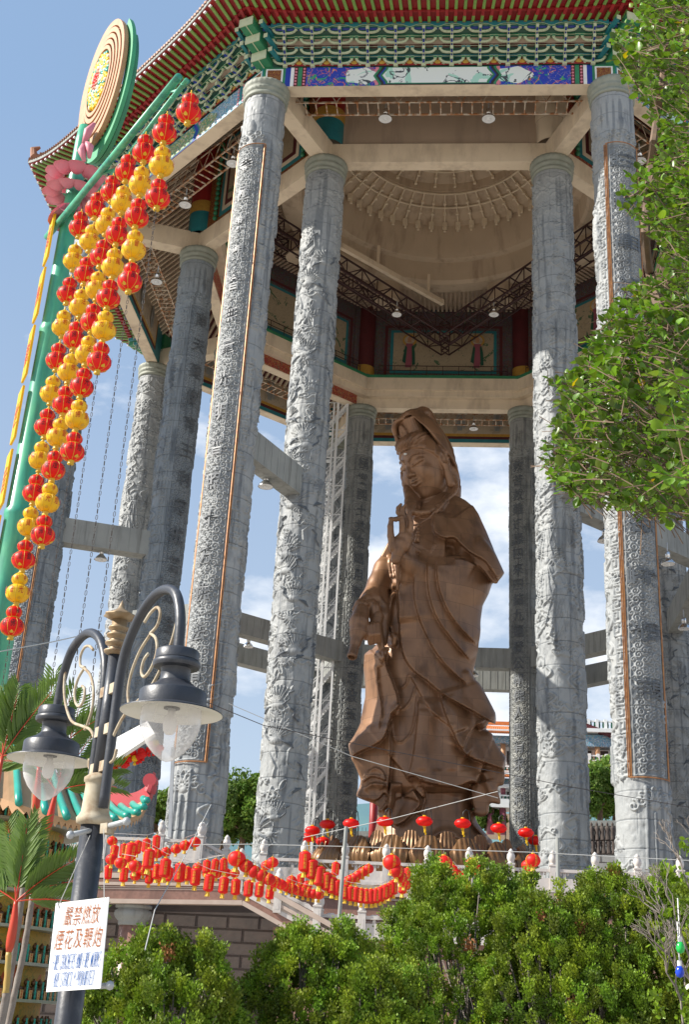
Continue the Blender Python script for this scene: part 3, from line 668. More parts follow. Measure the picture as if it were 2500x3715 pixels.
# maroon maintenance trusses meeting in a corner below the ceiling
def truss(name, a, b, w, h, m, seg, rung=True, r=.06, parent=pav):
    a, b = Vector(a), Vector(b); d = (b-a); n = max(2, int(d.length/seg)); u = Vector((0, 0, 1)); s = d.cross(u).normalized()*w/2; mb = MB()
    ch = [(-1, 0), (1, 0), (-1, h), (1, h)]
    for sx, z in ch: mb.bar(a+s*sx+u*z, b+s*sx+u*z, r*2, r*2)
    for i in range(n+1):
        c = a+d*(i/n)
        for z in (0, h): mb.bar(c-s+u*z, c+s+u*z, r*1.5)
        for sx in (-1, 1):
            mb.bar(c+s*sx, c+s*sx+u*h, r*1.4)
            if i < n: c2 = a+d*((i+1)/n); q = (0, h) if i % 2 else (h, 0); mb.bar(c+s*sx+u*q[0], c2+s*sx+u*q[1], r*1.3)
    return obj(name, mb, m, parent)
V0 = P(1012, 775, 92.5); VL = P(560, 495, 80); VR = P(1420, 505, 80)
for d, e in ((VL, 1), (VR, 1)):
    truss('maintenance_truss', V0, d, 1.3, 1.3, 'maroon_steel', 1.5, r=.06)
    off = Vector((0, 3.2, .6)); truss('maintenance_truss', V0+off, d+off, 1.0, 1.0, 'maroon_steel', 1.5, r=.05)
mb = MB(); a, b = P(775, 560, 84), P(1008, 690, 92); mb.bar(a, b, .35, .45); 
for t in (.35, .85): c = a.lerp(b, t); mb.bar(c, c+Vector((0, 0, 2)), .22)
obj('lighting_bar', mb, 'cream', pav)
mb = MB()
for k in (0, 1, 2, 3, 7):
    for z in (ZB+3.3, ZB+3.75): mb.bar(fr(k, -5.6, AI-1.2, z), fr(k, 5.6, AI-1.2, z), .05)
    for i in range(9): mb.bar(fr(k, -5.6+1.4*i, AI-1.2, ZB+2.7), fr(k, -5.6+1.4*i, AI-1.2, ZB+3.75), .05)
obj('handrail', mb, 'maroon_steel', pav)
# rusty catwalk ladder ring between the two rings of columns
for k in range(8):
    mb = MB(); o0, o1 = 20.55, 21.65; z = ZB+1.0
    for o in (o0, o1): mb.bar(fr(k, -o*T8, o, z), fr(k, o*T8, o, z), .09)
    n = int(o0*T8*2/.62)
    for i in range(n+1): x = -o0*T8+i*.62; mb.bar(fr(k, x, o0, z), fr(k, x, o1, z), .07)
    mb.bar(fr(k, -o1*T8, o1, z+1.1), fr(k, o1*T8, o1, z+1.1), .06)
    for i in range(n//2+1): x = -o0*T8+i*1.24; mb.bar(fr(k, x, o1, z), fr(k, x+.62, o1, z+1.1), .045); mb.bar(fr(k, x+.62, o1, z+1.1), fr(k, x+1.24, o1, z), .045)
    obj('catwalk', mb, 'rust_white', pav)
# --- eave: painted frieze, brackets, rafters, corner beams
ZE = ZB+1.36; OF = AO+.45
def frieze(k, ms):
    mb = MB(); z0, z1 = ZB+.02, ZE+.02; X = OF*T8
    def b(mi, x0, x1, d=.02, a=z0, c=z1):
        mb.mi = mi
        for s in (-1, 1):
            xa, xb = sorted((s*x0, s*x1)); fbox(mb, k, xa, xb, OF-.03, OF+d, a, c)
    b(0, 8.75, X, .02); b(1, 8.9, 9.9, .035, z0+.12, z1-.12); b(2, 9.0, 9.8, .05, z0+.22, z1-.22)
    b(3, 8.45, 8.75, .022); b(4, 8.25, 8.45, .022); b(5, 7.55, 8.25, .021)
    b(0, 7.78, 8.02, .035)
    mb.mi = 6
    for s in (-1, 1):
        for xx in (7.66, 8.14):
            for i in range(6): mb.lathe([(.07, -.02), (.07, .02)], fr(k, s*xx, OF+.05, z0+.12+.22*i), 8, ax=Matrix.Rotation(rad(45*(k+1)), 3, 'Z') @ Matrix.Rotation(PI/2, 3, 'Y'))
    b(7, 3.3, 7.55, .02)
    mb.mi = 8
    for s in (-1, 1):
        pts = [fr(k, s*4.35+1.0*cos(a)*(1+.12*cos(3*a)), OF+.035, (z0+z1)/2+.58*sin(a)*(1+.12*cos(5*a))) for a in np.linspace(0, 2*PI, 24, endpoint=False)]; mb.add(pts, [tuple(range(24))])
    for mi, x, d in ((6, 3.65, .03), (0, 3.45, .04), (9, 3.3, .05), (3, 3.15, .06), (0, 3.05, .07), (8, 2.92, .08)):
        mb.mi = mi; h = (z1-z0)/2
        pts = [(-x-.22, z0+h), (-x+.1, z0+h*.2), (-x+.1, z0+.02), (x-.1, z0+.02), (x-.1, z0+h*.2), (x+.22, z0+h), (x-.1, z1-h*.2), (x-.1, z1-.02), (-x+.1, z1-.02), (-x+.1, z1-h*.2)]
        sh = .04*(6 if mi == 8 else 0)
        pts = [(px, z0+h+(pz-z0-h)*(.84 if d > .07 else (.92 if d > .05 else 1))) for px, pz in pts]
        mb.add([fr(k, px, OF+d, pz) for px, pz in pts], [tuple(range(len(pts)))])
    return obj('painted_frieze', mb, ms, pav)
frieze(5, ['green_paint', 'white_paint', 'dragon_red', 'blue_paint', 'white_paint', 'red_dark', 'pink', 'scroll_blue', 'ink_landscape', 'black'])
for k in (4, 3, 6): frieze(k, ['teal', 'white_paint', 'dragon_red', 'blue_paint', 'white_paint', 'scroll_sky', 'pink', 'scroll_sky', 'ink_landscape' if k != 4 else 'scroll_green', 'blue_paint'])
# one bracket set, local: x along the wall, y outward (0 at the wall), z up
bm_ = MB()
for t in range(4):
    y = .22+.36*t; z = .22+.42*t
    bm_.mi = 0; bm_.box((0, y/2+.1, z), (.15, y+.45, .16)); bm_.mi = 1; bm_.box((0, y+.34, z-.02), (.17, .05, .2))
    bm_.mi = 2; bm_.box((0, y/2+.1, z-.1), (.10, y+.3, .06))
    for s in (-1, 1):
        w = .62
        pts = [(0, 0), (.3, 0), (.5, .06), (.6, .16), (.66, .28)]
        for a, b in zip(pts[:-1], pts[1:]):
            bm_.mi = 0; bm_.bar((s*a[0], y, z-.1+a[1]), (s*b[0], y, z-.1+b[1]), .12, .07, up=(0, 1, 0)); bm_.mi = 3; bm_.bar((s*a[0], y-.02, z-.04+a[1]), (s*b[0], y-.02, z-.04+b[1]), .09, .07, up=(0, 1, 0))
        bm_.mi = 4 if t % 2 else 3; bm_.box((s*.66, y, z+.24), (.2, .18, .13)); bm_.mi = 0; bm_.box((s*.66, y, z+.165), (.16, .19, .03)); bm_.box((s*.66, y, z+.315), (.24, .2, .025))
    bm_.mi = 3; bm_.box((0, y+.02, z+.14), (.24, .22, .12))
bm_.mi = 0; bm_.box((0, .1, .05), (.26, .2, .14))
for s in (-.055, .055): bm_.box((s, .95, .95), (.02, 1.9, .02), Matrix.Rotation(.84, 3, 'X'))
proto = None
for k in (5, 4, 3, 6, 2):
    wall = MB()
    X0 = OF*T8
    for (o0, z0, o1, z1, mi) in ((0, 0, .1, .55, 0), (.1, .55, .45, 1.0, 0), (.45, 1.0, .8, 1.4, 1), (.8, 1.4, 1.15, 1.7, 0), (1.15, 1.7, 1.35, 1.95, 2)):
        wall.mi = mi; a0, a1 = OF+o0, OF+o1
        wall.quad(fr(k, -a0*T8, a0, ZE+z0), fr(k, a0*T8, a0, ZE+z0), fr(k, a1*T8, a1, ZE+z1), fr(k, -a1*T8, a1, ZE+z1))
    for t in range(4):
        o = OF+.22+.36*t; z = ZE+.22+.42*t+.37; wall.mi = (3, 4, 5, 3)[t]; wall.bar(fr(k, -o*T8, o, z), fr(k, o*T8, o, z), .12, .12)
        wall.mi = 6; wall.bar(fr(k, -o*T8, o+.07, z-.07), fr(k, o*T8, o+.07, z-.07), .02, .03)
    obj('bracket_wall', wall, ['green_dark', 'taupe', 'blue_paint', 'teal', 'red_dark', 'green_paint', 'pale_trim'], pav)
    n = 12 if k == 5 else 13; sp = 1.60
    for i in range(n):
        x = (i-(n-1)/2)*sp
        if proto is None: b = obj('bracket_set', bm_, ['pale_trim', 'pale_trim', 'blue_paint', 'green_paint', 'teal'], pav, local=True); proto = b
        else: b = proto.copy(); C.objects.link(b)
        p = fr(k, x, OF, ZE); b.location = (p.x-PCX, p.y-PCY, p.z-ZF); b.rotation_euler = (0, 0, rad(45*(k+1)-90))
        b.scale = (-1, 1, 1)
    # red ogee panels with a gold flower, and the scalloped board on top
    mb = MB()
    for i in range(n-1):
        x = (i-(n-2)/2)*sp; og = [(-.72, 0), (.72, 0), (.62, .1), (.42, .2), (.3, .42), (.12, .52), (0, .6), (-.12, .52), (-.3, .42), (-.42, .2), (-.62, .1)]
        for mi, s, d in ((1, 1.12, .11), (0, 1.0, .125)): mb.mi = mi; mb.add([fr(k, x+a*s, OF+d, ZE+.02+b*s) for a, b in og], [tuple(range(len(og)))])
        mb.mi = 2; mb.add([fr(k, x+.2*cos(a), OF+.14, ZE+.24+.14*sin(a)) for a in np.linspace(0, 2*PI, 10, endpoint=False)], [tuple(range(10))])
        mb.mi = 3
        for s in (-1, 1): mb.tube([fr(k, x+s*(.25+.2*q), OF+.15, ZE+.1+.05*sin(q*9)) for q in np.linspace(0, 1, 6)], .025, 4)
    m_ = 30
    for i in range(n):
        x = (i-(n-1)/2)*sp
        for mi, dz, d in ((4, 0, 0), (3, .05, .012), (1, .08, .024)):
            mb.mi = mi; pts = [(q*sp/10-sp/2, -.10-.22*abs(cos(PI*q/10))-.05*cos(4*PI*q/10)+dz) for q in range(11)]
            mb.add([fr(k, x+a, OF+1.42+d, ZE+1.95+b) for a, b in pts]+[fr(k, x+sp/2, OF+1.42+d, ZE+2.02), fr(k, x-sp/2, OF+1.42+d, ZE+2.02)], [tuple(range(13))])
    obj('bracket_infill', mb, ['red_paint', 'teal', 'gold', 'pale_trim', 'green_paint'], pav)
OE0, ZE0, OE1, ZE1 = OF+1.35, ZE+1.98, 28.05, ZB+3.42
def lift(o, x):
    q = min(1, abs(x)/(o*T8)); f = max(0, (o-OE0)/(OE1-OE0)); return .75*f*q**5
def ep(k, q, o, dz=0):   # q in [-1,1] along the eave, o outward
    f = max(0, (o-OE0)/(OE1-OE0)); ox = o+.35*f*abs(q)**6; z = ZE0+(ZE1-ZE0)*f+.75*f*abs(q)**5; return fr(k, q*ox*T8, ox, z+dz)
for k in range(8):
    mb = MB(); mb.mi = 0
    mb.grid(lambda u, v: ep(k, 2*u-1, OE0-.1+(OE1-OE0+.1)*v, .12), 25, 5)
    half = OE1*T8; n = int(half*2/.54)
    om = OE0+(OE1-OE0)*.36
    for i in range(n):
        x = -half+.27+i*.54; q = x/half
        mb.mi = 1; mb.bar(ep(k, q, om+.15, 0), ep(k, q, OE1-.12, 0), .17, .09); mb.mi = 2; mb.bar(ep(k, q, om-.25, -.1), ep(k, q, om+.15, -.04), .18, .10); mb.bar(ep(k, q, OE0, -.02), ep(k, q, OE0+.12, -.02), .18, .11)
        mb.mi = 1; mb.bar(ep(k, q, OE0+.12, -.02), ep(k, q, om-.25, -.02), .17, .10)
        mb.mi = 3; mb.box(ep(k, q, OE1-.08, -.02), (.12, .17, .09), Matrix.Rotation(rad(45*(k+1)), 3, 'Z'))
    mb.mi = 2
    for q0 in np.linspace(-1, .9, 20): mb.bar(ep(k, q0, om, .03), ep(k, q0+.1, om, .03), .14, .12)
    obj('rafters', mb, ['red_paint', 'green_leafy', 'red_paint', 'white_paint'], pav)
    mb = MB(); mb.mi = 0
    for q0 in np.linspace(-1, .95, 40): mb.bar(ep(k, q0, OE1, .24), ep(k, q0+.05, OE1, .24), .1, .22)
    mb.mi = 1
    nt_ = int(half*2/.27)
    for i in range(nt_): q = -1+2*(i+.5)/nt_; mb.bar(ep(k, q, OE1-.7, .50), ep(k, q, OE1+.12, .42), .15, .16)
    obj('eave_edge', mb, ['concrete', 'roof_tile'], pav)
    mb = MB(); mb.grid(lambda u, v: ep(k, 2*u-1, OE1, .36).lerp(fr(k, (2*u-1)*AI*T8, AI, 59.6), v**1.0), 25, 6); obj('roof_slope', mb, 'roof_tile', pav)
    mb = MB(); mb.mi = 0; o0, z0, o1, z1 = AO-.1, ZE+1.4, AI+.1, 58.2
    mb.quad(fr(k, -o0*T8, o0, z0), fr(k, o0*T8, o0, z0), fr(k, o1*T8, o1, z1), fr(k, -o1*T8, o1, z1)); mb.quad(fr(k, -OE0*T8, OE0, ZE0+.1), fr(k, OE0*T8, OE0, ZE0+.1), fr(k, o0*T8, o0, z0+.5), fr(k, -o0*T8, o0, z0+.5))
    mb.mi = 1
    for i in range(38):
        x = -10.2+.54*i+.1
        if abs(x) < o0*T8: t = 0 if abs(x) < o1*T8 else (abs(x)-o1*T8)/((o0-o1)*T8); mb.bar(fr(k, x, o0, z0-.12), fr(k, x, o1+(o0-o1)*t, z1+(z0-z1)*t-.12), .2, .2)
    obj('soffit', mb, ['red_dark', 'cream'], pav)
# green corner beams
for k in range(8):
    a = rad(22.5+45*k); f = lambda r, z, s=0: Vector((PCX+r*cos(a)-s*sin(a), PCY+r*sin(a)+s*cos(a), z))
    mb = MB()
    for i, (r1, z, w, h) in enumerate(((26.9, ZE+.35, .95, .55), (27.7, ZE+.95, .9, .5), (28.5, ZE+1.5, .85, .5))):
        mb.mi = 0; mb.bar(f(24.8, z-.2), f(r1, z), w, h)
        mb.mi = 1; mb.bar(f(24.9, z-.2-h/2-.01), f(r1, z-h/2-.01), .05, .03); mb.box(f(r1, z), (.06, w+.04, h+.04), Matrix.Rotation(a, 3, 'Z'))
    mb.mi = 0; mb.bar(f(25.5, ZE+1.95), f(30.1, ZB+4.35), .8, .5); mb.mi = 1; mb.bar(f(25.5, ZE+1.69), f(30.1, ZB+4.09), .05, .03)
    mb.mi = 2; mb.tube([f(29.9, ZB+4.7), f(30.5, ZB+5.0), f(30.6, ZB+5.5), f(30.2, ZB+5.8)], [.3, .3, .25, .1], 8); mb.box(f(29.7, ZB+5.0), (.9, .5, .5), Matrix.Rotation(a, 3, 'Z'))
    mb.tube([f(29.9, ZB+4.9), f(24, ZB+6.2), f(18.4, 60)], .3, 6)
    for s in (-1, 1):
        for t in range(3): mb.mi = 3; mb.bar(f(25.8, ZE+.4+.5*t, s*.9), f(27+.6*t, ZE+.5+.5*t, s*.8), .2, .22); mb.mi = 1; mb.box(f(27+.6*t, ZE+.5+.5*t, s*.8), (.05, .24, .26), Matrix.Rotation(a, 3, 'Z'))
    obj('corner_beam', mb, ['green_paint', 'pale_trim', 'roof_tile', 'teal'], pav)
# floor platform
mb = MB(); ring(mb, .01, 29.8, ZF-.7, ZF); obj('platform', mb, 'paving', pav)
# ---------------------------------------------------------------- the bronze statue, one distance field per block
YS = PCY
def SP(x, y, dy=0.): return P((1250+x/2.412)/K, (1450+y/2.412)/K, YS+dy)   # a spot on the statue's outline at depth dy
SM = 135.0
def smin(a, b, k): h = np.clip(.5+.5*(b-a)/k, 0, 1); return b*(1-h)+a*h-k*h*(1-h)
def smax(a, b, k): return -smin(-a, -b, k)
class Grid:
    def __init__(s, lo, hi, h):
        s.lo = np.array(lo, np.float32); s.h = h; s.n = [int((hi[i]-lo[i])/h)+1 for i in range(3)]
        s.X, s.Y, s.Z = np.meshgrid(*[s.lo[i]+np.arange(s.n[i], dtype=np.float32)*h for i in range(3)], indexing='ij')
        s.F = np.full(s.n, 5., np.float32)
    def sub(s, lo, hi):
        i0 = [max(0, int((lo[i]-s.lo[i])/s.h)) for i in range(3)]; i1 = [min(s.n[i], int((hi[i]-s.lo[i])/s.h)+2) for i in range(3)]
        return tuple(slice(a, max(a, b)) for a, b in zip(i0, i1))
    def cone(s, a, b, ra, rb, k=.15, op='add'):
        a, b = np.array(a, np.float32), np.array(b, np.float32); R = max(ra, rb)+k+.3
        sl = s.sub(np.minimum(a, b)-R, np.maximum(a, b)+R); X, Y, Z = s.X[sl], s.Y[sl], s.Z[sl]
        if X.size == 0: return
        v = b-a; t = np.clip(((X-a[0])*v[0]+(Y-a[1])*v[1]+(Z-a[2])*v[2])/(float(v@v)+1e-9), 0, 1)
        d = np.sqrt((X-a[0]-t*v[0])**2+(Y-a[1]-t*v[1])**2+(Z-a[2]-t*v[2])**2)-(ra+(rb-ra)*t)
        s.F[sl] = smin(s.F[sl], d, k) if op == 'add' else smax(s.F[sl], -d, k)
    def chain(s, pts, rs, k=.12, op='add'):
        if not isinstance(rs, (list, tuple)): rs = [rs]*len(pts)
        for a, b, ra, rb in zip(pts[:-1], pts[1:], rs[:-1], rs[1:]): s.cone(a, b, ra, rb, k, op)
    def ell(s, c, r, ax=None, k=.15, op='add'):
        c = np.array(c, np.float32); R = max(r)+k+.3; sl = s.sub(c-R, c+R); d = [s.X[sl]-c[0], s.Y[sl]-c[1], s.Z[sl]-c[2]]
        if d[0].size == 0: return
        if ax is not None: d = [d[0]*a[0]+d[1]*a[1]+d[2]*a[2] for a in ax]
        q = np.sqrt((d[0]/r[0])**2+(d[1]/r[1])**2+(d[2]/r[2])**2)+1e-6; g = np.sqrt((d[0]/r[0]**2)**2+(d[1]/r[1]**2)**2+(d[2]/r[2]**2)**2)+1e-6
        v = q*(q-1)/g
        s.F[sl] = smin(s.F[sl], v, k) if op == 'add' else smax(s.F[sl], -v, k)
    def mesh(s):
        F = s.F; n = F.shape; ins = F < 0
        c = [(i, j, k) for i in (0, 1) for j in (0, 1) for k in (0, 1)]
        cut = lambda A, o: A[o[0]:n[0]-1+o[0], o[1]:n[1]-1+o[1], o[2]:n[2]-1+o[2]]
        sm = sum(cut(ins, o).astype(np.int8) for o in c); act = (sm > 0) & (sm < 8); idx = np.argwhere(act)
        acc = np.zeros((len(idx), 3), np.float64); cnt = np.zeros(len(idx))
        val = {o: F[idx[:, 0]+o[0], idx[:, 1]+o[1], idx[:, 2]+o[2]].astype(np.float64) for o in c}
        for a in c:
            for d in range(3):
                if a[d] == 0:
                    b = list(a); b[d] = 1; b = tuple(b); va, vb = val[a], val[b]; m = (va < 0) != (vb < 0); t = np.where(m, va/(va-vb+1e-12), 0)
                    p = np.tile(np.array(a, float), (len(idx), 1)); p[:, d] += t; acc[m] += p[m]; cnt[m] += 1
        V = s.lo+(idx+acc/cnt[:, None])*s.h
        ID = np.full(act.shape, -1, np.int64); ID[act] = np.arange(len(idx)); Q = []
        for d in range(3):
            e = [slice(1, -1)]*3; e[d] = slice(0, -1); A = ins[tuple(e)]; e2 = list(e); e2[d] = slice(1, None); B = ins[tuple(e2)]
            ed = np.argwhere(A != B); off = np.array([1, 1, 1]); off[d] = 0; ed = ed+off
            u, w_ = [(1, 2), (2, 0), (0, 1)][d]
            def g(du, dw): q = ed.copy(); q[:, u] -= du; q[:, w_] -= dw; return ID[q[:, 0], q[:, 1], q[:, 2]]
            q = np.stack([g(1, 1), g(0, 1), g(0, 0), g(1, 0)], 1); fl = ins[ed[:, 0], ed[:, 1], ed[:, 2]]
            q[~fl] = q[~fl][:, ::-1]; Q.append(q[(q >= 0).all(1)])
        return V, np.concatenate(Q)
def seg_dist(X, Y, pts):
    pts = np.array(pts, np.float32); best = np.full(X.shape, 1e9, np.float32); side = np.zeros(X.shape, np.float32); par = np.zeros(X.shape, np.float32)
    L_ = np.concatenate([[0], np.cumsum(np.hypot(*(pts[1:]-pts[:-1]).T))])
    for i, (a, b) in enumerate(zip(pts[:-1], pts[1:])):
        v = b-a; l = float(v@v); tt = ((X-a[0])*v[0]+(Y-a[1])*v[1])/l; t = np.clip(tt, 0, 1); d = (X-a[0]-t*v[0])**2+(Y-a[1]-t*v[1])**2
        m = d < best; best = np.where(m, d, best); side = np.where(m, v[0]*(Y-a[1])-v[1]*(X-a[0]), side); par = np.where(m, (L_[i]+t*math.sqrt(l))/L_[-1], par)
    return np.sqrt(best), np.sign(side), par
def smooth_line(pts, n=6):
    p = [np.array(q, float) for q in pts]; out = []
    for i in range(len(p)-1):
        a, b, c, d = p[max(i-1, 0)], p[i], p[i+1], p[min(i+2, len(p)-1)]
        for j in range(n): t = j/n; out.append(.5*((2*b)+(-a+c)*t+(2*a-5*b+4*c-d)*t*t+(-a+3*b-3*c+d)*t**3))
    out.append(p[-1]); return out
# drapery heights in outline coordinates (4 px cells)
HS = 4; gx, gy = np.meshgrid(np.arange(0, 1568, HS, dtype=np.float32), np.arange(800, 4000, HS, dtype=np.float32), indexing='xy')
HM = np.zeros_like(gx)
def hem(pts, ref, T, Lf=150., fade=.08, edge=7.):
    global HM
    p = smooth_line(pts); d, s, par = seg_dist(gx, gy, p); dr, sr, _ = seg_dist(np.array([[ref[0]]], np.float32), np.array([[ref[1]]], np.float32), p)
    s = s*float(sr[0, 0]); f = np.clip(par/fade, 0, 1)*np.clip((1-par)/fade, 0, 1) if fade else 1
    up = T*np.exp(-d/Lf)*np.clip(d/edge, 0, 1); HM += np.where(s > 0, up, -.13*T*np.exp(-d/(Lf*.35)))*f
def ridge(pts, T, wdt=16., fade=.05):
    global HM
    d, s, par = seg_dist(gx, gy, smooth_line(pts)); f = np.clip(par/fade, 0, 1)*np.clip((1-par)/fade, 0, 1)
    HM += T*np.exp(-(d/wdt)**2)*f
# big outer sleeve and its folds
hem([(480, 1960), (485, 2100), (520, 2250), (600, 2370), (720, 2460), (850, 2570), (1000, 2660), (1130, 2730), (1250, 2800)], (900, 2300), .62, 190, 0)
hem([(655, 1330), (560, 1470), (490, 1600), (462, 1690), (465, 1850), (475, 1960)], (620, 1700), .6, 150)
hem([(650, 1370), (615, 1480), (605, 1700), (640, 1880), (700, 2030), (790, 2200), (920, 2360), (1080, 2500)], (800, 1800), .40, 95)
hem([(722, 1370), (724, 1600), (757, 1780), (830, 1950), (950, 2110), (1095, 2285)], (900, 1800), .40, 95)
hem([(805, 1375), (815, 1600), (880, 1800), (980, 1960), (1150, 2145)], (1000, 1700), .38, 110)
hem([(960, 1385), (1060, 1395), (1160, 1450)], (1050, 1500), .3, 60)
# shawl over the shoulder
hem([(790, 960), (768, 1060), (785, 1160), (870, 1212), (960, 1212), (1010, 1262), (1100, 1340), (1220, 1410), (1290, 1500), (1340, 1590)], (1100, 1100), .75, 260, .04)
ridge([(870, 1000), (930, 1060), (1000, 1170), (1020, 1230)], -.18, 30)
ridge([(880, 1290), (940, 1300), (950, 1370)], -.75, 55)
ridge([(1000, 1180), (1020, 1260), (1180, 1380), (1280, 1490)], .12, 22)
# chest opening
hem([(800, 1260), (760, 1340)], (700, 1300), .15, 60); hem([(590, 1290), (600, 1000)], (800, 1100), .1, 90)
# inner garments at left
hem([(352, 1680), (343, 1850), (352, 1960), (382, 2080)], (420, 1850), .45, 60); hem([(410, 1600), (395, 1850), (400, 2000), (435, 2100)], (450, 1850), .3, 50)
hem([(380, 1350), (362, 1470), (365, 1600), (380, 1680)], (430, 1500), .4, 60)
for q in (0, 1, 2): ridge([(400+22*q, 1360), (395+25*q, 1450), (410+25*q, 1560)], .12, 9)
ridge([(455, 1690), (400, 1760), (385, 1880)], .2, 22)
ridge([(300, 1640), (330, 1670), (300, 1700)], -.3, 25); ridge([(250, 1600), (230, 1690), (330, 1650)], .25, 22)
# hanging panel below the forearm
hem([(345, 2170), (372, 2330), (425, 2470), (468, 2600), (476, 2690), (420, 2740), (400, 2810), (350, 2950), (270, 3020), (150, 3075), (60, 3125)], (250, 2600), .85, 170, .03)
hem([(205, 2150), (300, 2260), (340, 2330)], (240, 2400), .25, 60)
ridge([(475, 2660), (440, 2700), (430, 2750)], .35, 22)
hem([(290, 2300), (300, 2500), (330, 2700), (300, 2900)], (220, 2600), .22, 70)
ridge([(280, 2180), (330, 2260), (350, 2200)], .4, 25); ridge([(400, 2050), (430, 2120), (420, 2160)], .35, 25)
# lower left folds
hem([(165, 3300), (200, 3250), (270, 3210), (340, 3250), (365, 3330), (300, 3310), (230, 3300), (165, 3350)], (270, 3270), .38, 45, .04)
hem([(160, 3400), (240, 3350), (340, 3355), (370, 3380)], (260, 3420), .4, 50)
hem([(105, 3460), (180, 3492), (290, 3500), (350, 3440), (375, 3500), (310, 3590)], (250, 3440), .35, 60, .03)
hem([(400, 2820), (405, 3050), (400, 3250), (385, 3420)], (340, 3100), .45, 90)
# beads and cords
for pts in ([(560, 2400), (545, 2480), (490, 2530)], [(620, 2500), (585, 2620), (530, 2695), (480, 2708)], [(640, 2560), (620, 2750), (590, 2890), (520, 2985), (450, 2990), (418, 2900), (412, 2800)]): ridge(pts, .13, 8)
hem([(560, 2400), (620, 2500), (680, 2610), (780, 2750), (950, 2880)], (800, 2600), .2, 90)
hem([(650, 2600), (625, 2900), (600, 3100), (560, 3290)], (750, 2900), .35, 110)
# falling edge at the right
hem([(820, 2550), (870, 2720), (930, 2870), (1000, 3020), (1045, 3090), (1130, 3145), (1290, 3200), (1400, 3240)], (1130, 2950), .7, 170, .03)
hem([(1245, 2795), (1200, 2835), (1150, 2860), (1090, 2940), (1042, 3060)], (1000, 2850), .4, 90)
ridge([(1240, 2790), (1205, 2835), (1160, 2855)], .35, 30); ridge([(880, 2600), (950, 2760), (1020, 2900)], .3, 60)
ridge([(1060, 3120), (1150, 3200), (1200, 3350)], -.5, 70); ridge([(1210, 3250), (1250, 3350), (1290, 3440)], .35, 40)
# skirt hem
hem([(556, 3312), (600, 3292), (700, 3345), (900, 3385), (1010, 3382), (1100, 3345), (1168, 3360)], (850, 3200), .95, 200, .02)
ridge([(556, 3330), (600, 3300), (680, 3330)], .3, 30)
for q in range(4): ridge([(700+110*q, 2700+60*q), (690+120*q, 3000), (680+130*q, 3250)], (.14, -.12)[q % 2], 60)
# front sash with a pointed tip
hem([(400, 3340), (392, 3450), (380, 3640), (420, 3700), (470, 3718), (560, 3660), (664, 3545), (650, 3480), (600, 3400)], (500, 3500), .5, 110, .02)
hem([(610, 3400), (690, 3480), (700, 3380)], (650, 3380), .4, 50); hem([(700, 3400), (715, 3500), (670, 3640)], (620, 3500), .35, 60)
hem([(1090, 3580), (1120, 3720), (1240, 3850)], (1200, 3650), .3, 60); ridge([(960, 3450), (940, 3620), (1000, 3820)], -.1, 60)
ridge([(700, 3880), (820, 3790), (940, 3780), (1050, 3860)], .3, 30)
def hmap(sx, sy):
    i = np.clip(sx/HS, 0, HM.shape[1]-1.01); j = np.clip((sy-800)/HS, 0, HM.shape[0]-1.01); i0, j0 = i.astype(int), j.astype(int); a, b = i-i0, j-j0
    return HM[j0, i0]*(1-a)*(1-b)+HM[j0, i0+1]*a*(1-b)+HM[j0+1, i0]*(1-a)*b+HM[j0+1, i0+1]*a*b
G = Grid((-8.2, YS-5.6, 8.6), (5.6, YS+3.6, 36.4), .074)
def scoord(G):
    f = (G.X*FF[0]+G.Y*FF[1]+G.Z*FF[2]); u = PW/2+PPX+FPX*(G.X*RR[0]+G.Y*RR[1]+G.Z*RR[2])/f; v = PH/2+PPY-FPX*(G.X*UU[0]+G.Y*UU[1]+G.Z*UU[2])/f
    return (u-1250)*2.412, (v-1450)*2.412
SX, SY = scoord(G); DY = G.Y-YS
def loft(rows, dmap, round_=2.):
    r = np.array(rows, float); c = np.interp(SY, r[:, 0], (r[:, 1]+r[:, 2])/2); w = np.interp(SY, r[:, 0], (r[:, 2]-r[:, 1])/2)/SM; d = np.interp(SY, *np.array(dmap).T)
    q = np.sqrt(((SX-c)/SM/w)**2+(DY/d)**2); v = (q-1)*np.minimum(w, d)
    lo, hi = r[0, 0], r[-1, 0]; return np.maximum(v, np.maximum(lo-SY, SY-hi)/SM).astype(np.float32)
body = loft([(800, 760, 880), (840, 715, 985), (880, 665, 1060), (930, 615, 1120), (1000, 560, 1160), (1150, 480, 1213), (1300, 420, 1248), (1400, 385, 1262), (1500, 370, 1290), (1600, 350, 1296), (1700, 350, 1262), (1800, 345, 1210), (1950, 345, 1186), (2100, 320, 1176), (2200, 225, 1166), (2300, 205, 1142), (2410, 206, 1108), (2520, 208, 1160), (2620, 198, 1202), (2740, 178, 1240), (2800, 168, 1236), (2870, 155, 1215), (2960, 130, 1262), (3050, 105, 1310), (3130, 80, 1355), (3200, 110, 1390), (3300, 150, 1330), (3380, 250, 1180), (3440, 300, 1110)],
            [(800, .5), (880, 1.1), (1000, 1.6), (1200, 2.2), (1450, 2.7), (2000, 2.6), (2600, 2.4), (3100, 2.8), (3380, 2.6), (3440, 2.2)])
legs = loft([(3250, 330, 1100), (3400, 300, 1110), (3600, 290, 1120), (3700, 285, 1160), (3780, 262, 1215), (3850, 230, 1290), (3960, 190, 1330)], [(3250, 2.0), (3500, 2.0), (3800, 2.3), (3960, 2.6)])
G.F = smin(body, legs, .12)
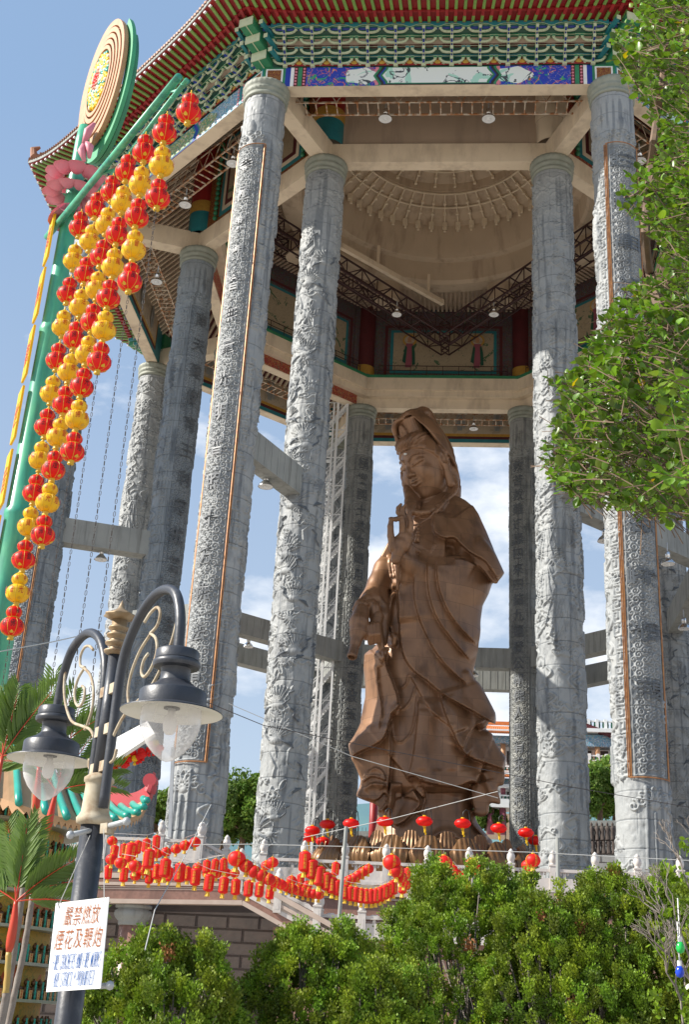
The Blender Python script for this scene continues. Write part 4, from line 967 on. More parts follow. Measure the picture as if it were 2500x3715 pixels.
def sheet(poly, d0, d1, k=.12, rnd_=.12, bend=0.):
    poly = smooth_line(list(poly)+[poly[0]], 4); X, Y = SX, SY
    pa = np.array(poly); sl = (slice(None),)*3
    ins = np.zeros(X.shape, bool); dd = np.full(X.shape, 1e9, np.float32)
    m = (X > pa[:, 0].min()-80) & (X < pa[:, 0].max()+80) & (Y > pa[:, 1].min()-80) & (Y < pa[:, 1].max()+80) & (DY > d0-1) & (DY < d1+1)
    x, y, dz = X[m], Y[m], DY[m]; d = np.full(x.shape, 1e9, np.float32); i_ = np.zeros(x.shape, bool)
    for a, b in zip(pa[:-1], pa[1:]):
        v = b-a; l = float(v@v)+1e-9; t = np.clip(((x-a[0])*v[0]+(y-a[1])*v[1])/l, 0, 1); d = np.minimum(d, (x-a[0]-t*v[0])**2+(y-a[1]-t*v[1])**2)
        c = ((a[1] > y) != (b[1] > y)) & (x < (b[0]-a[0])*(y-a[1])/(b[1]-a[1]+1e-9)+a[0]); i_ ^= c
    d = np.sqrt(d)/SM; d = np.where(i_, -d, d); sl_ = np.abs(dz-(d0+d1)/2)-(d1-d0)/2
    q0, q1 = d+rnd_, sl_+rnd_; v = np.minimum(np.maximum(q0, q1), 0)+np.sqrt(np.maximum(q0, 0)**2+np.maximum(q1, 0)**2)-rnd_
    G.F[m] = smin(G.F[m], v, k)
# cloak wing at the elbow, left wing, flared hems
sheet([(1180, 1250), (1258, 1370), (1302, 1470), (1345, 1588), (1296, 1598), (1200, 1480), (1100, 1380)], -1.9, .6)
sheet([(385, 1240), (325, 1350), (300, 1400), (262, 1468), (275, 1500), (240, 1572), (268, 1582), (330, 1520), (420, 1400)], -.9, .6)
sheet([(230, 2900), (100, 3030), (60, 3125), (90, 3190), (125, 3270), (145, 3340), (105, 3460), (160, 3500), (285, 3545), (300, 3600), (372, 3530), (380, 3350), (420, 3000)], -2.3, -.4, .2)
sheet([(1120, 2950), (1250, 2930), (1300, 3030), (1370, 3170), (1402, 3260), (1392, 3365), (1340, 3390), (1366, 3530), (1275, 3530), (1252, 3620), (1160, 3620), (1100, 3400)], -1.6, .9, .2, .2)
sheet([(1080, 2400), (1160, 2520), (1205, 2625), (1242, 2740), (1244, 2795), (1200, 2832), (1100, 2700)], -2.0, .8, .2, .2)
wt = np.clip(-DY*1.4-.1, 0, 1)
G.F = G.F-(hmap(SX, SY)*wt).astype(np.float32)
# left arm: sleeve, forearm
A = lambda x, y, d: SP(x, y, d)
G.chain([A(350, 1480, -.8), A(300, 1620, -1.2), A(235, 1760, -1.9), A(150, 1850, -2.5)], [.75, .75, .72, .62], .25)
G.chain([A(330, 1700, -1.6), A(350, 1900, -2.1), A(345, 2120, -2.3)], [.45, .4, .25], .2)
G.chain([A(265, 1830, -2.6), A(280, 2000, -2.7), A(330, 2190, -2.6)], [.42, .36, .2], .15)
G.chain([A(200, 1735, -2.6), A(130, 1790, -3.0), A(95, 1830, -3.0)], [.3, .3, .22], .12)
G.chain([A(250, 1770, -2.7), A(180, 1790, -3.1), A(110, 1850, -3.2)], .17, .1)
G.chain([A(230, 1700, -2.2), A(300, 1735, -2.3), A(345, 1790, -2.2)], .16, .1)
# rolled lower edges
G.chain([A(325, 2200, -2.6), A(352, 2215, -2.8), A(375, 2180, -2.6)], .16, .08); G.chain([A(420, 2060, -2.7), A(440, 2080, -2.8), A(432, 2130, -2.7)], .16, .08)
# raised arm sleeve
G.chain([A(640, 1520, -2.2), A(560, 1440, -3.0), A(490, 1370, -3.7)], [1.0, .72, .42], .25)
G.cone(A(560, 1330, -3.2), A(520, 1560, -2.6), .55, .5, .2); G.chain([A(655, 1330, -3.1), A(580, 1275, -3.6), A(510, 1300, -4.0), A(475, 1370, -4.1), A(465, 1500, -3.5), A(466, 1660, -3.0)], [.12, .13, .14, .14, .12, .1], .1)
# neck base and collars
for pts, r in (([(660, 985), (760, 1000), (880, 930)], .12), ([(600, 985), (700, 1010), (800, 985), (900, 880)], .16)):
    G.chain([A(x, y, -1.25-.3*(1 if 650 < x < 850 else 0)) for x, y in smooth_line(pts, 3)], r, .1)
V, F = G.mesh()
stat = thing('statue', 'towering bronze statue of a hooded robed goddess, one hand raised, the other pouring a vase', 'statue', (float(SP(720, 3850)[0]), YS, 9.2))
so_ = WL[stat.name]; npmesh('robe', V, F, 'bronze', stat, so_)
# head block, in a tilted frame: s to the figure's left, t up, f forward
yw, pt = rad(43), rad(27)
Ff = np.array([-sin(yw)*cos(pt), -cos(yw)*cos(pt), -sin(pt)]); Tt = np.array([-sin(yw)*sin(pt), -cos(yw)*sin(pt), cos(pt)]); Ss = np.array([cos(yw), -sin(yw), 0.])
Ss_, Tt_ = Ss*cos(.09)+Tt*sin(.09), -Ss*sin(.09)+Tt*cos(.09); Ss, Tt = Ss_, Tt_
HC = np.array(SP(712, 598, -.5)); HK = 1.12
Hf = lambda s, t, f: HC+Ss*s+Tt*t+Ff*f
G2 = Grid((float(HC[0])-3.3, YS-4.6, 31.0), (float(HC[0])+3.0, YS+2.4, 41.4), .052)
dX, dY, dZ = G2.X-HC[0], G2.Y-HC[1], G2.Z-HC[2]
s_, t_, f_ = dX*Ss[0]+dY*Ss[1]+dZ*Ss[2], dX*Tt[0]+dY*Tt[1]+dZ*Tt[2], dX*Ff[0]+dY*Ff[1]+dZ*Ff[2]
ax = (Ss, Tt, Ff)
G2.ell(Hf(0, .3, -.1), (1.34, 1.7, 1.6), ax, .1); G2.ell(Hf(0, -.62, .22), (1.20, 1.42, 1.22), ax, .3); G2.ell(Hf(0, -1.60, .85), (.44, .36, .40), ax, .3)
for q in (-1, 1):
    G2.ell(Hf(q*.62, -.35, .95), (.5, .55, .45), ax, .25)
    G2.ell(Hf(q*.56, .52, 1.62), (.50, .2, .22), ax, .18, 'sub')
    G2.ell(Hf(q*.56, .40, 1.10), (.46, .24, .30), ax, .06)
    br = [Hf(q*.14, .42, 1.55), Hf(q*.22, .7, 1.56), Hf(q*.5, .9, 1.42), Hf(q*.85, .86, 1.18), Hf(q*1.1, .68, .9)]; G2.chain(br, [.03, .045, .045, .04, .03], .06)
    G2.chain([Hf(q*.18, .20, 1.45), Hf(q*.45, .22, 1.47), Hf(q*.75, .28, 1.33), Hf(q*1.02, .38, 1.06)], .045, .02, 'sub')
    G2.chain([Hf(q*.2, .24, 1.43), Hf(q*.45, .27, 1.47), Hf(q*.75, .33, 1.34), Hf(q*1.05, .44, 1.05)], .05, .03)
    G2.ell(Hf(q*.2, -.27, 1.55), (.15, .13, .18), ax, .06)
    G2.ell(Hf(q*1.38, .05, -.15), (.14, .62, .34), ax, .06); G2.cone(Hf(q*1.42, -.3, -.12), Hf(q*1.42, -1.6, .02), .2, .27, .1); G2.ell(Hf(q*1.55, .12, -.08), (.12, .42, .16), ax, .05, 'sub')
G2.cone(Hf(0, .55, 1.42), Hf(0, -.22, 1.78), .11, .19, .12)
G2.chain([Hf(-.46, -.76, 1.28), Hf(-.16, -.66, 1.50), Hf(0, -.70, 1.53), Hf(.16, -.66, 1.50), Hf(.46, -.74, 1.28)], .07, .05); G2.chain([Hf(-.32, -.86, 1.36), Hf(0, -.93, 1.49), Hf(.32, -.86, 1.36)], .09, .05)
G2.chain([Hf(-.48, -.77, 1.38), Hf(0, -.80, 1.60), Hf(.48, -.75, 1.38)], .02, .03, 'sub'); G2.chain([Hf(-.07, -.4, 1.58), Hf(.0, -.58, 1.6)], .05, .05, 'sub')
face = G2.F.copy()
# hair with combed strands
hr = (np.sqrt((s_/1.47)**2+((t_-.35)/1.85)**2+((f_+.1)/1.72)**2)-1)*1.45
ang = np.arctan2(s_, t_-1.0); hr += .035*np.sin((f_*3+np.abs(s_)*5+t_*3)*4.2); hl = 1.32-1.35*np.clip(1.25-f_, 0, 5)+.25*np.abs(s_); hr = np.maximum(hr, -(t_-hl)*.6)
hr = smin(hr, (np.sqrt((s_/1.15)**2+((t_-1.75)/.62)**2+((f_-.3)/1.15)**2)-1)*.8+.03*np.sin(ang*30), .1)
G2.F = np.minimum(G2.F, hr.astype(np.float32))
# crown knot with ribs and plaque
a_ = np.arctan2(s_, f_-.2); a_ = np.arctan2(s_-.15, f_-.05); rk = np.sqrt((s_-.15)**2+(f_-.05)**2); rr_ = .70-.05*(t_-2)+.014*np.sin(a_*26); G2.F = smin(G2.F, np.maximum(rk-rr_, np.abs(t_-2.6)-.65).astype(np.float32), .06)
G2.ell(Hf(.0, 2.35, .86), (.30, .66, .14), ax, .04); G2.ell(Hf(.0, 2.45, .98), (.12, .24, .10), ax, .03); G2.ell(Hf(.0, 2.1, .98), (.2, .15, .12), ax, .03); G2.ell(Hf(.0, 2.72, .96), (.09, .1, .09), ax, .02)
G2.ell(Hf(.1, 1.95, .1), (.92, .16, .9), ax, .05)
# hood: shell, open to the front, lip flared
tt = np.where(t_ > .9, (t_-.9)/2.95, (t_-.9)/9.); E1 = (np.sqrt((s_/1.60)**2+tt**2+((f_+.35)/1.68)**2)-1)*1.6
E2 = (np.sqrt((s_/1.42)**2+np.where(t_ > .9, (t_-.9)/2.72, (t_-.9)/12.)**2+(np.minimum(f_+.35, 0)/1.5)**2)-1)*1.5
cutf = -.45+.50*np.clip(t_-.6, -3, 9)-.12*np.abs(s_)+.18*np.sin(t_*1.6)
Hd = np.maximum(np.maximum(E1, -E2), f_-cutf); Hd = np.maximum(Hd, -t_-2.9)
G2.F = smin(G2.F, Hd.astype(np.float32), .05)
SXh, SYh = scoord(G2)
hp = lambda x, y, d: HC+(np.array(SP(x, y, d))-HC)/HK
rim = [(430, 245, -1.9), (450, 195, -2.1), (500, 168, -2.2), (545, 118, -2.1), (600, 112, -1.9), (636, 118, -1.7), (655, 190, -1.6), (690, 270, -1.5), (760, 335, -1.5), (820, 420, -1.5), (880, 470, -1.3), (905, 560, -1.2), (920, 640, -1.1), (965, 705, -1.0), (985, 770, -1.2), (950, 830, -1.4), (890, 880, -1.7), (840, 940, -1.9), (795, 985, -2.1)]
G2.chain([hp(*p) for p in smooth_line(rim, 2)], .115, .07)
G2.chain([hp(*p) for p in smooth_line([(430, 245, -1.9), (445, 300, -1.6), (470, 400, -1.2), (470, 470, -.6)], 2)], [.115]*7, .07)
# sheet between rim and shell at the peak
for a, b, ra in (((500, 168, -2.0), (640, 120, -.9), .12), ((600, 118, -1.8), (700, 110, -.6), .16), ((440, 230, -1.8), (560, 210, -.8), .12), ((440, 280, -1.6), (520, 330, -.6), .12), ((545, 130, -2.0), (660, 100, -.6), .14), ((470, 190, -1.9), (600, 150, -.8), .12), ((435, 250, -1.7), (520, 270, -.6), .12)): G2.cone(hp(*a), hp(*b), ra, ra+.08, .2)
G2.chain([hp(*p) for p in smooth_line([(680, 95, -.4), (735, 130, -.2), (790, 240, -.1), (865, 350, 0), (915, 450, 0), (935, 580, .1), (945, 700, .2), (965, 800, .2), (975, 870, .1)], 2)], .24, .25)
G2.chain([hp(*p) for p in smooth_line([(500, 640, -.2), (530, 740, -.4), (560, 840, -.9), (562, 940, -1.3), (575, 985, -1.6)], 2)], [.1, .12, .16, .2, .22, .24, .24, .22, .2], .2)
for a, b, ra, rb in (((930, 600, .5), (930, 820, .4), .45, .55), ((930, 820, .4), (900, 960, .2), .55, .6), ((860, 760, .3), (850, 950, .2), .55, .7), ((880, 700, .4), (800, 900, .5), .5, .8), ((900, 880, -.6), (850, 960, -.9), .25, .3), ((520, 500, .2), (560, 800, -.1), .12, .22), ((560, 760, -.2), (590, 950, -1.0), .22, .30), ((620, 800, -.2), (630, 950, -.9), .25, .3)): G2.cone(hp(*a), hp(*b), ra, rb, .2)
G2.chain([hp(*p) for p in smooth_line([(560, 830, -.6), (600, 900, -1.2), (585, 980, -1.6)], 2)], .22, .2)
# neck with rings
nk = [hp(765, 740, .35), hp(765, 850, .25), hp(768, 950, .1), hp(772, 1060, .4)]; G2.chain(nk, [.52, .60, .92, 1.2], .08)
for x0, y0, x1, y1, r in ((668, 850, 820, 800, .5), (672, 905, 870, 850, .5)): G2.chain([hp(*p) for p in smooth_line([(x0+20, y0+8, -.25), ((x0+x1)/2, (y0+y1)/2+30, -.52), (x1, y1, -.2)], 3)], .07, .12)
G2.chain([hp(*p) for p in smooth_line([(610, 985, -1.5), (740, 985, -1.75), (860, 900, -1.35), (905, 840, -.8)], 3)], .16, .12)
V, F = G2.mesh(); V = HC+(V-HC)*HK; npmesh('head', V, F, 'bronze', stat, so_)
mb = MB(); mb.smooth = True; c = Vector(Hf(0, 1.12*HK, 1.36*HK)); mb.lathe([(.01, -.09), (.1, -.05), (.13, 0), (.1, .05), (.01, .09)], c, 12); obj('urna', mb, 'urna', stat)
# raised hand
G3 = Grid(tuple(np.array(SP(490, 1400, -5.2))-np.array([1.4, 0, .3])), tuple(np.array(SP(490, 900, -3.0))+np.array([1.4, .4, .3])), .034)
h = lambda x, y, d=-4.1: SP(x, y, d)
G3.chain([h(450, 1400), h(470, 1330), h(492, 1260)], [.33, .38, .42], .15); G3.chain([h(450, 1310), h(440, 1240), h(500, 1200)], [.28, .22, .3], .15)
G3.chain([h(530, 1290), h(560, 1220), h(570, 1150)], [.33, .30, .2], .15); G3.chain([h(500, 1250), h(525, 1190), h(530, 1145)], [.36, .33, .25], .15)
G3.chain([h(428, 1300, -4.2), h(405, 1190, -4.35), h(402, 1110, -4.45), h(410, 1045, -4.5)], [.30, .23, .20, .15], .06)
G3.chain([h(508, 1160, -4.2), h(505, 1080, -4.45), h(500, 1030, -4.55), h(450, 1047, -4.6), h(398, 1040, -4.55)], [.23, .2, .18, .16, .10], .04)
G3.chain([h(525, 1150, -4.0), h(520, 1060, -3.95), h(472, 985, -4.0), h(472, 950, -4.05), h(494, 918, -4.2)], [.21, .19, .18, .16, .10], .04)
G3.chain([h(548, 1150, -4.05), h(543, 1060, -4.1), h(512, 985, -4.15), h(512, 955, -4.2), h(533, 922, -4.35)], [.21, .19, .18, .16, .10], .04)
G3.chain([h(575, 1150, -4.15), h(583, 1080, -4.25), h(566, 1020, -4.3), h(572, 978, -4.35)], [.21, .19, .17, .11], .04)
V, F = G3.mesh(); npmesh('raised_hand', V, F, 'bronze', stat, so_)
# vase and the hand round it
v0, v1 = np.array(SP(160, 1790, -3.1)), np.array(SP(68, 2245, -4.4))
G4 = Grid(tuple(np.minimum(v0, v1)-np.array([.9, .9, .9])), tuple(np.maximum(v0, v1)+np.array([2.0, 1.2, .9])), .042)
vp = lambda x, y, d: SP(x, y, d)
G4.chain([vp(150, 1850, -3.3), vp(128, 1950, -3.6), vp(118, 2030, -3.8), vp(98, 2120, -4.05), vp(80, 2190, -4.25), vp(68, 2235, -4.4)], [.50, .62, .52, .33, .27, .33], .15)
G4.cone(vp(66, 2238, -4.42), vp(60, 2262, -4.5), .2, .24, .02, 'sub')
G4.chain([vp(290, 1900, -2.7), vp(262, 2000, -3.0), vp(245, 2080, -3.2)], [.42, .42, .36], .15)
for i, x in enumerate((212, 240, 266, 292)):
    G4.chain([vp(x+12, 2125-6*i, -3.35), vp(x+6, 2060-4*i, -3.75), vp(x-6+3*i, 1985-6*i, -3.7+.05*i), vp(x-4+3*i, 1955-2*i, -3.55)], [.17, .17, .15, .09], .03)
G4.chain([vp(190, 2080, -3.4), vp(170, 2040, -3.9), vp(150, 1990, -4.05)], [.2, .17, .1], .05)
V, F = G4.mesh(); npmesh('pouring_hand', V, F, 'bronze', stat, so_)
# bead necklace with pendant
mb = MB(); mb.smooth = True
nl = smooth_line([(785, 985), (755, 1020), (700, 1060), (640, 1092), (600, 1100)], 9)
for x, y in nl: mb.lathe([(.01, -.07), (.075, 0), (.01, .07)], SP(x, y, -2.55), 8)
for x, y, r in ((650, 1100, .12), (640, 1115, .08), (665, 1105, .08), (650, 1130, .1), (645, 1160, .12), (640, 1185, .16)): mb.lathe([(.01, -r), (r*.9, -r*.4), (r, 0), (r*.9, r*.4), (.01, r)], SP(x, y, -2.75), 8)
mb.tube([SP(640, 1185, -2.75), SP(634, 1245, -2.85)], [.1, .19], 8)
obj('necklace', mb, 'bronze', stat)
# lotus pedestal
mb = MB(); mb.smooth = True
LC = Vector((float(so_[0]), YS, 0)); 
mat('bronze_petal', (.16, .085, .035), (.22, .12, .055), ns=.8, rough=.4, metal=.45, stain=(.12, .07, .035), ss=1)
def petal(mb, a, R0, w, hgt, z0, bulge, seg=17):
    n = Vector((cos(a), sin(a), 0)); t = Vector((-sin(a), cos(a), 0))
    def fn(u, v):
        q = 2*u-1; ww = w*(.60+.40*math.sin(PI*(.06+.80*v)))
        fl = .10*abs(math.sin(q*3.5*PI))*(1-v*.3)
        o = R0+bulge*(math.sin(PI*(.15+.8*v)))*(1-.35*q*q)+fl; z = z0+hgt*v-(.42*hgt*q*q*abs(q)*v**3)
        o += .16*max(0, (v-.8)/.2)
        return LC+n*o+t*(q*ww)+Vector((0, 0, z))
    mb.grid(fn, 29, seg)
NP = 19
for i in range(NP):
    a = -PI/2+.04+2*PI*i/NP
    petal(mb, a, 6.25, 1.12, 2.1, 8.05, .95); petal(mb, a+PI/NP, 6.0, .85, 2.35, 8.1, .5)
mb.lathe([(5.9, 4.9), (5.9, 8.1), (6.3, 8.2), (6.2, 9.9), (6.0, 10.1), (.1, 10.3)], LC, 48, cap=False)
o_ = obj('lotus_pedestal', mb, 'bronze_petal', stat)
# ---------------------------------------------------------------- foreground: lamp post and sign
ORD = ['first', 'second', 'third', 'fourth', 'fifth', 'sixth', 'seventh', 'eighth', 'ninth', 'tenth', 'eleventh', 'twelfth', 'thirteenth', 'fourteenth', 'fifteenth', 'sixteenth', 'seventeenth', 'eighteenth', 'nineteenth', 'twentieth'] + ['%d%s' % (n, 'th' if n % 10 not in (1, 2, 3) else ('st', 'nd', 'rd')[n % 10-1]) for n in range(21, 60)]
GZ = -1.7
LPX, LPY = -1.90, 6.70
lp = thing('street_lamp', 'black double armed lamp post with cream scrolls and two glass globe lamps', 'street lamp', (LPX, LPY, GZ))
lb = Vector((LPX, LPY, 0))
mb = MB(); mb.smooth = True
mb.lathe([(.070, GZ), (.065, .95)], lb, 24); mb.lathe([(.040, 1.14), (.038, 1.84)], lb, 20)
obj('pole', mb, 'lamp_black', lp)
mb = MB(); mb.smooth = True
mb.lathe([(.07, .90), (.092, .91), (.095, .935), (.082, .95), (.074, .97), (.068, 1.10), (.072, 1.12), (.080, 1.125), (.080, 1.145), (.06, 1.16), (.041, 1.17)], lb, 28)
obj('collar', mb, 'lamp_cream', lp)
mb = MB(); mb.smooth = True
pf = [(.042, 1.82), (.066, 1.835), (.068, 1.845), (.042, 1.85), (.042, 1.87), (.064, 1.882), (.066, 1.892), (.042, 1.90), (.042, 1.915), (.062, 1.927), (.064, 1.937), (.042, 1.945), (.042, 1.96), (.058, 1.97), (.058, 1.98), (.042, 1.99), (.046, 2.02)]
mb.lathe(pf, lb, 24); mb.lathe([(.044, 2.02), (.086, 2.045), (.084, 2.052), (.05, 2.07), (.022, 2.09), (.012, 2.115), (.002, 2.14)], lb, 32, lobes=lambda i, t: .14*abs(cos(4*t))**3 if i in (1, 2) else 0)
obj('finial', mb, 'brass_old', lp)
ud = Vector((.6, -.8, 0))
Q = lambda d, z: lb+ud*d+Vector((0, 0, z))
for s in (1, -1):
    arch = smooth_line([(.105, .98), (.105, 1.4), (.11, 1.70), (.17, 1.86), (.32, 2.0), (.52, 2.06), (.72, 2.01), (.82, 1.87), (.845, 1.72), (.845, 1.66)], 5)
    mb = MB(); mb.smooth = True; mb.tube([Q(s*a, z) for a, z in arch], .027, 12); arm = obj('arm', mb, 'lamp_black', lp)
    cv = lambda x, y: (.1+(x-810)/325*.745, 1.67+(870-y)/360*.38)
    mb = MB(); mb.smooth = True
    for path in ([(1115, 620), (1105, 760), (1070, 880), (1010, 990), (930, 1045), (870, 1085), (830, 1150), (795, 1240), (805, 1300), (840, 1295), (850, 1245)],
                 [(925, 625), (955, 590), (990, 580), (1012, 620), (1003, 680), (968, 705)], [(968, 705), (1005, 750), (1018, 820), (1000, 890), (965, 925), (942, 890), (948, 835), (970, 810)], [(968, 712), (920, 770), (885, 860), (875, 960), (895, 1050), (908, 1072)]):
        mb.tube([Q(s*a, z) for a, z in [cv(*p) for p in smooth_line(path, 4)]], .0085, 8)
    obj('scroll', mb, 'lamp_cream', lp)
    for z in (1.62, 1.40, 1.20): mb = MB(); mb.bar(Q(s*.035, z), Q(s*.108, z), .05, .055); obj('clamp', mb, 'lamp_cream', lp)
    c = Q(s*.845, 1.38)
    mb = MB(); mb.smooth = True
    mb.lathes([[(.001, .297), (.07, .296), (.101, .290)], [(.101, .290), (.109, .282), (.109, .240)]], c, 40); top = obj('lamp_cap', mb, 'lamp_black', lp)
    mb = MB(); mb.smooth = True
    mb.lathes([[(.109, .238), (.118, .230), (.119, .214), (.112, .202)], [(.112, .202), (.078, .196)], [(.078, .196), (.073, .185), (.073, .145), (.079, .132)], [(.079, .132), (.105, .110), (.150, .088), (.162, .080)], [(.162, .080), (.166, .074), (.166, .006)], [(.166, .006), (.21, -.006), (.250, -.020)], [(.250, -.020), (.253, -.026)]], c, 48)
    hd = obj('lamp_hood', mb, 'lamp_black', lp)
    mb = MB(); mb.smooth = True; mb.lathe([(.251, -.026), (.18, -.008), (.03, .004), (.001, .004)], c, 48, cap=False); obj('reflector', mb, 'lamp_white', lp)
    mb = MB(); mb.smooth = True; mb.lathe([(.146, -.004), (.150, -.05), (.147, -.09), (.134, -.135), (.108, -.18), (.07, -.222), (.03, -.252), (.001, -.262)], c, 48, cap=False); obj('globe', mb, 'globe', lp)
    mb = MB(); mb.smooth = True; mb.lathe([(.001, .0), (.018, -.002), (.018, -.03), (.030, -.05), (.036, -.08), (.032, -.11), (.018, -.128), (.001, -.132)], c, 20); obj('bulb', mb, 'opal', lp)
    mb = MB(); mb.lathe([(.04, .002), (.04, -.004)], c, 20); obj('bulb_seat', mb, 'black', lp)
mb = MB(); mb.smooth = True
for a, b in ((P(222, 1885, 6.68), P(160, 1899, 6.55)), (P(240, 1880, 6.62), P(288, 1868, 6.45)), (P(215, 2243, 6.62), P(250, 2241, 6.45))):
    mb.tube([a, b], .014, 10); mb.lathe([(.001, -.022), (.016, -.016), (.022, 0), (.016, .016), (.001, .022)], b, 12)
obj('cross_bar', mb, 'steel', lp)
mb = MB(); mb.bar(P(236, 1886, 6.62), P(252, 1884, 6.6), .06, .05); obj('bracket', mb, 'lamp_cream', lp)
# hanging sign
TL, TR, BR, BL = P(127, 2054, 6.60), P(247.5, 2040, 6.42), None, P(105, 2256, 6.60); BR = TR+BL-TL
sgn = thing('sign', 'white rusty metal sign with orange characters and blue English text, hung from the lamp post', 'sign', tuple(BL))
nrm = (TR-TL).cross(BL-TL).normalized(); nrm = nrm if nrm.y < 0 else -nrm
mb = MB(); mb.prism([TL, TR, BR, BL], -nrm*.006); obj('board', mb, 'sign_white', sgn)
def sp_(fx, fy): return TL.lerp(TR, fx).lerp(BL.lerp(BR, fx), fy)+nrm*.003
ex, ey = (TR-TL).normalized(), (TL-BL).normalized(); wS, hS = (TR-TL).length, (TL-BL).length
mb = MB()
for i, ch in enumerate('嚴禁燃放'): put_text(mb, ch, sp_(.28+.17*i, .17), ex, ey+ex*.12, .100, .60)
for i, ch in enumerate('煙花及鞭炮'): put_text(mb, ch, sp_(.15+.18*i, .43), ex, ey+ex*.12, .104, .60)
obj('lettering', mb, 'sign_orange', sgn)
mb = MB()
SF = {'F': [[(0, 0), (0, 1), (1, 1)], [(0, .5), (.8, .5)]], 'I': [[(.5, 0), (.5, 1)]], 'R': [[(0, 0), (0, 1), (.8, 1), (1, .85), (1, .65), (.8, .5), (0, .5)], [(.5, .5), (1, 0)]], 'E': [[(1, 0), (0, 0), (0, 1), (1, 1)], [(0, .5), (.8, .5)]],
 'C': [[(1, .8), (.8, 1), (.2, 1), (0, .8), (0, .2), (.2, 0), (.8, 0), (1, .2)]], 'A': [[(0, 0), (.5, 1), (1, 0)], [(.2, .35), (.8, .35)]], 'K': [[(0, 0), (0, 1)], [(1, 1), (0, .4)], [(.35, .6), (1, 0)]], 'S': [[(1, .85), (.8, 1), (.2, 1), (0, .8), (.15, .58), (.85, .42), (1, .2), (.8, 0), (.2, 0), (0, .15)]],
 'N': [[(0, 0), (0, 1), (1, 0), (1, 1)]], 'D': [[(0, 0), (0, 1), (.6, 1), (1, .75), (1, .25), (.6, 0), (0, 0)]], 'W': [[(0, 1), (.25, 0), (.5, .8), (.75, 0), (1, 1)]], 'O': [[(.2, 0), (0, .2), (0, .8), (.2, 1), (.8, 1), (1, .8), (1, .2), (.8, 0), (.2, 0)]],
 'T': [[(0, 1), (1, 1)], [(.5, 0), (.5, 1)]], 'L': [[(0, 1), (0, 0), (1, 0)]], 'Y': [[(0, 1), (.5, .5), (1, 1)], [(.5, .5), (.5, 0)]], 'P': [[(0, 0), (0, 1), (.8, 1), (1, .85), (1, .6), (.8, .45), (0, .45)]], 'H': [[(0, 0), (0, 1)], [(1, 0), (1, 1)], [(0, .5), (1, .5)]], 'B': [[(0, 0), (0, 1), (.8, 1), (1, .85), (1, .65), (.8, .5), (0, .5)], [(.8, .5), (1, .35), (1, .15), (.8, 0), (0, 0)]]}
def fit(txt, fx0, fx1, fy0, fy1):
    adv = {'I': .45, ' ': .55, 'W': 1.25}; tot = sum(adv.get(c, 1) for c in txt); st_ = (fx1-fx0)/tot; x = fx0
    for c in txt:
        a = adv.get(c, 1)*st_; wd = a*.68
        for pl in SF.get(c, []):
            for p, q in zip(pl[:-1], pl[1:]):
                A_, B_ = [sp_(x+wd*r[0]+.022*(r[1]-.5), fy1+(fy0-fy1)*r[1]) for r in (p, q)]; d_ = (B_-A_); l = d_.length
                if l < 1e-6: continue
                n2 = d_.cross(nrm).normalized()*.0015; d_ = d_.normalized()*.001; mb.add([A_-d_-n2, B_+d_-n2, B_+d_+n2, A_-d_+n2], [(0, 1, 2, 3)])
        x += a
fit('FIRE CRACKERS AND FIRE WORKS', .08, .97, .60, .76); fit('ARE STRICTLY PROHIBITED', .13, .88, .80, .95)
obj('lettering', mb, 'sign_blue', sgn)
mb = MB()
mb.tube([P(135, 2056, 6.58), P(205, 1900, 6.55)], .0022, 5); mb.tube([P(237, 2043, 6.42), P(236, 1886, 6.55)], .0022, 5); mb.tube([P(236, 2043, 6.40), P(239, 2052, 6.39), P(233, 2050, 6.39)], .003, 5); mb.tube([P(131, 2052, 6.59), P(134, 2066, 6.58)], .003, 5)
obj('hanging_wire', mb, 'wire', sgn)
# ---------------------------------------------------------------- green lotus pole with lantern strings
KP = 1.124; PXY = (-8.1*KP, 21.0*KP)
gp = thing('lotus_pole', 'tall green painted pole topped with pink petals and an oval ring board', 'festival pole', (*PXY, GZ))
g0 = Vector((*PXY, 0))
mb = MB(); mb.smooth = True; mb.lathe([(.36, GZ)]+[(a*KP, b*KP) for a, b in [(.27, 7), (.255, 8.2), (.275, 8.25), (.275, 8.35), (.25, 8.4), (.2, 12.1), (.215, 12.15), (.215, 12.25), (.19, 12.3), (.165, 14.5), (.15, 16.8), (.12, 17.2)]], g0, 28); obj('pole', mb, 'green_pole', gp)
def cup(mb, a, z, r0, L_, w, tilt):
    n = Vector((cos(a), sin(a), 0)); t = Vector((-sin(a), cos(a), 0)); k = Vector((0, 0, 1))
    ax_ = n*cos(tilt)+k*sin(tilt); up = -n*sin(tilt)+k*cos(tilt)
    def fn(u, v):
        q = 2*u-1; ww = w*math.sqrt(max(.02, 1-(2*v-1.05)**2*.92)); return g0+Vector((0, 0, z))+n*r0+ax_*(L_*v)+t*(q*ww)-up*(.16*(1-q*q)*math.sin(PI*min(1, v+.1)))
    mb.grid(fn, 9, 9)
for z, r0, n_, L_, w, ti in ((17.80, .28, 10, .45, .23, .05), (17.45, .28, 10, .45, .22, -.30), (17.0, .20, 7, .50, .22, -1.0)):
    for i in range(n_): mb = MB(); mb.smooth = True; cup(mb, 2*PI*(i+.5*(z < 17.6))/n_, z, r0, L_, w, ti); obj('petal', mb, 'pink', gp)
mc = P(238, 192, 23.9); e1 = Vector((.66, -.75, 0)); e2 = Vector((0, 0, 1)); nn = Vector((-.75, -.66, 0))
hx, hz_ = 1.12, 1.86
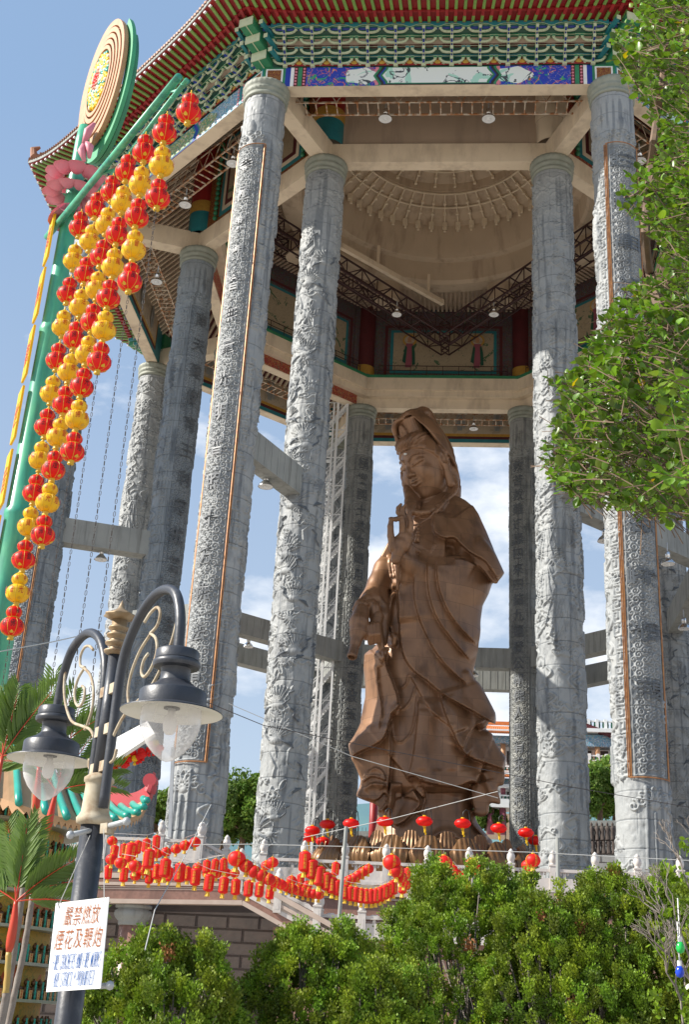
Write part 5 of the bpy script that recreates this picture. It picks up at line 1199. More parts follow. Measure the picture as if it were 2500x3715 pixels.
def ann(mb, r0, r1, th, off, n=56, c=mc, ax=hx, az=hz_, a0=0, a1=2*PI, dx=0, dz=0):
    vs = []; cl = abs(a1-a0-2*PI) < 1e-6
    for i in range(n+(0 if cl else 1)):
        a = a0+(a1-a0)*i/n
        for r, o in ((r0, off), (r1, off), (r1, off+th), (r0, off+th)): vs.append(c+e1*(r*ax*cos(a)+dx)+e2*(r*az*sin(a)+dz)+nn*o)
    m = len(vs)//4; fs = []
    for i in range(m if cl else m-1):
        j = (i+1) % m
        for q in range(4): fs.append((i*4+q, i*4+(q+1) % 4, j*4+(q+1) % 4, j*4+q))
    mb.add(vs, fs)
mb = MB()
for i, (r0, r1) in enumerate(((.90, 1.0), (.79, .87), (.69, .76), (.59, .66), (.50, .56))): ann(mb, r0, r1, .10, .02*i)
ann(mb, .47, .995, .03, -.02)
obj('ring_board', mb, 'wood_tan', gp)
mb = MB(); mb.mi = 0; ann(mb, .9, 1.14, .10, -.16, a0=-PI*.62, a1=PI*.30, dz=-.12); mb.mi = 1; ann(mb, .7, 1.08, .10, -.28, a0=-PI*.75, a1=PI*.22, dz=-.22)
obj('leaf_board', mb, ['flag_green', 'green_paint'], gp)
mb = MB(); mb.smooth = True; R_ = random.Random(4)
for i in range(170):
    a, r = i*2.4, .44*math.sqrt(i/170); mb.mi = 1 if r < .10 else (0 if r < .17 else (2 if i % 3 else 3)); mb.mi = mb.mi if r < .24 or i % 4 == 0 else (4 if i % 5 else 3)
    mb.lathe([(.01, -.08), (.075, -.04), (.075, .04), (.01, .08)], mc+e1*(r*hx*cos(a))+e2*(r*hz_*sin(a))+nn*(.14+.2*(.36-r)), 7)
obj('bulb_cluster', mb, ['sign_orange', 'lan_red', 'cream', 'turquoise', 'lan_yellow'], gp)
mb = MB(); mb.smooth = True
for pts in ([(190, 330), (200, 300), (215, 282)], [(190, 330), (186, 345), (192, 368)], [(196, 325), (204, 335), (203, 360)]): mb.tube([P(u, v, 22.6) for u, v in pts], [.05, .10, .04], 7)
obj('bud', mb, 'pink', gp)
b0, b1 = P(107, 540, 24.1), P(407, 176, 17.75); mb = MB(); mb.smooth = True; mb.tube([b0, b1], .075, 14); obj('cross_pole', mb, 'green_pole', gp)
c0, c1 = P(196, 475, 22.5), P(425, 184, 17.6); mb = MB(); mb.smooth = True; mb.tube([c0, c1], .05, 12)
for t in np.linspace(.02, .98, 12): q = c0.lerp(c1, t); mb.tube([q+Vector((.06*cos(a), .05*sin(a)*.5, .06*sin(a))) for a in np.linspace(0, 2*PI, 9)], .012, 4)
obj('lantern_pole', mb, 'green_pole', gp)
mb = MB(); mb.bar(b0.lerp(b1, .35), Vector((*PXY, 16.8)), .08); mb.bar(b0.lerp(b1, .93), c0.lerp(c1, .93), .05); mb.bar(b0.lerp(b1, .45), c0.lerp(c1, .35), .05); obj('bracket', mb, 'green_pole', gp)
for i in range(9):
    z = 16.1-1.5*i; c = Vector((PXY[0]-.36-.008*i, PXY[1]-.06, z)); bn = Vector((-.88, -.48, 0)); be = Vector((.48, -.88, 0))
    b = thing('banner_board', 'yellow board with a red character, %s from the top along the green pole' % ORD[i], 'banner', tuple(c), 'yellow boards up the green pole')
    mb = MB(); mb.box(c, (.50, .05, 1.22), Matrix((be, bn, Vector((0, 0, 1)))).transposed()); obj('board', mb, 'lan_yellow', b)
    mb = MB(); put_text(mb, '南無觀世音菩薩佛寶'[i], c+bn*.03, be, Vector((0, 0, 1)), .62, .8); obj('lettering', mb, 'ink_red', b)
# gourd lanterns
def ball(R, H, z, n=11): return [(max(.02, R*math.sqrt(max(0, 1-(q/n)**2)))*(1+(.014 if i % 2 else -.01)), z+H*q/n) for i, q in enumerate(np.arange(-n+.6, n, .5))]
def gourd(col, inkc, seed):
    R = random.Random(seed); t = thing('gourd_lantern', 'x', 'lantern', (0, 0, 0))
    mb = MB(); mb.smooth = True; mb.lathe(ball(.225, .185, -.20), n=30); b = obj('lower_ball', mb, col, t, local=True)
    mb = MB(); mb.smooth = True; mb.lathe(ball(.150, .125, .075), n=26); b2 = obj('upper_ball', mb, col, t, local=True)
    mb = MB(); mb.smooth = True
    for z, r in ((.20, .05), (-.02, .09)): mb.lathe([(r, z-.012), (r+.012, z), (r, z+.012)], n=16)
    for k in range(8):
        a = k*PI/4+.2; mb.tube([(.228*cos(p)*cos(a), .228*cos(p)*sin(a), -.2+.187*sin(p)) for p in np.linspace(-1.3, 1.3, 12)], .0045, 4); mb.tube([(.153*cos(p)*cos(a), .153*cos(p)*sin(a), .075+.127*sin(p)) for p in np.linspace(-1.2, 1.2, 9)], .004, 4)
    mb.lathe([(.05, -.365), (.06, -.385), (.045, -.41), (.055, -.44), (.058, -.455)], n=16, lobes=lambda i, t_: .12*cos(8*t_))
    for k in range(4):
        a = k*PI/2+.6; p = Vector((.17*cos(a), .17*sin(a), -.335)); mb.add([p+Vector((-.04*sin(a), .04*cos(a), 0)), p+Vector((.04*sin(a), -.04*cos(a), 0)), p+Vector((-.09*cos(a), -.09*sin(a), -.035)), p+Vector((.03*cos(a), .03*sin(a), .035))], [(0, 2, 1, 3)])
    mb.lathe([(.035, .2), (.035, .225), (.012, .26), (.012, .30)], n=10)
    obj('trim', mb, 'lan_gold', t, local=True)
    mb = MB()
    for k, ch in enumerate(R.sample('萬佛寶燈光明法會', 8)[:8]):
        th0 = k*PI/4-.18; vs, fs = glyph(ch); mb.add([(.236*cos(.9*v[1]*.62)*cos(th0+v[0]*.42), .236*cos(.9*v[1]*.62)*sin(th0+v[0]*.42), -.17+.16*v[1]) for v in vs], fs)
    for k, ch in enumerate(R.sample('極樂禪寺檳城', 6)):
        th0 = k*PI/3; vs, fs = glyph(ch); mb.add([(.160*cos(.9*v[1]*.5)*cos(th0+v[0]*.46), .160*cos(.9*v[1]*.5)*sin(th0+v[0]*.46), .08+.10*v[1]) for v in vs], fs)
    obj('lettering', mb, inkc, t, local=True)
    return t
protos = {('R', 0): gourd('lan_red', 'ink_black', 1), ('R', 1): gourd('lan_red', 'ink_black', 5), ('Y', 0): gourd('lan_yellow', 'ink_red', 2), ('Y', 1): gourd('lan_yellow', 'ink_red', 9)}
used = set()
STR = [((432, 238), (432, 238), 1), ((377, 285), (361, 432), 3), ((330, 330), (299, 622), 5), ((291, 375), (229, 803), 7), ((256, 422), (168, 1007), 9), ((221, 460), (100, 1196), 11), ((183, 503), (31, 1402), 13)]
for si, (t0, t1, n_) in enumerate(STR):
    Y = 17.7+(22.4-17.7)*si/6
    mbc = MB()
    for i in range(n_):
        f = i/max(1, n_-1); p = P(t0[0]+(t1[0]-t0[0])*f, t0[1]+(t1[1]-t0[1])*f, Y); cc = 'RY'[i % 2]; key = (cc, (i+si) % 2)
        if key in used: o = copy_tree(protos[key])
        else: o = protos[key]; used.add(key)
        o.location = p; o.rotation_euler = (R_.uniform(-.04, .04), R_.uniform(-.04, .04), R_.uniform(0, 6.28)); s_c = 1.0; o.scale = (s_c,)*3
        side = ('the single lantern at the top right end of the pole' if n_ == 1 else '%s down on hanging string %s counted from the upper right' % (ORD[i], ('one', 'two', 'three', 'four', 'five', 'six', 'seven')[si]))
        o['label'] = ('red double ball lantern, ' if cc == 'R' else 'yellow double ball lantern, ')+side; o['group'] = 'double ball lanterns hanging in a triangle of strings'
    top = c0.lerp(c1, 1-si/6); p = P(*t1, Y)
    links = MB()
    def chain(a, b):
        L2 = (b-a).length; m = int(L2/.11)
        for j in range(m):
            c = a.lerp(b, (j+.5)/m); w_ = .016
            vert = Vector((0, 0, 1)) if abs((b-a).normalized().z) > .5 else Vector((1, 0, 0)); sd = Vector((1, 0, 0)) if j % 2 else Vector((0, 1, 0)); d = (b-a).normalized()*.045
            links.tube([c-d, c-d*.6+sd*w_, c+d*.6+sd*w_, c+d, c+d*.6-sd*w_, c-d*.6-sd*w_], .0065, 3, cap=False, close=True)
    pt = P(*t0, Y)
    chain(Vector((pt.x, pt.y, pt.z+.28)), Vector((pt.x, pt.y, max(top.z, pt.z+.32))))
    q0 = Vector((p.x, p.y, p.z-.45)); 
    if si: chain(q0, Vector((p.x+.0, p.y, 2.0)))
    tag(obj('chain', links, 'chain', loc=pt), 'thin hanging chain under lantern string %s counted from the upper right' % ('one', 'two', 'three', 'four', 'five', 'six', 'seven')[si], 'chain', 'chains of the lantern strings')
# ---------------------------------------------------------------- small red lanterns in swags
def small(kind):
    t = thing('red_lantern', 'x', 'lantern', (0, 0, 0)); mb = MB(); mb.smooth = True
    if kind == 'c': prof = [(.06, -.21), (.10, -.19)]+[(.125*(1+(.02 if i % 2 else -.02)), -.17+.34*i/20) for i in range(21)]+[(.10, .19), (.06, .21)]; hb, r = -.21, .125
    else: prof = ball(.2, .17, 0, 9); hb, r = -.165, .2
    mb.lathe(prof, n=22); obj('shade', mb, 'lan_small', t, local=True)
    mb = MB(); mb.lathe([(.045, hb+.01), (.05, hb-.03)], n=12); mb.lathe([(.045, -hb-.01), (.05, -hb+.025)], n=12); mb.lathe([(.045, hb-.03), (.06, hb-.11)], n=16, lobes=lambda i, a: .1*cos(8*a)); mb.tube([(0, 0, -hb+.02), (0, 0, -hb+.10)], .004, 4)
    obj('tassel', mb, 'lan_gold', t, local=True)
    mb = MB()
    for k in range(4):
        a0 = k*PI/2-1.3
        for j, ch in enumerate('佛光普照' if k % 2 else '吉祥如意'):
            vs, fs = glyph(ch); z0 = .11-.075*j; s_ = .075
            rr = (lambda z: r+.006) if kind == 'c' else (lambda z: .2*math.sqrt(max(.05, 1-(z/.17)**2))+.008)
            mb.add([(rr(z0+v[1]*s_)*cos(a0+v[0]*s_/r), rr(z0+v[1]*s_)*sin(a0+v[0]*s_/r), z0+v[1]*s_) for v in vs], fs)
    obj('lettering', mb, 'lan_gold', t, local=True); return t
pc = {'c': small('c'), 'r': small('r')}; pu = set()
Z2 = lambda x, y: ((350+x/1.3067)/K, (2950+y/1.3067)/K)
SW = [('front swag', 29.0, [('c', 162, 185, 27), ('c', 247, 215, 27), ('c', 325, 258, 26), ('c', 395, 280, 26), ('c', 470, 300, 24), ('c', 533, 328, 24), ('c', 603, 340, 23), ('c', 660, 348, 22), ('c', 720, 356, 22), ('c', 773, 360, 21), ('c', 823, 372, 19)]),
 ('upper left swag', 31.0, [('r', 75, 130, 20), ('c', 235, 152, 19), ('c', 284, 135, 18), ('r', 330, 182, 25), ('r', 378, 168, 26), ('r', 420, 152, 27), ('r', 468, 136, 27), ('r', 288, 190, 24), ('c', 195, 160, 18), ('c', 128, 175, 17)]),
 ('lower left cluster', 30.0, [('r', 72, 217, 29), ('c', 85, 182, 18), ('r', 115, 235, 30), ('r', 182, 250, 32), ('c', 55, 278, 18), ('c', 130, 290, 20), ('r', 185, 295, 22), ('r', 222, 272, 26), ('c', 250, 300, 18), ('c', 285, 275, 20), ('c', 345, 288, 19), ('c', 432, 285, 19), ('r', 300, 305, 18)]),
 ('middle row', 30.5, [('r', 665, 215, 43), ('r', 711, 250, 35), ('r', 748, 276, 34), ('r', 783, 294, 33), ('r', 818, 312, 32), ('r', 848, 325, 30), ('r', 876, 337, 28), ('r', 902, 347, 27), ('r', 928, 356, 27), ('r', 954, 364, 26), ('r', 980, 371, 26), ('r', 1005, 377, 25), ('r', 1030, 382, 24), ('r', 1055, 384, 22)]),
 ('rear short row', 32.0, [('c', 522, 252, 18), ('c', 562, 247, 18), ('c', 603, 243, 18), ('r', 480, 255, 18), ('r', 525, 285, 21), ('r', 570, 285, 21), ('r', 615, 280, 21), ('r', 655, 282, 20), ('c', 968, 318, 17), ('r', 925, 316, 14), ('r', 1000, 340, 18)]),
 ('steep middle row', 29.5, [('c', 988, 228, 28), ('c', 1023, 264, 27), ('c', 1059, 297, 27), ('c', 1092, 322, 25), ('c', 1118, 340, 23), ('c', 1143, 352, 21)]),
 ('sagging right swag', 29.5, [('c', 1178, 372, 20), ('c', 1205, 380, 20), ('c', 1231, 384, 20), ('c', 1256, 390, 20), ('c', 1280, 393, 20), ('c', 1303, 393, 20), ('c', 1326, 390, 20), ('c', 1348, 382, 20), ('c', 1369, 372, 20), ('c', 1390, 362, 19), ('c', 1408, 350, 19)]),
 ('upper right arc', 31.0, [('r', 805, 246, 24), ('r', 835, 232, 28), ('r', 1290, 262, 25), ('r', 1266, 276, 23), ('r', 1244, 291, 21), ('r', 1226, 304, 19), ('r', 1207, 312, 18), ('r', 1190, 320, 17), ('c', 1133, 262, 18), ('c', 1474, 290, 15)]),
 ('right hand loop', 29.0, [('r', 1400, 232, 43), ('r', 1424, 272, 37), ('r', 1441, 301, 32), ('r', 1456, 322, 28), ('r', 1468, 338, 24), ('c', 1452, 345, 18)]),
 ('hedge top row', 27.0, [('r', 1646, 236, 43), ('r', 1640, 262, 38), ('c', 1690, 282, 20), ('c', 1705, 300, 19), ('c', 1722, 312, 18), ('c', 1738, 320, 18), ('c', 1754, 330, 17), ('r', 1778, 237, 28), ('r', 1800, 262, 28), ('r', 2070, 222, 36), ('r', 2045, 246, 30), ('r', 1286, 214, 24)])]
wires = MB()
for name_, Y, ls in SW:
    if name_ == 'hedge top row': ls[-1] = ('r', 1778-42, 350, 14)
    prev = None
    for i, (kd, x, y, sz) in enumerate(ls):
        u, v = Z2(x, y); p = P(u, v, Y); pm = px_per_m(p); want = sz/1.3067/K*2   # width in outline pixels
        sc_ = want/(pm*(.25 if kd == 'c' else .40)); sc_ = min(1.3, max(.75, sc_))*(1.18 if kd == 'c' else 1.02); 
        Yn = Y*min(1.2, max(.8, (pm*(.25 if kd == 'c' else .40)*sc_)/want)); p = P(u, v, Yn)
        if kd in pu: o = copy_tree(pc[kd])
        else: o = pc[kd]; pu.add(kd)
        o.location = p; o.rotation_euler = (R_.uniform(-.05, .05), R_.uniform(-.05, .05), R_.uniform(-.5, .5)); o.scale = (sc_,)*3
        o['label'] = ('red cylinder lantern with gold writing, ' if kd == 'c' else 'round red lantern with gold writing, ')+'%s of the %s' % (ORD[i], name_)
        o['group'] = 'small red lanterns strung before the terrace'
        q = p+Vector((0, 0, (.32 if kd == 'c' else .28)*sc_))
        if prev is not None and (q-prev).length < 1.5: wires.tube([prev, q], .007, 3)
        prev = q
tag(obj('string_wire', wires, 'wire', loc=P(600, 1990, 30)), 'thin pale wires that carry the small red lanterns', 'wire')
# little lanterns on bent rods round the lotus pedestal
def bent():
    t = thing('pedestal_lantern', 'x', 'lantern', (0, 0, 0)); mb = MB(); mb.smooth = True
    mb.lathe([(.1, -.26), (.33, -.2), (.45, -.06), (.46, .05), (.34, .2), (.1, .27)], n=28, lobes=lambda i, a: .03*cos(14*a)); obj('shade', mb, 'lan_red', t, local=True)
    mb = MB(); mb.lathe([(.1, .27), (.1, .33)], n=10); mb.lathe([(.1, -.26), (.1, -.32)], n=10); mb.tube([(0, 0, -.3), (.06, 0, -.5), (.02, 0, -.62)], [.07, .08, .03], 6); mb.tube([(.02, 0, -.4), (.12, 0, -.7)], [.04, .05], 5); obj('tassel', mb, 'lan_yellow', t, local=True)
    mb = MB(); mb.smooth = True; mb.tube([(0, 0, .3), (.03, 0, .62), (.2, 0, .78), (.38, 0, .7), (.45, 0, .3), (.46, 0, -1.6)], .03, 5); obj('rod', mb, 'black', t, local=True)
    return t
pb = bent()
for i, (u, v, Y) in enumerate(((745, 1875, 76.5), (799, 1873, 74), (876, 1869, 72.8), (966, 1868, 72.4), (1053, 1873, 72.6), (1135, 1884, 74), (1197, 1894, 76.5), (711, 1889, 78), (702, 1905, 79), (735, 1914, 80), (1219, 1912, 79))):
    o = pb if i == 0 else copy_tree(pb); o.location = P(u, v, Y); o['label'] = 'small red lantern with yellow tassel on a bent rod, %s around the bronze lotus' % ORD[i]; o['group'] = 'red lanterns on bent rods around the bronze lotus'
    if i in (0, 7, 8, 9): o.rotation_euler = (0, 0, .5)
# ---------------------------------------------------------------- palms
def frond(mb, base, d, Ln, droop, R, wleaf=.30, side=None):
    d = Vector(d).normalized(); pts = []; p = Vector(base); dd = d.copy()
    n = 26
    for i in range(n+1):
        pts.append(p.copy()); dd = (dd+Vector((0, 0, -droop/n))).normalized(); p = p+dd*(Ln/n)
    sd = d.cross(Vector((0, 0, 1)));  sd = sd.normalized() if sd.length > .1 else Vector((1, 0, 0))
    if side is not None: sd = (sd*.45+Vector(side)*.9).normalized()
    mb.mi = 1; mb.tube(pts[::3], [.0055-.0004*i for i in range(len(pts[::3]))], 5)
    mb.mi = 0
    for i in range(4, n+1):
        t = (pts[min(i+1, n)]-pts[i-1]).normalized(); up = t.cross(sd).normalized(); f = i/n; L_ = .74*wleaf*(1.15-.55*abs(f-.45)*1.6)*R.uniform(.88, 1.05)
        for s in (-1, 1):
            ld = (sd*s*.72+t*.80+up*R.uniform(-.16, .04)).normalized(); w = t.cross(ld).cross(ld).normalized()*.0155*(1.15 if f < .8 else .8)
            a = pts[i]; fold = up*-.006
            mb.add([a, a+ld*L_*.45+w+fold, a+ld*L_, a+ld*L_*.45-w+fold, a+ld*L_*.45], [(0, 1, 4), (1, 2, 4), (0, 4, 3), (4, 2, 3)])
def palm(label, stem, red, fr_, Y, seed):
    R = random.Random(seed); b = P(*stem[0], Y); t = thing('palm_tree', label, 'palm tree', (b.x, b.y, GZ), 'lipstick palms by the shrine')
    pts = [Vector((b.x-.1, b.y, GZ)), *[P(u, v, Y) for u, v in stem]]
    mb = MB(); mb.smooth = True; pp = smooth_line(pts, 6); pp = [Vector(q) for q in pp]; n = len(pp)
    mb.tube(pp, [(.030-.009*i/n)*(1.12 if i % 2 else .96) for i in range(n)], 10); k = int(n*.62)
    mb.m = [0 if j < k*10 else 1 for j in range(len(mb.m))]
    obj('trunk', mb, ['trunk_grey', 'palm_stem'], t)
    r = [P(u, v, Y) for u, v in red]; mb = MB(); mb.smooth = True; mb.tube([Vector(q) for q in smooth_line(r, 4)], [.022, .032, .036, .034, .03, .026, .022, .018, .015, .012, .01, .01, .01][:len(smooth_line(r, 4))], 10); obj('crownshaft', mb, 'palm_red', t)
    for (az, el, Ln, dr, wl) in fr_:
        mb = MB(); az = rad(az); el = rad(el); frond(mb, r[-1] if Ln > 0 else r[0], (cos(az)*cos(el), sin(az)*cos(el)*.5, sin(el)), abs(Ln)*.74, dr, R, wl, side=None if False else (cos(az+PI/2)*.1+(.0), 0, 0) if False else Vector((-sin(el)*(1 if cos(az) > 0 else -1), -.35, abs(cos(el)))).normalized()); obj('frond', mb, ['palm', 'palm_red'], t)
    return t
palm('thin palm with a red crownshaft, rising in front of the yellow shrine on the left', [(4, 2330), (47, 2062), (72, 1900), (81, 1845)], [(81, 1845), (86, 1790), (88, 1745)], [(95, 78, 1.15, .25, .34), (150, 55, 1.1, .5, .32), (40, 50, .95, .5, .3), (170, 20, .8, .7, .3), (60, 68, 1.0, .3, .3), (120, 66, 1.0, .3, .32)], 10.6, 1)
palm('leaning palm with a red crownshaft, just left of the lamp post', [(18, 2330), (54, 2163), (77, 2021), (97, 1936), (106, 1893)], [(107, 1893), (117, 1845), (128, 1800)], [(30, 38, .8, .6, .30), (10, 25, .8, .7, .28), (75, 74, 1.2, .2, .32), (150, 45, 1.0, .5, .30), (55, 60, 1.05, .4, .3)], 11.2, 2)
palm('low bushy palm at the lower left edge of the photo', [(0, 2330), (14, 2250), (20, 2165)], [(20, 2165), (32, 2095), (36, 2050)], [(80, 70, .85, .3, .30), (120, 60, .9, .5, .30), (30, 45, .75, .4, .28), (160, 30, .9, .6, .30), (50, 30, .8, .7, .26), (100, 80, .8, .2, .3), (10, 12, .9, .5, .24)], 9.8, 3)
palm('palm at the left edge with fronds in front of the leftmost column', [(-60, 2330), (-55, 2000)], [(-55, 2000), (-20, 1850), (5, 1720)], [(85, 75, .8, .3, .34), (45, 60, .95, .35, .34), (110, 60, .9, .5, .34), (140, 40, .9, .6, .3), (15, 20, .7, .8, .3), (70, 80, .7, .2, .34)], 10.0, 4)
# ---------------------------------------------------------------- shrine with tiled roof and rows of small gilt figures
SC = Vector((-6.38, 16.5, 0)); SR = 1.5
shr = thing('shrine', 'round yellow shrine with a tan and turquoise tiled roof and tiers of little gilt figures', 'shrine', (SC.x, SC.y, GZ))
mb = MB(); mb.smooth = True; mb.lathe([(SR-.22, GZ), (SR-.22, 2.6)], SC, 64, cap=False); obj('drum', mb, 'foil_red', shr)
zs = [2.12-.405*i for i in range(10)]
mb = MB()
for z in zs: mb.lathe([(SR-.22, z-.02), (SR+.02, z-.02), (SR+.02, z+.015), (SR-.22, z+.015)], SC, 72, cap=False)
obj('shelf', mb, 'shelf', shr)
def buddha():
    t = MB(); t.smooth = True
    t.lathe([(.075, 0), (.085, .02), (.08, .045), (.055, .06), (.058, .10), (.062, .125), (.03, .145), (.018, .15)], n=14, lobes=lambda i, a: .15*abs(cos(a)) if i < 4 else 0)
    t.lathe([(.016, .15), (.032, .165), (.035, .185), (.028, .205), (.014, .215), (.012, .228), (.001, .232)], n=12); return t
bmh = buddha(); proto_b = None; cnt = 0
bal = None
for zi, z in enumerate(zs[1:-1] if False else zs):
    m = 20; vis = 0
    for k in range(m):
        a = rad(-100+5.7*k+(3 if zi % 2 else 0))
        p = SC+Vector(((SR-.10)*cos(a), (SR-.10)*sin(a), z+.015))
        if z-.3 < -1.6: continue
        if proto_b is None: o = obj('figurine', bmh, 'figurine', None, local=True); proto_b = o
        else: o = proto_b.copy(); C.objects.link(o)
        o.location = p; o.rotation_euler = (0, 0, a+PI/2); vis += 1; cnt += 1
        tag(o, 'small seated gilt figure, %s from the left on shrine shelf %s from the top' % (ORD[vis-1], ['one', 'two', 'three', 'four', 'five', 'six', 'seven', 'eight', 'nine', 'ten'][zi]), 'figurine', 'gilt figures on the shrine shelves')
        if zi > 6 or k < 5 or k > 17: continue
        a2 = a+rad(2.85); p2 = SC+Vector(((SR-.01)*cos(a2), (SR-.01)*sin(a2), z+.015))
        if bal is None:
            m_ = MB(); m_.lathe([(.012, 0), (.016, .03), (.011, .05), (.016, .08), (.010, .10), (.015, .14), (.010, .17), (.014, .2)], n=8); bal = obj('baluster', m_, 'turquoise', shr, local=True); b_ = bal
            m_ = MB(); m_.box((.045, -.02, .05), (.048, .004, .10)); tgp = obj('name_tag', m_, 'paper_tag', shr, local=True); t_ = tgp
            m_ = MB()
            for q, ch in enumerate('福祿壽'): put_text(m_, ch, (.045, -.0235, .082-.031*q), (1, 0, 0), (0, 0, 1), .03)
            il = obj('lettering', m_, 'ink_red', tgp, local=True)
        else:
            b_ = bal.copy(); C.objects.link(b_); t_ = tgp.copy(); C.objects.link(t_); l_ = il.copy(); C.objects.link(l_); l_.parent = t_
        for q in (b_, t_): q.location = p2-WL[shr.name]; q.rotation_euler = (0, 0, a2+PI/2)
# roof: eave curve and ridge curve in space
E_ = [(-320, 1700, 15.2), (-120, 1775, 14.3), (0, 1815, 13.9), (120, 1853, 13.8), (200, 1870, 14.0), (270, 1866, 14.5), (318, 1850, 15.1), (336, 1822, 15.6)]
Rg = [(-330, 1480, 18.0), (-130, 1560, 17.2), (0, 1640, 16.9), (90, 1720, 16.7), (160, 1785, 16.3), (225, 1822, 16.1), (282, 1838, 15.9), (330, 1818, 15.7)]
Ev = [Vector(q) for q in smooth_line([tuple(P(*e)) for e in E_], 6)]; Rv = [Vector(q) for q in smooth_line([tuple(P(*e)) for e in Rg], 6)]
mb = MB(); mb.smooth = False; nE = len(Ev)
def rf(i, v): c = Ev[i].lerp(Rv[i], v); return c-Vector((0, 0, .03*math.sin(PI*v)))
mb.grid(lambda u, v: rf(round(u*(nE-1)), v), nE, 7); mb.grid(lambda u, v: rf(round(u*(nE-1)), v)-Vector((0, 0, .07)), nE, 7)
for i in range(nE-1):
    a, b = Ev[i], Ev[i+1]; m_ = (a+b)/2-Vector((0, 0, .12)); mb.add([a, b, b-Vector((0, 0, .05)), m_, a-Vector((0, 0, .05))], [(0, 1, 2, 3, 4)])
obj('roof', mb, 'tan_tile', shr)
for i in range(2, nE-1, 3):
    mb = MB(); mb.smooth = True; mb.tube([rf(i, v)+Vector((0, 0, .03)) for v in np.linspace(-.02, .97, 8)], .043, 12); obj('roof_roll', mb, 'turquoise', shr)
mb = MB(); rr = [Vector(q) for q in smooth_line([tuple(P(*e)) for e in [(130, 1760, 16.5), (165, 1788, 16.3), (225, 1822, 16.1), (282, 1838, 15.9), (318, 1828, 15.8), (338, 1806, 15.7), (345, 1788, 15.7)]], 6)]
mb.grid(lambda u, v: rr[round(u*(len(rr)-1))]+Vector((0, .16*(v in (.25, .5)), .24*(v in (0, .25))-.06)) if v < .99 else rr[round(u*(len(rr)-1))]+Vector((0, 0, .18)), len(rr), 5); mb.tube(rr[-6:], .075, 10)
mb.smooth = False; mb.lathe([(.085, -.07), (.085, .07)], rr[-1]+Vector((-.02, 0, .06)), 14, ax=Matrix.Rotation(PI/2, 3, 'X')); obj('ridge', mb, 'ridge_red', shr)
mb = MB(); a, b, c, d = P(-330, 1590, 17.6), P(0, 1722, 16.6), P(112, 1690, 17.4), P(120, 1800, 17.4); mb.add([a, b, c, d, P(-330, 1800, 17.6)], [(0, 1, 2, 3, 4)]); mb.prism([P(-330, 1480, 17.6), P(112, 1670, 17.4), P(112, 1790, 17.2), P(-330, 1790, 17.4)], (0, .3, 0)); obj('gable_wall', mb, 'wall_yellow', shr)
mb = MB(); mb.bar(P(-300, 1600, 17), P(4, 1726, 16.9), .12, .16); mb.bar(P(-4, 1728, 16.9), P(118, 1664, 17.0), .12, .16); obj('gable_trim', mb, 'ridge_red', shr)
# white awning with a string of tiny lanterns
aw = thing('awning', 'white canvas awning sloping down behind the left globe lamp', 'awning', tuple(P(230, 1740, 28)))
mb = MB(); mb.prism([P(200, 1712, 27), P(335, 1640, 27), P(352, 1668, 26), P(240, 1742, 26)], (0, .1, -.05)); obj('canvas', mb, 'canvas', aw)
mb = MB(); mb.bar(P(206, 1718, 27), P(206, 1890, 27), .06); mb.bar(P(394, 1700, 40), P(386, 1905, 40), .10); obj('post', mb, 'steel', aw)
tl = MB(); tl.smooth = True; tl.lathe(ball(.085, .075, 0, 5), n=14); tl.lathe([(.03, -.08), (.035, -.14)], n=8)
ty = {}
for i in range(26):
    f = i/25; u, v = 240+120*f+R_.uniform(-6, 6), 1752-58*f+R_.uniform(-12, 8); c = R_.choice('RRY')
    if c not in ty: o = obj('tiny_lantern', tl, 'lan_red' if c == 'R' else 'lan_yellow', None, local=True); ty[c] = o
    else: o = ty[c].copy(); C.objects.link(o)
    o.location = P(u, v, 26.5); tag(o, 'tiny %s lantern, %s from the left beneath the white awning' % ('red' if c == 'R' else 'yellow', ORD[i]), 'lantern', 'tiny lanterns under the awning')
# ---------------------------------------------------------------- ground, terrace, balustrades
mb = MB(); mb.quad((-1500, -400, GZ), (1500, -400, GZ), (1500, 3000, GZ), (-1500, 3000, GZ)); g = obj('ground', mb, 'paving'); tag(g, kind='structure')
ter = thing('terrace', 'raised red granite terrace under the pavilion with pale moulding lines', 'terrace', (0, 50, GZ))
mb = MB(); mb.box((-1.0, 81.5, 1.45), (66, 63, 6.3)); obj('terrace_body', mb, 'granite', ter)
mb = MB()
for z, h, d in ((4.60, .14, .18), (4.42, .05, .1), (3.75, .10, .14), (3.6, .04, .08), (3.2, .12, .16)): mb.box((-1, 50-d/2-.001, z), (66, d, h))
obj('moulding', mb, 'granite_light', ter)
fin = [(.11, 0), (.13, .03), (.10, .06), (.12, .09), (.15, .2), (.14, .32), (.09, .40), (.11, .43), (.06, .5), (.02, .54), (.001, .55)]
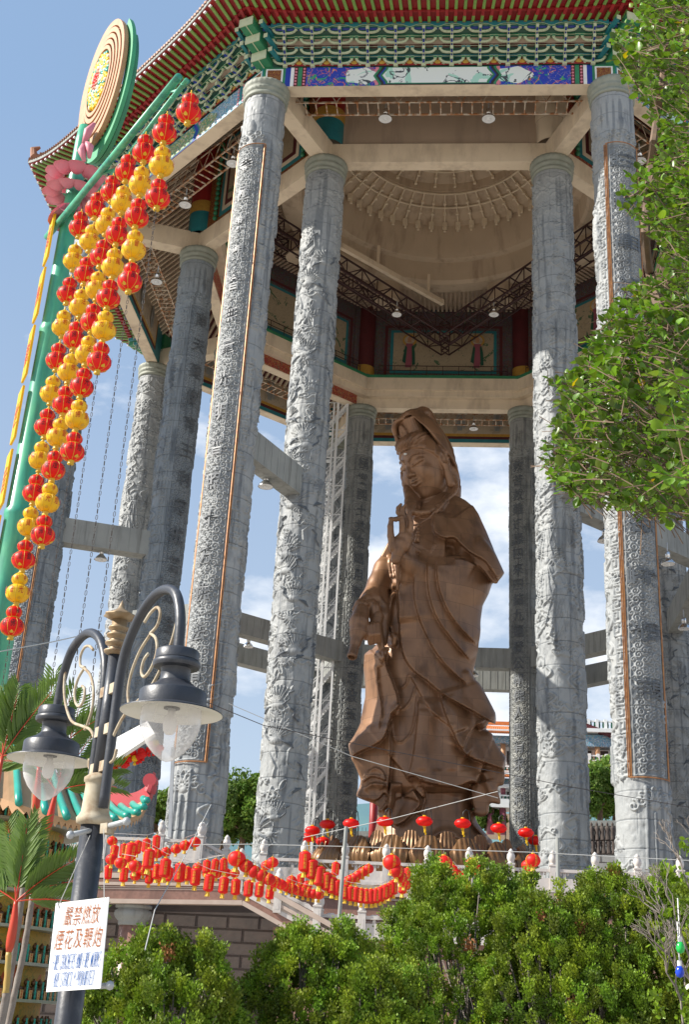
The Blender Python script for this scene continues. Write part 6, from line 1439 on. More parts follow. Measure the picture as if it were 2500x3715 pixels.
def balustrade(label, pts, zb, hgt=.85, posts=True):
    t = thing('balustrade', label, 'balustrade', (pts[0][0], pts[0][1], zb)); t['group'] = 'carved marble balustrades'
    for i, (x, y, dz) in enumerate(pts):
        mb = MB(); mb.box((x, y, zb+dz+hgt/2+.05), (.26, .26, hgt+.1)); mb.box((x, y, zb+dz+hgt+.12), (.3, .3, .05)); mb.box((x, y-.131, zb+dz+hgt/2), (.14, .01, hgt*.7)); o = obj('post', mb, 'balustrade', t)
        mb = MB(); mb.smooth = True; mb.lathe(fin, (x, y, zb+dz+hgt+.14), 20, lobes=lambda i, a: .05*cos(10*a) if 3 < i < 7 else 0); obj('finial', mb, 'balustrade', o)
    for (x0, y0, d0), (x1, y1, d1) in zip(pts[:-1], pts[1:]):
        a, b = Vector((x0, y0, zb+d0)), Vector((x1, y1, zb+d1)); k = Vector((0, 0, 1)); mb = MB()
        mb.bar(a+k*(hgt-.06), b+k*(hgt-.06), .17, .11); mb.bar(a+k*.06, b+k*.06, .14, .12); obj('rail', mb, 'balustrade', t)
        mb = MB(); mb.bar(a+k*(.30), b+k*(.30), .10, .42); 
        for q in (.2, .5, .8): c = a.lerp(b, q)+k*.30; mb.lathe([(.12, -.06), (.15, -.062), (.15, -.058), (.12, -.06)], c, 14, ax=Matrix.Rotation(PI/2, 3, 'X'))
        for q in (.27, .73):
            c = a.lerp(b, q)+k*.62; d_ = (b-a).normalized(); mb.box(c-k*.04, (.10, .08, .18))
            for s in (-1, 1): mb.tube([c+d_*s*(.05+.09*cos(w))+k*(.07+.07*sin(w)) for w in np.linspace(-1, 3.6, 8)], .035, 5)
        obj('carved_panel', mb, 'balustrade', t)
    return t
xs = [-7.33+1.58*i for i in range(-1, 22)]
balustrade('long carved marble balustrade along the terrace edge in front of the lotus', [(x, 49.85, 0) for x in xs[1:]], 4.92)
balustrade('raised carved balustrade at the left end of the terrace, above the hanging lanterns', [(-17.0, 49.0, 0), (-15.2, 49.0, 0), (-13.4, 49.0, 0), (P(367, 1900, 49).x, 49.0, 0), (P(457, 1900, 49).x, 49.0, 0)], 5.35)
balustrade('short sloping balustrade joining the raised left landing to the terrace', [(P(457, 1900, 49).x+.02, 49.2, .42), (P(512, 1920, 49).x, 49.4, 0)], 4.95)
# outer stair running down to the right
st = thing('stair_wall', 'red granite side of the stair sloping down to the right over a dark brick wall', 'stair', tuple(P(235, 2030, 44)))
a0, a1, a2 = P(60, 2008, 44), P(556, 2014, 44), P(800, 2150, 44)
for nm, off, h, d, m_ in (('coping', .26, .16, .5, 'granite_light'), ('coping', .0, .10, .42, 'granite_light'), ('stair_fascia', -.28, .46, .3, 'granite'), ('moulding', -.56, .14, .44, 'granite_light'), ('moulding', -.16, .03, .34, 'granite_light'), ('moulding', -.10, .03, .34, 'granite_light')):
    mb = MB(); k = Vector((0, 0, off)); mb.bar(a0+k, a1+k, d, h); mb.bar(a1+k, a2+k, d-.01, h); obj(nm, mb, m_, st)
mb = MB(); w0, w1 = P(40, 2040, 45.5), P(560, 2040, 45.5); w2 = P(840, 2190, 45.5)
mb.prism([w0, w1, w2, Vector((w2.x, 45.5, GZ)), Vector((w0.x, 45.5, GZ))], (0, .4, 0)); obj('brick_wall', mb, 'brick_dark', st)
mb = MB()
for r_ in range(11):
    z = 3.3-.42*r_; mb.box((-8.6, 45.49, z), (12, .03, .014))
    for q in range(11): mb.box((-14.4+1.1*q+.55*(r_ % 2), 45.49, z-.21), (.014, .03, .42))
obj('mortar_line', mb, 'wire_dark', st)
mb = MB(); mb.bar(a0+Vector((0, 1.4, .2)), a1+Vector((.1, 1.4, .2)), .2, .7); obj('back_fascia', mb, 'granite', st)
for u in (298, 352):
    c = P(u, 2120, 44.6 if u < 320 else 47.5); mb = MB(); mb.smooth = True; mb.mi = 0; mb.lathe([(.46, GZ), (.43, 2.75)], (c.x, c.y, 0), 24, lobes=lambda i, a: .02*cos(12*a)); mb.mi = 1; mb.lathe([(.45, 2.75), (.48, 2.8), (.47, 2.88), (.58, 3.0), (.62, 3.12), (.60, 3.22), (.5, 3.28), (.62, 3.32), (.62, 3.42)], (c.x, c.y, 0), 32, lobes=lambda i, a: .05*abs(cos(9*a)) if 3 <= i <= 5 else 0)
    obj('pillar', mb, ['granite', 'concrete'], st)
q0 = P(545, 1975, 43.7); q1 = P(721, 2068, 43.7)
balustrade('carved balustrade sloping down the stair towards the hedges', [(q0.x, 43.9, q0.z-3.65), ((q0.x+q1.x)/2, 43.9, (q0.z+q1.z)/2-3.65), (q1.x, 43.9, q1.z-3.65)], 2.9, .75)
zq = q1.z-3.65+2.9
balustrade('lower carved balustrade behind the middle hedge', [(q1.x+.05, 44.1, 0)]+[(P(u, 2068, 44).x, 44.1, 0) for u in (824, 930, 1036, 1142)], zq-.1, .75)
mb = MB(); mb.box((2, 46, 1.2), (16, 3.4, 3.4)); tag(obj('landing', mb, 'granite', loc=(2, 46, GZ)), 'red granite stair landing behind the hedges', 'landing')
# metal stair tower behind
twr = thing('stair_tower', 'narrow white painted steel zigzag stair tower between the grey columns', 'stair tower', (-10.7, 97.0, ZF))
tx, ty_ = -10.7, 97.0; mb = MB()
for sx in (-.9, .9):
    for sy in (-.6, .6): mb.bar((tx+sx, ty_+sy, ZF), (tx+sx, ty_+sy, 49), .16)
mb.bar((tx+.1, ty_-.75, ZF), (tx+.1, ty_-.75, 49), .2); mb.bar((tx-.25, ty_-.75, ZF), (tx-.25, ty_-.75, 49), .14)
obj('frame', mb, 'white_roof', twr)
for i in range(17):
    z = ZF+2.6*i; s = 1; mb = MB()
    for yy in (-.62, .0): mb.bar((tx-.95, ty_+yy, z), (tx+.95, ty_+yy, z+2.45), .06, .2); mb.bar((tx-.95, ty_+yy, z+1.0), (tx+.95, ty_+yy, z+3.3), .04, .04)
    for q in range(11): f = (q+.5)/11; mb.box((tx-.95+1.9*f, ty_-.3, z+2.45*f), (.2, .6, .03)); mb.bar((tx-.95+1.9*f, ty_-.62, z+2.45*f), (tx-.95+1.9*f, ty_-.62, z+2.45*f+.95), .025)
    mb.box((tx-.9, ty_+.4, z), (.9, .6, .05)); mb.bar((tx-.95, ty_-.62, z+2.5), (tx+.95, ty_-.62, z+2.5), .08)
    obj('stair_flight', mb, 'white_roof', twr)
# pendant floodlights
def pend():
    t = thing('pendant_lamp', 'x', 'lamp', (0, 0, 0)); mb = MB(); mb.mi = 0; mb.lathe([(.09, .55), (.14, .5), (.14, .2), (.1, .18)], n=14); mb.smooth = True; mb.lathe([(.1, .2), (.18, .12), (.32, -.02), (.40, -.15), (.41, -.2)], n=24, cap=False); obj('reflector', mb, ['chrome'], t, local=True)
    mb = MB(); mb.lathe([(.39, -.19), (.01, -.17)], n=24, cap=False); mb.lathe([(.10, -.1), (.13, -.2), (.1, -.26), (.01, -.28)], n=12); obj('lens', mb, 'white_roof', t, local=True)
    mb = MB(); mb.tube([(0, 0, .5), (0, 0, 1.1)], .04, 6); obj('rod', mb, 'steel', t, local=True); return t
pp_ = pend()
PL = [(877, 266, 59.6, 'under the front catwalk, left'), (1112, 266, 59.6, 'under the front catwalk, right'), (422, 462, 66, 'under the catwalk between the lanterns and the columns'), (357, 637, 72, 'beneath the left catwalk beside the red rafters'), (530, 368, 62.5, 'beside the tallest front column high on the left'), (903, 712, 88, 'on the maroon truss, left of the pair'), (1124, 712, 88, 'on the maroon truss, right of the pair'),
      (605, 1100, 60.6, 'below the concrete strut at the left of the carved crane column'), (230, 1267, 72.5, 'below the concrete strut at the far left'), (565, 1466, 92, 'below the rear left strut'), (1078, 1532, 97, 'below the rear strut beside the statue'), (1520, 1276, 68, 'below the strut at the right edge'), (1557, 1424, 79, 'below the slanting strut at the right edge'), (1078, 972, 100, 'before the rear painted frieze beside the hood'), (1376, 1224, 66, 'half hidden behind the lettered front column'), (1456, 362, 61.5, 'beside the leafy branch at the upper right')]
for i, (u, v, Y, w_) in enumerate(PL):
    o = pp_ if i == 0 else copy_tree(pp_); o.location = P(u, v, Y); o['label'] = 'silver bell floodlight '+w_; o['group'] = 'bell floodlights hung in the pavilion'
# ---------------------------------------------------------------- foliage
def lens(poly, x, y):
    c = False
    for (x0, y0), (x1, y1) in zip(poly, poly[1:]+poly[:1]):
        if (y0 > y) != (y1 > y) and x < (x1-x0)*(y-y0)/(y1-y0+1e-9)+x0: c = not c
    return c
def cypress(label, c, rx, ry, zt, seed, n=330, brown=.008):
    R = np.random.default_rng(seed); c = Vector(c); t = thing('cypress_bush', label, 'bush', (c.x, c.y, GZ), 'clipped cypress bushes in front of the terrace')
    zt -= .27; z0 = GZ+.2; H = zt-z0; rr = random.Random(seed)
    ctr = []
    n = int(n*2.1)
    for i in range(n):
        a = R.uniform(0, 2*PI); h = R.uniform(0.02, 1)**.8; w = (math.sin(PI*min(.98, .22+.70*h)))**.6; lump = 1+.16*sin(3*a+seed)+.12*sin(5*a+h*7+seed)
        r = R.uniform(.55, 1.0)**.5*w*lump; z = z0+H*h*(1-.12*(r-.3)**2)+R.uniform(-.12, .16)
        ctr.append((c.x+rx*r*cos(a), c.y+ry*r*sin(a), z, r))
    cc_ = np.array(ctr); cs = R.uniform(.075, .19, n); tone = R.uniform(.55, 1.45, n); yel = R.uniform(.85, 1.3, n); brn = R.random(n) < brown
    m = (250*cs/.20).astype(int); ix = np.repeat(np.arange(n), m); M = len(ix); nrm_ = lambda a: a/(np.linalg.norm(a, axis=1, keepdims=True)+1e-9)
    out = nrm_(np.stack([cc_[:, 0]-c.x, cc_[:, 1]-c.y, np.full(n, .9)], 1))[ix]
    d = nrm_(R.normal(size=(M, 3))); d = nrm_(d*.75+out*.4+np.array([0, 0, .95])); o = cc_[ix, :3]+d*(cs[ix]*R.uniform(.1, 1., M))[:, None]*np.array([.85, .85, 1.45])+R.normal(size=(M, 3))*.02
    L_ = R.uniform(.02, .044, M)[:, None]; sd = nrm_(np.cross(d, R.normal(size=(M, 3)))); VV, TT = [], []
    for q in (-.5, 0, .5):
        dd = nrm_(d+sd*q); w_ = nrm_(np.cross(dd, np.cross(d, sd)+1e-3))*.0055; l = L_*(1 if q == 0 else .8)
        VV.append(np.stack([o, o+dd*l*.5+w_, o+dd*l, o+dd*l*.5-w_], 1))
    V = np.stack(VV, 1).reshape(-1, 4, 3); b_ = np.repeat(brn[ix], 3); tv = np.repeat((tone[ix]*R.uniform(.8, 1.2, M)), 12); yv = np.repeat(yel[ix], 12); T = np.stack([tv*yv, tv, tv*.7], 1).reshape(-1, 4, 3)
    Vg, Tg = V[~b_].reshape(-1, 3), T[~b_].reshape(-1, 3); npmesh('foliage', Vg, np.arange(len(Vg)).reshape(-1, 4), 'cypress', t, WL[t.name], False, Tg)
    Vr = V[b_].reshape(-1, 3)
    if len(Vr): npmesh('dead_foliage', Vr, np.arange(len(Vr)).reshape(-1, 4), 'cypress_brown', t, WL[t.name], False)
    mb = MB()
    for i in range(90):
        x, y, z, r = ctr[int(R.integers(len(ctr)))]; b = Vector((c.x+R.normal()*.15, c.y+R.normal()*.15, z0+R.uniform(0, H*.45))); e = Vector((x, y, z)); m_ = b.lerp(e, .5)+Vector((0, 0, -.12)); mb.tube([b, m_, e, e+Vector((0, 0, .12))], [.022, .014, .008, .004], 4)
    mb.tube([(c.x, c.y, GZ), (c.x, c.y, z0+H*.4)], [.07, .04], 8); obj('trunk', mb, 'trunk_grey', t)
    return t
def B(u, v, Y): q = P(u, v, Y); return q
b1 = B(402, 2118, 14.0); cypress('rounded cypress bush beside the sign, lowest of the row', (b1.x, 14.0, 0), .98, .85, b1.z, 11, 300)
b2 = B(722, 2095, 15.5); cypress('bushy cypress in the middle under the stair balustrade', (b2.x, 15.5, 0), .92, .85, b2.z, 12, 330)
b3 = B(1075, 1962, 17.5); cypress('tallest cypress bush in front of the lotus pedestal', (b3.x, 17.5, 0), 1.45, 1.2, b3.z, 13, 560, .015)
b4 = B(1430, 1975, 17.0); cypress('broad cypress bush at the right below the double lettered column', (b4.x, 17.0, 0), 1.35, 1.2, b4.z, 14, 560, .015)
b5 = B(868, 2180, 15.0); cypress('small cypress bush filling the gap between the two taller ones', (b5.x, 15.0, 0), .62, .6, b5.z, 15, 200)
b6 = B(1262, 2030, 16.5); cypress('dense cypress bush low between the two tall ones at the right', (b6.x, 16.5, 0), .95, .8, b6.z, 16, 320, .02)
b8 = B(1600, 1990, 16.5); cypress('cypress bush cut by the right edge of the photo', (b8.x, 16.5, 0), .9, .9, b8.z, 18, 260)
# near leafy branch
fic = thing('ficus_tree', 'leafy bright green tree branches hanging in from the right edge, close to the camera', 'tree', tuple(P(1700, 2300, 8.2)))
poly = [(1640, -60), (1462, -60), (1450, 30), (1396, 90), (1402, 140), (1440, 200), (1478, 250), (1500, 330), (1470, 380), (1425, 410), (1408, 470), (1460, 500), (1500, 560), (1505, 630), (1440, 650), (1405, 690), (1375, 745), (1340, 780), (1320, 850), (1250, 868), (1285, 935), (1262, 960), (1245, 1010), (1240, 1062), (1300, 1140), (1400, 1150), (1480, 1170), (1640, 1185)]
R = np.random.default_rng(3); V, F, T = [], [], []
tw = MB(); tips = []
while len(tips) < 2500:
    u, v = R.uniform(1235, 1640), R.uniform(-60, 1185)
    if not lens(poly, u, v): continue
    dens = 1. if v > 640 else (.95 if u > 1470 else .75)
    if R.random() > dens: continue
    tips.append((u, v, R.uniform(6.6, 9.6)))
for _ in range(60): tips.append((R.uniform(1480, 1640), R.uniform(840, 1100), R.uniform(4.6, 5.6)))
LU = np.array([[0, 0, 0], [.22, .30, .03], [.5, .44, .05], [.8, .28, .02], [1.0, 0, -.02], [.8, -.28, .02], [.5, -.44, .05], [.22, -.30, .03], [.5, 0, -.04]])
LF = [(0, 1, 8), (1, 2, 8), (2, 3, 8), (3, 4, 8), (4, 5, 8), (5, 6, 8), (6, 7, 8), (7, 0, 8)]
for (u, v, Y) in tips:
    p = np.array(P(u, v, Y)); main = np.array([-.75+R.normal()*.35, R.normal()*.4, .25+R.normal()*.4]); main /= np.linalg.norm(main); n_ = int(R.integers(4, 8)); Lt = R.uniform(.10, .2)
    tw.tube([Vector(p-main*Lt*1.6-np.array([0, 0, .03])), Vector(p-main*Lt*.5), Vector(p+main*Lt*.4)], [.004, .003, .002], 3)
    tone = R.uniform(.5, 1.3)
    for k in range(n_):
        b = p+main*Lt*(k/n_-.6); d = main*.55+R.normal(size=3)*.6+np.array([0, 0, .15]); d /= np.linalg.norm(d); up = np.array([R.normal()*.45, -.3+R.normal()*.4, 1.]); s_ = np.cross(d, up); s_ /= np.linalg.norm(s_); nz2 = np.cross(s_, d); L_ = R.uniform(.038, .076)
        q = len(V); V += list(b+np.outer(LU[:, 0]*L_, d)+np.outer(LU[:, 1]*L_*.95, s_)+np.outer(LU[:, 2]*L_*2, nz2)); F += [tuple(i+q for i in f) for f in LF]; tn = tone*R.uniform(.8, 1.2); yl = R.uniform(.85, 1.25)
        if R.random() < .004: T += [(3.6, 1.4, .2)]*9
        else: T += [(tn*yl, tn, tn*.8)]*9
npmesh('crown', np.array(V), np.array(F), 'ficus', fic, WL[fic.name], True, np.array(T))
for path, r_ in (([(1700, 1250), (1620, 1000), (1540, 820), (1500, 700), (1470, 560), (1480, 380), (1520, 100)], .05), ([(1640, 1050), (1520, 1010), (1420, 1040), (1330, 1060), (1262, 1030)], .02), ([(1560, 880), (1470, 880), (1380, 930), (1300, 950)], .015), ([(1540, 820), (1440, 840), (1340, 860), (1270, 880)], .015), ([(1600, 980), (1480, 1080), (1380, 1120), (1310, 1130)], .014), ([(1500, 700), (1450, 760), (1390, 790)], .012), ([(1480, 400), (1450, 440), (1420, 450)], .009), ([(1640, 1150), (1560, 1120), (1460, 1120)], .014), ([(1520, 100), (1460, 120), (1405, 110)], .010), ([(1510, 250), (1480, 240), (1440, 180)], .01)):
    tw.tube([P(u, v, 7.8+.4*sin(u)) for u, v in [tuple(q) for q in smooth_line(path, 5)]], [r_*(1-.6*i/(len(path)*5)) for i in range(len(smooth_line(path, 5)))], 6)
for _ in range(420):
    u, v = R.uniform(1250, 1600), R.uniform(600, 1150)
    if lens(poly, u, v): tw.tube([P(u, v, 7.7), P(u+R.uniform(-35, 35), v+R.uniform(-25, 35), 7.6), P(u+R.uniform(-60, 40), v+R.uniform(-30, 50), 7.7)], .0028, 3)
tw.tube([P(1700, 1250, 7.8), Vector((WL[fic.name].x, WL[fic.name].y, GZ))], [.06, .09], 8)
obj('branch', tw, 'bark', fic)
# pale bare shrub with leaf tufts and two coloured bulbs at the lower right
pl_ = thing('bare_shrub', 'pale leafless shrub with a few yellow green leaf tufts at the lower right edge', 'shrub', tuple(P(1545, 2400, 9)))
mb = MB(); Rr = random.Random(9)
def br(a, d, L_, r, n):
    b = a+d*L_; mb.tube([a, a.lerp(b, .5)+Vector((Rr.uniform(-.02, .02), 0, .01)), b], [r, r*.85, r*.7], 5)
    if n:
        for _ in range(3 if n > 1 else 2): br(b, (d+Vector((Rr.uniform(-.6, .6), Rr.uniform(-.5, .5), Rr.uniform(-.25, .5)))).normalized(), L_*.72, r*.68, n-1)
for u, v, dx in ((1560, 2380, -.1), (1590, 2330, -.3), (1580, 2230, -.45), (1600, 2120, -.5)): br(P(u, v, 9), Vector((dx*.5, 0, 1)).normalized(), .27, .010, 4)
obj('branch', mb, 'trunk_grey', pl_)
V, F, T = [], [], []
for u, v in ((1505, 2010), (1540, 2000), (1512, 2090), (1555, 2060), (1500, 2155), (1540, 2250), (1560, 2265), (1500, 2300), (1560, 2310), (1490, 2260), (1560, 1925), (1522, 1990)):
    for k in range(26):
        b = np.array(P(u+R.normal()*9, v+R.normal()*9, 9)); d = R.normal(size=3)+np.array([0, 0, .6]); d /= np.linalg.norm(d); s_ = np.cross(d, R.normal(size=3)); s_ /= np.linalg.norm(s_); L_ = R.uniform(.025, .05)
        q = len(V); V += list(b+np.outer(LU[:, 0]*L_, d)+np.outer(LU[:, 1]*L_*.8, s_)); F += [tuple(i+q for i in f) for f in LF]; T += [(1.5, 1.25, .8)]*9
npmesh('leaves', np.array(V), np.array(F), 'ficus', pl_, WL[pl_.name], True, np.array(T))
for u, v, m_, l in ((1548, 2152, 'bulb_green', 'green light bulb hanging in the bare shrub'), (1547, 2207, 'bulb_blue', 'blue light bulb hanging below the green one')):
    p = P(u, v, 8.9); t = thing('light_bulb', l, 'light bulb', tuple(p)); mb = MB(); mb.smooth = True; mb.lathe([(.001, -.045), (.022, -.036), (.03, -.012), (.024, .012), (.014, .028)], p, 16); obj('glass', mb, m_, t); mb = MB(); mb.lathe([(.014, .028), (.015, .06)], p, 10); mb.tube([p+Vector((0, 0, .06)), p+Vector((0, 0, .3))], .004, 4); obj('socket', mb, 'white_paint', t)
# wires across the view
for i, (pts, r_, m_, l) in enumerate((([(0, 1482, 12), (120, 1460, 12.5), (232, 1435, 13)], .006, 'wire', 'pale wire crossing the sky behind the left lamp arm'), ([(380, 1560, 14), (600, 1650, 18), (1300, 1790, 22), (1568, 1836, 24)], .006, 'wire_dark', 'dark cable crossing in front of the statue hem'), ([(520, 1600, 30), (800, 1720, 31), (1133, 1815, 32)], .009, 'wire', 'pale cable dropping across the left half of the statue hem'),
                     ([(690, 1905, 33), (900, 1860, 32), (1133, 1800, 31)], .009, 'wire', 'pale cable rising to the right across the statue foot'), ([(440, 1921, 30), (570, 1920, 30), (780, 1925, 30), (1200, 1938, 30), (1568, 1957, 30)], .009, 'wire', 'thin wire along the top of the balustrade'), ([(330, 2160, 12), (352, 2070, 14), (430, 1930, 18), (480, 1830, 20)], .006, 'wire', 'pale string running down to the bush beside the sign'))):
    mb = MB(); mb.tube([P(*q) for q in pts], r_, 5); tag(obj('cable', mb, m_, loc=P(*pts[0])), l, 'cable')
t = MB(); t.tube([P(788, 1880, 27), P(773, 2075, 27), Vector((P(773, 2075, 27).x, 27, GZ))], .04, 8); tag(obj('metal_pole', t, 'concrete', loc=(P(773, 2075, 27).x, 27, GZ)), 'grey metal pole standing up through the red lanterns in front of the lotus', 'pole')
t = MB(); t.tube([P(1269, 1905, 40), Vector((P(1269, 2060, 40).x, 40, 0))], .06, 8); tag(obj('metal_pole', t, 'concrete', loc=(P(1269, 2060, 40).x, 40, 0)), 'short grey pole by the balustrade beside the double lettered column', 'pole')
# ---------------------------------------------------------------- background
def tree(label, c, w, h, seed, n=900, leaf=.42):
    R = np.random.default_rng(seed); c = Vector(c); t = thing('tree', label, 'tree', tuple(c)); V, F, T = [], [], []
    lob = [(R.uniform(-.62, .62)*w, R.normal()*.3*w, h*R.uniform(.3, .93), R.uniform(.16, .30)*w) for _ in range(26)]
    for (x, y, z, r) in lob:
        tn = R.uniform(.6, 1.35)
        for k in range(int(n/5)):
            d = R.normal(size=3); d /= np.linalg.norm(d); o = np.array([c.x+x, c.y+y, c.z+z])+d*r*R.uniform(.55, 1.05); a = R.normal(size=3); a /= np.linalg.norm(a); b = np.cross(a, R.normal(size=3)); b /= np.linalg.norm(b); l = leaf*R.uniform(.5, 1.1); q = len(V)
            V += [o-a*l, o+b*l*.5, o+a*l, o-b*l*.5]; F.append((q, q+1, q+2, q+3)); T += [(tn*R.uniform(.8, 1.2), tn, tn*.8)]*4
    npmesh('crown', np.array(V), np.array(F), 'tree_far', t, WL[t.name], False, np.array(T))
    mb = MB(); mb.tube([c, c+Vector((.2, 0, h*.5))], [.35, .2], 8)
    for (x, y, z, r) in lob[:10]: mb.tube([c+Vector((.1, 0, h*.35)), c+Vector((x, y, z))], [.14, .05], 5)
    obj('trunk', mb, 'bark', t); return t
for i, (u, v, vt, Y, w_, l) in enumerate(((545, 1960, 1765, 120, 4.2, 'green tree between the two left front columns'), (500, 1950, 1775, 128, 3.6, 'green tree just right of the tallest front column base'), (360, 1950, 1800, 118, 3.4, 'green tree behind the lamp post, left of the tallest front column'), (590, 1950, 1790, 126, 3.2, 'green tree at the left edge of the carved crane column'), (1365, 1890, 1728, 138, 4.6, 'green tree above the stone wall between the right columns'), (1400, 1880, 1740, 140, 4.0, 'green tree half hidden by the double lettered column'), (1330, 1890, 1770, 139, 3.6, 'green tree beside the right inner column'), (1108, 1890, 1835, 150, 2.2, 'small green tree under the hall behind the statue'))):
    b = P(u, v, Y); tp = P(u, vt, Y); tree(l, (b.x, Y, b.z), w_*1.25, tp.z-b.z, 40+i, 2400, .26)
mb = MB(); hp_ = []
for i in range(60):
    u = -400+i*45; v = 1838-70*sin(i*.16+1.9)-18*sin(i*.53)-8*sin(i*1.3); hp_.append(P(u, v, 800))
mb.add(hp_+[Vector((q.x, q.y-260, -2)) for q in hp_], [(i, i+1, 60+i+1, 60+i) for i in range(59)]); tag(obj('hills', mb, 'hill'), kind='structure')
# temple hall behind on the right
def hall(label, u0, u1, Y, rows, seed):
    a, b = P(u0, 1800, Y), P(u1, 1800, Y); t = thing('temple_hall', label, 'temple building', (a.x, Y, 15)); x0, x1 = a.x, b.x; Zv = lambda v: P((u0+u1)/2, v, Y).z
    for kind, v0, v1 in rows:
        z1, z0 = Zv(v0), Zv(v1); mb = MB()
        if kind == 'roof':
            nn_ = 36; mb.mi = 0
            def fn(u, v): x = x0-1.2+(x1-x0+2.4)*u; return Vector((x, Y-2.2+3.5*v, z0+(z1-z0)*v**.7+.5*abs(2*u-1)**6))
            mb.grid(fn, 20, 5)
            for i in range(nn_): u = (i+.5)/nn_; mb.tube([fn(u, v)+Vector((0, 0, .08)) for v in (0, .5, 1)], .13, 5)
            mb.bar(fn(0, 1), fn(1, 1), .3, .4); mb.mi = 1; mb.bar(fn(0, 0)-Vector((0, 0, .1)), fn(1, 0)-Vector((0, 0, .1)), .15, .18); obj('tiled_roof', mb, ['orange_tile', 'white_paint'], t)
        elif kind == 'brk':
            mb.box(((x0+x1)/2, Y, (z0+z1)/2), (x1-x0, 2, z1-z0)); obj('painted_bracket_band', mb, 'scroll_sky', t)
        elif kind == 'room':
            mb.mi = 0; mb.box(((x0+x1)/2, Y+1.2, (z0+z1)/2), (x1-x0, .5, z1-z0)); mb.mi = 1; nw = max(2, int((x1-x0)/1.6))
            for i in range(nw): mb.box((x0+(i+.5)*(x1-x0)/nw, Y+.92, z0+(z1-z0)*.5), (.9, .05, (z1-z0)*.6))
            obj('window_wall', mb, ['white_roof', 'wire_dark'], t); mb = MB(); mb.smooth = True
            for i in range(nw+1): mb.lathe([(.3, z0), (.3, z1)], (x0+i*(x1-x0)/nw, Y-.6, 0), 10)
            obj('pillar', mb, 'wood_tan' if v0 < 1720 else 'purple_col', t)
        elif kind == 'rail':
            mb.mi = 0; mb.box(((x0+x1)/2, Y-1, z1-.08), (x1-x0, .3, .16)); mb.box(((x0+x1)/2, Y-1, z0+.08), (x1-x0, .3, .16)); mb.mi = 1; n_ = int((x1-x0)/.45)
            for i in range(n_): mb.lathe([(.08, z0), (.15, (z0+z1)/2), (.08, z1)], (x0+(i+.5)*(x1-x0)/n_, Y-1, 0), 6)
            mb.mi = 0
            for i in range(5): mb.box((x0+(i+.0)*(x1-x0)/4, Y-1, (z0+z1)/2), (.35, .4, z1-z0+.3))
            obj('gallery_rail', mb, ['white_paint', 'green_dark'], t)
        elif kind == 'slab': mb.box(((x0+x1)/2, Y, (z0+z1)/2), (x1-x0+.6, 3.4, z1-z0)); obj('floor_slab', mb, 'white_roof', t)
        elif kind == 'open':
            mb.box(((x0+x1)/2, Y+3, (z0+z1)/2), (x1-x0, .3, z1-z0)); obj('inner_wall', mb, 'taupe', t); mb = MB(); mb.smooth = True
            for i in range(4): mb.lathe([(.42, z0), (.38, z1)], (x0+(i+.3)*(x1-x0)/4, Y-.9, 0), 12)
            obj('pillar', mb, 'purple_col', t)
    return t
hall('white temple hall with orange tiled eaves behind the statue hem', 1108, 1218, 150, [('roof', 1650, 1678), ('brk', 1678, 1695), ('room', 1695, 1746), ('rail', 1746, 1760), ('roof', 1758, 1776), ('brk', 1774, 1790), ('slab', 1790, 1796), ('room', 1794, 1815), ('rail', 1812, 1824), ('slab', 1824, 1842), ('open', 1842, 1902)], 1)
hall('temple hall with green balustrade and orange eaves between the right columns', 1322, 1400, 148, [('rail', 1644, 1664), ('slab', 1664, 1672), ('brk', 1676, 1702), ('room', 1700, 1722), ('rail', 1722, 1736), ('roof', 1736, 1752), ('brk', 1752, 1776), ('slab', 1776, 1782)], 2)
mb = MB(); mb.bar(P(1322, 1648, 147), P(1402, 1678, 147), 1.0, .5); tag(obj('roof_ridge', mb, 'red_dark', loc=P(1322, 1650, 147)), 'dark sloping roof edge above the hall between the right columns', 'roof edge')
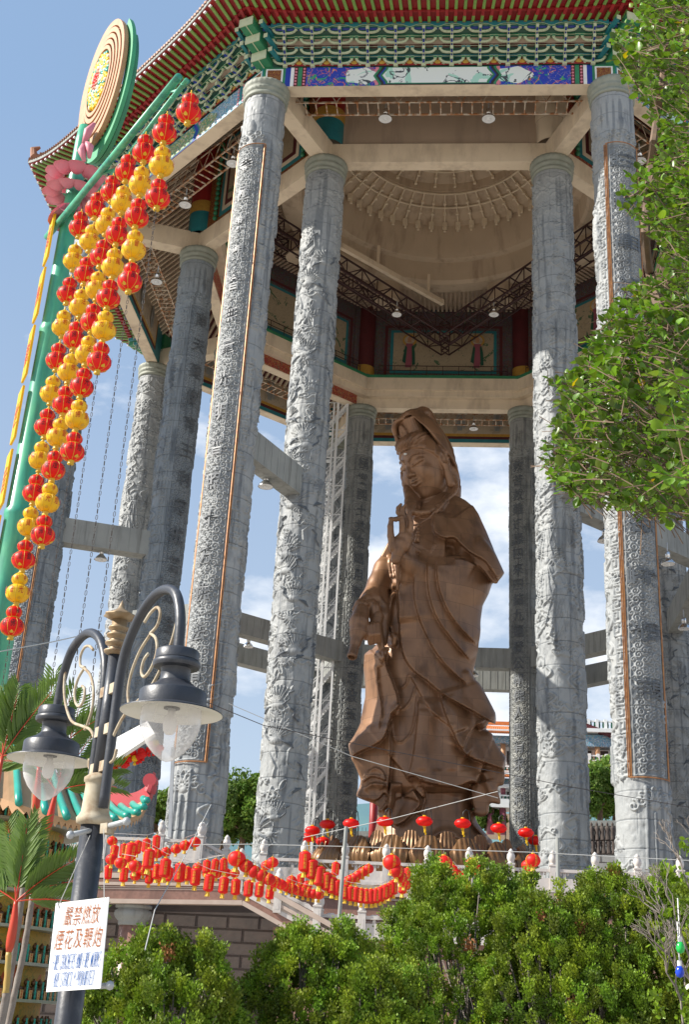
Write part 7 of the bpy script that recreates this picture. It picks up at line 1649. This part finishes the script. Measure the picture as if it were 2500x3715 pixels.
def swall(label, u0, u1, v0, v1, Y):
    a, b, c = P(u0, v0, Y), P(u1, v0, Y), P(u0, v1, Y); t = thing('stone_wall', label, 'wall', (a.x, Y, c.z)); mb = MB(); mb.prism([a, b, Vector((b.x, Y, c.z-3)), Vector((a.x, Y, c.z-3))], (0, .6, 0)); obj('masonry', mb, 'stone_wall', t)
    mb = MB(); n_ = int((a.z-c.z+3)/.75)
    for i in range(n_):
        z = a.z-.9-.75*i; mb.box(((a.x+b.x)/2, Y-.01, z), (b.x-a.x, .02, .05)); m_ = int((b.x-a.x)/1.5)
        for j in range(m_): mb.box((a.x+(j+.5*(i % 2))*1.5, Y-.01, z-.37), (.05, .02, .75))
    obj('mortar_line', mb, 'wire_dark', t); mb = MB(); mb.bar(a+Vector((0, 0, .2)), b+Vector((0, 0, .2)), .8, .5); obj('coping', mb, 'concrete', t)
    mb = MB()
    for i in range(int((b.x-a.x)/.35)): mb.bar((a.x+.35*i, Y, a.z+.4), (a.x+.35*i, Y, a.z+1.1), .04)
    obj('fence_spikes', mb, 'wire_dark', t); return t
swall('grey block retaining wall behind the right columns', 1190, 1420, 1878, 1940, 128)
swall('low pale wall behind the lotus pedestal at the left', 690, 1000, 1902, 1960, 130)
fg = MB(); fg.smooth = True; fg.lathe([(.42, 0), (.5, .1), (.42, .3), (.34, 1.2), (.42, 1.7), (.30, 2.05), (.14, 2.15), (.2, 2.3), (.22, 2.45), (.15, 2.62), (.05, 2.75)], n=14, lobes=lambda i, a: .1*cos(3*a) if i < 6 else 0); pf_ = None
for r_, (v, n_, du) in enumerate(((1912, 6, 0), (1943, 6, 3))):
    for i in range(n_):
        p = P(1335+12*i+du, v, 124)
        if pf_ is None: o = obj('stone_figure', fg, 'brick_dark', None, local=True); pf_ = o
        else: o = pf_.copy(); C.objects.link(o)
        o.location = p; o.scale = (.6, .6, .62); o.rotation_euler = (0, 0, i*.4); tag(o, 'small grey stone figure, %s from the left in the %s row on the wall' % (ORD[i], ('upper', 'lower')[r_]), 'statue', 'stone figures by the retaining wall')
mb = MB(); mb.smooth = True; p = P(848, 1905, 112); mb.lathe([(.36, p.z-3), (.36, P(848, 1770, 112).z)], (p.x, 112, 0), 14); tag(obj('red_pillar', mb, 'red_paint', loc=(p.x, 112, p.z)), 'round red pillar behind the left side of the statue foot', 'pillar')
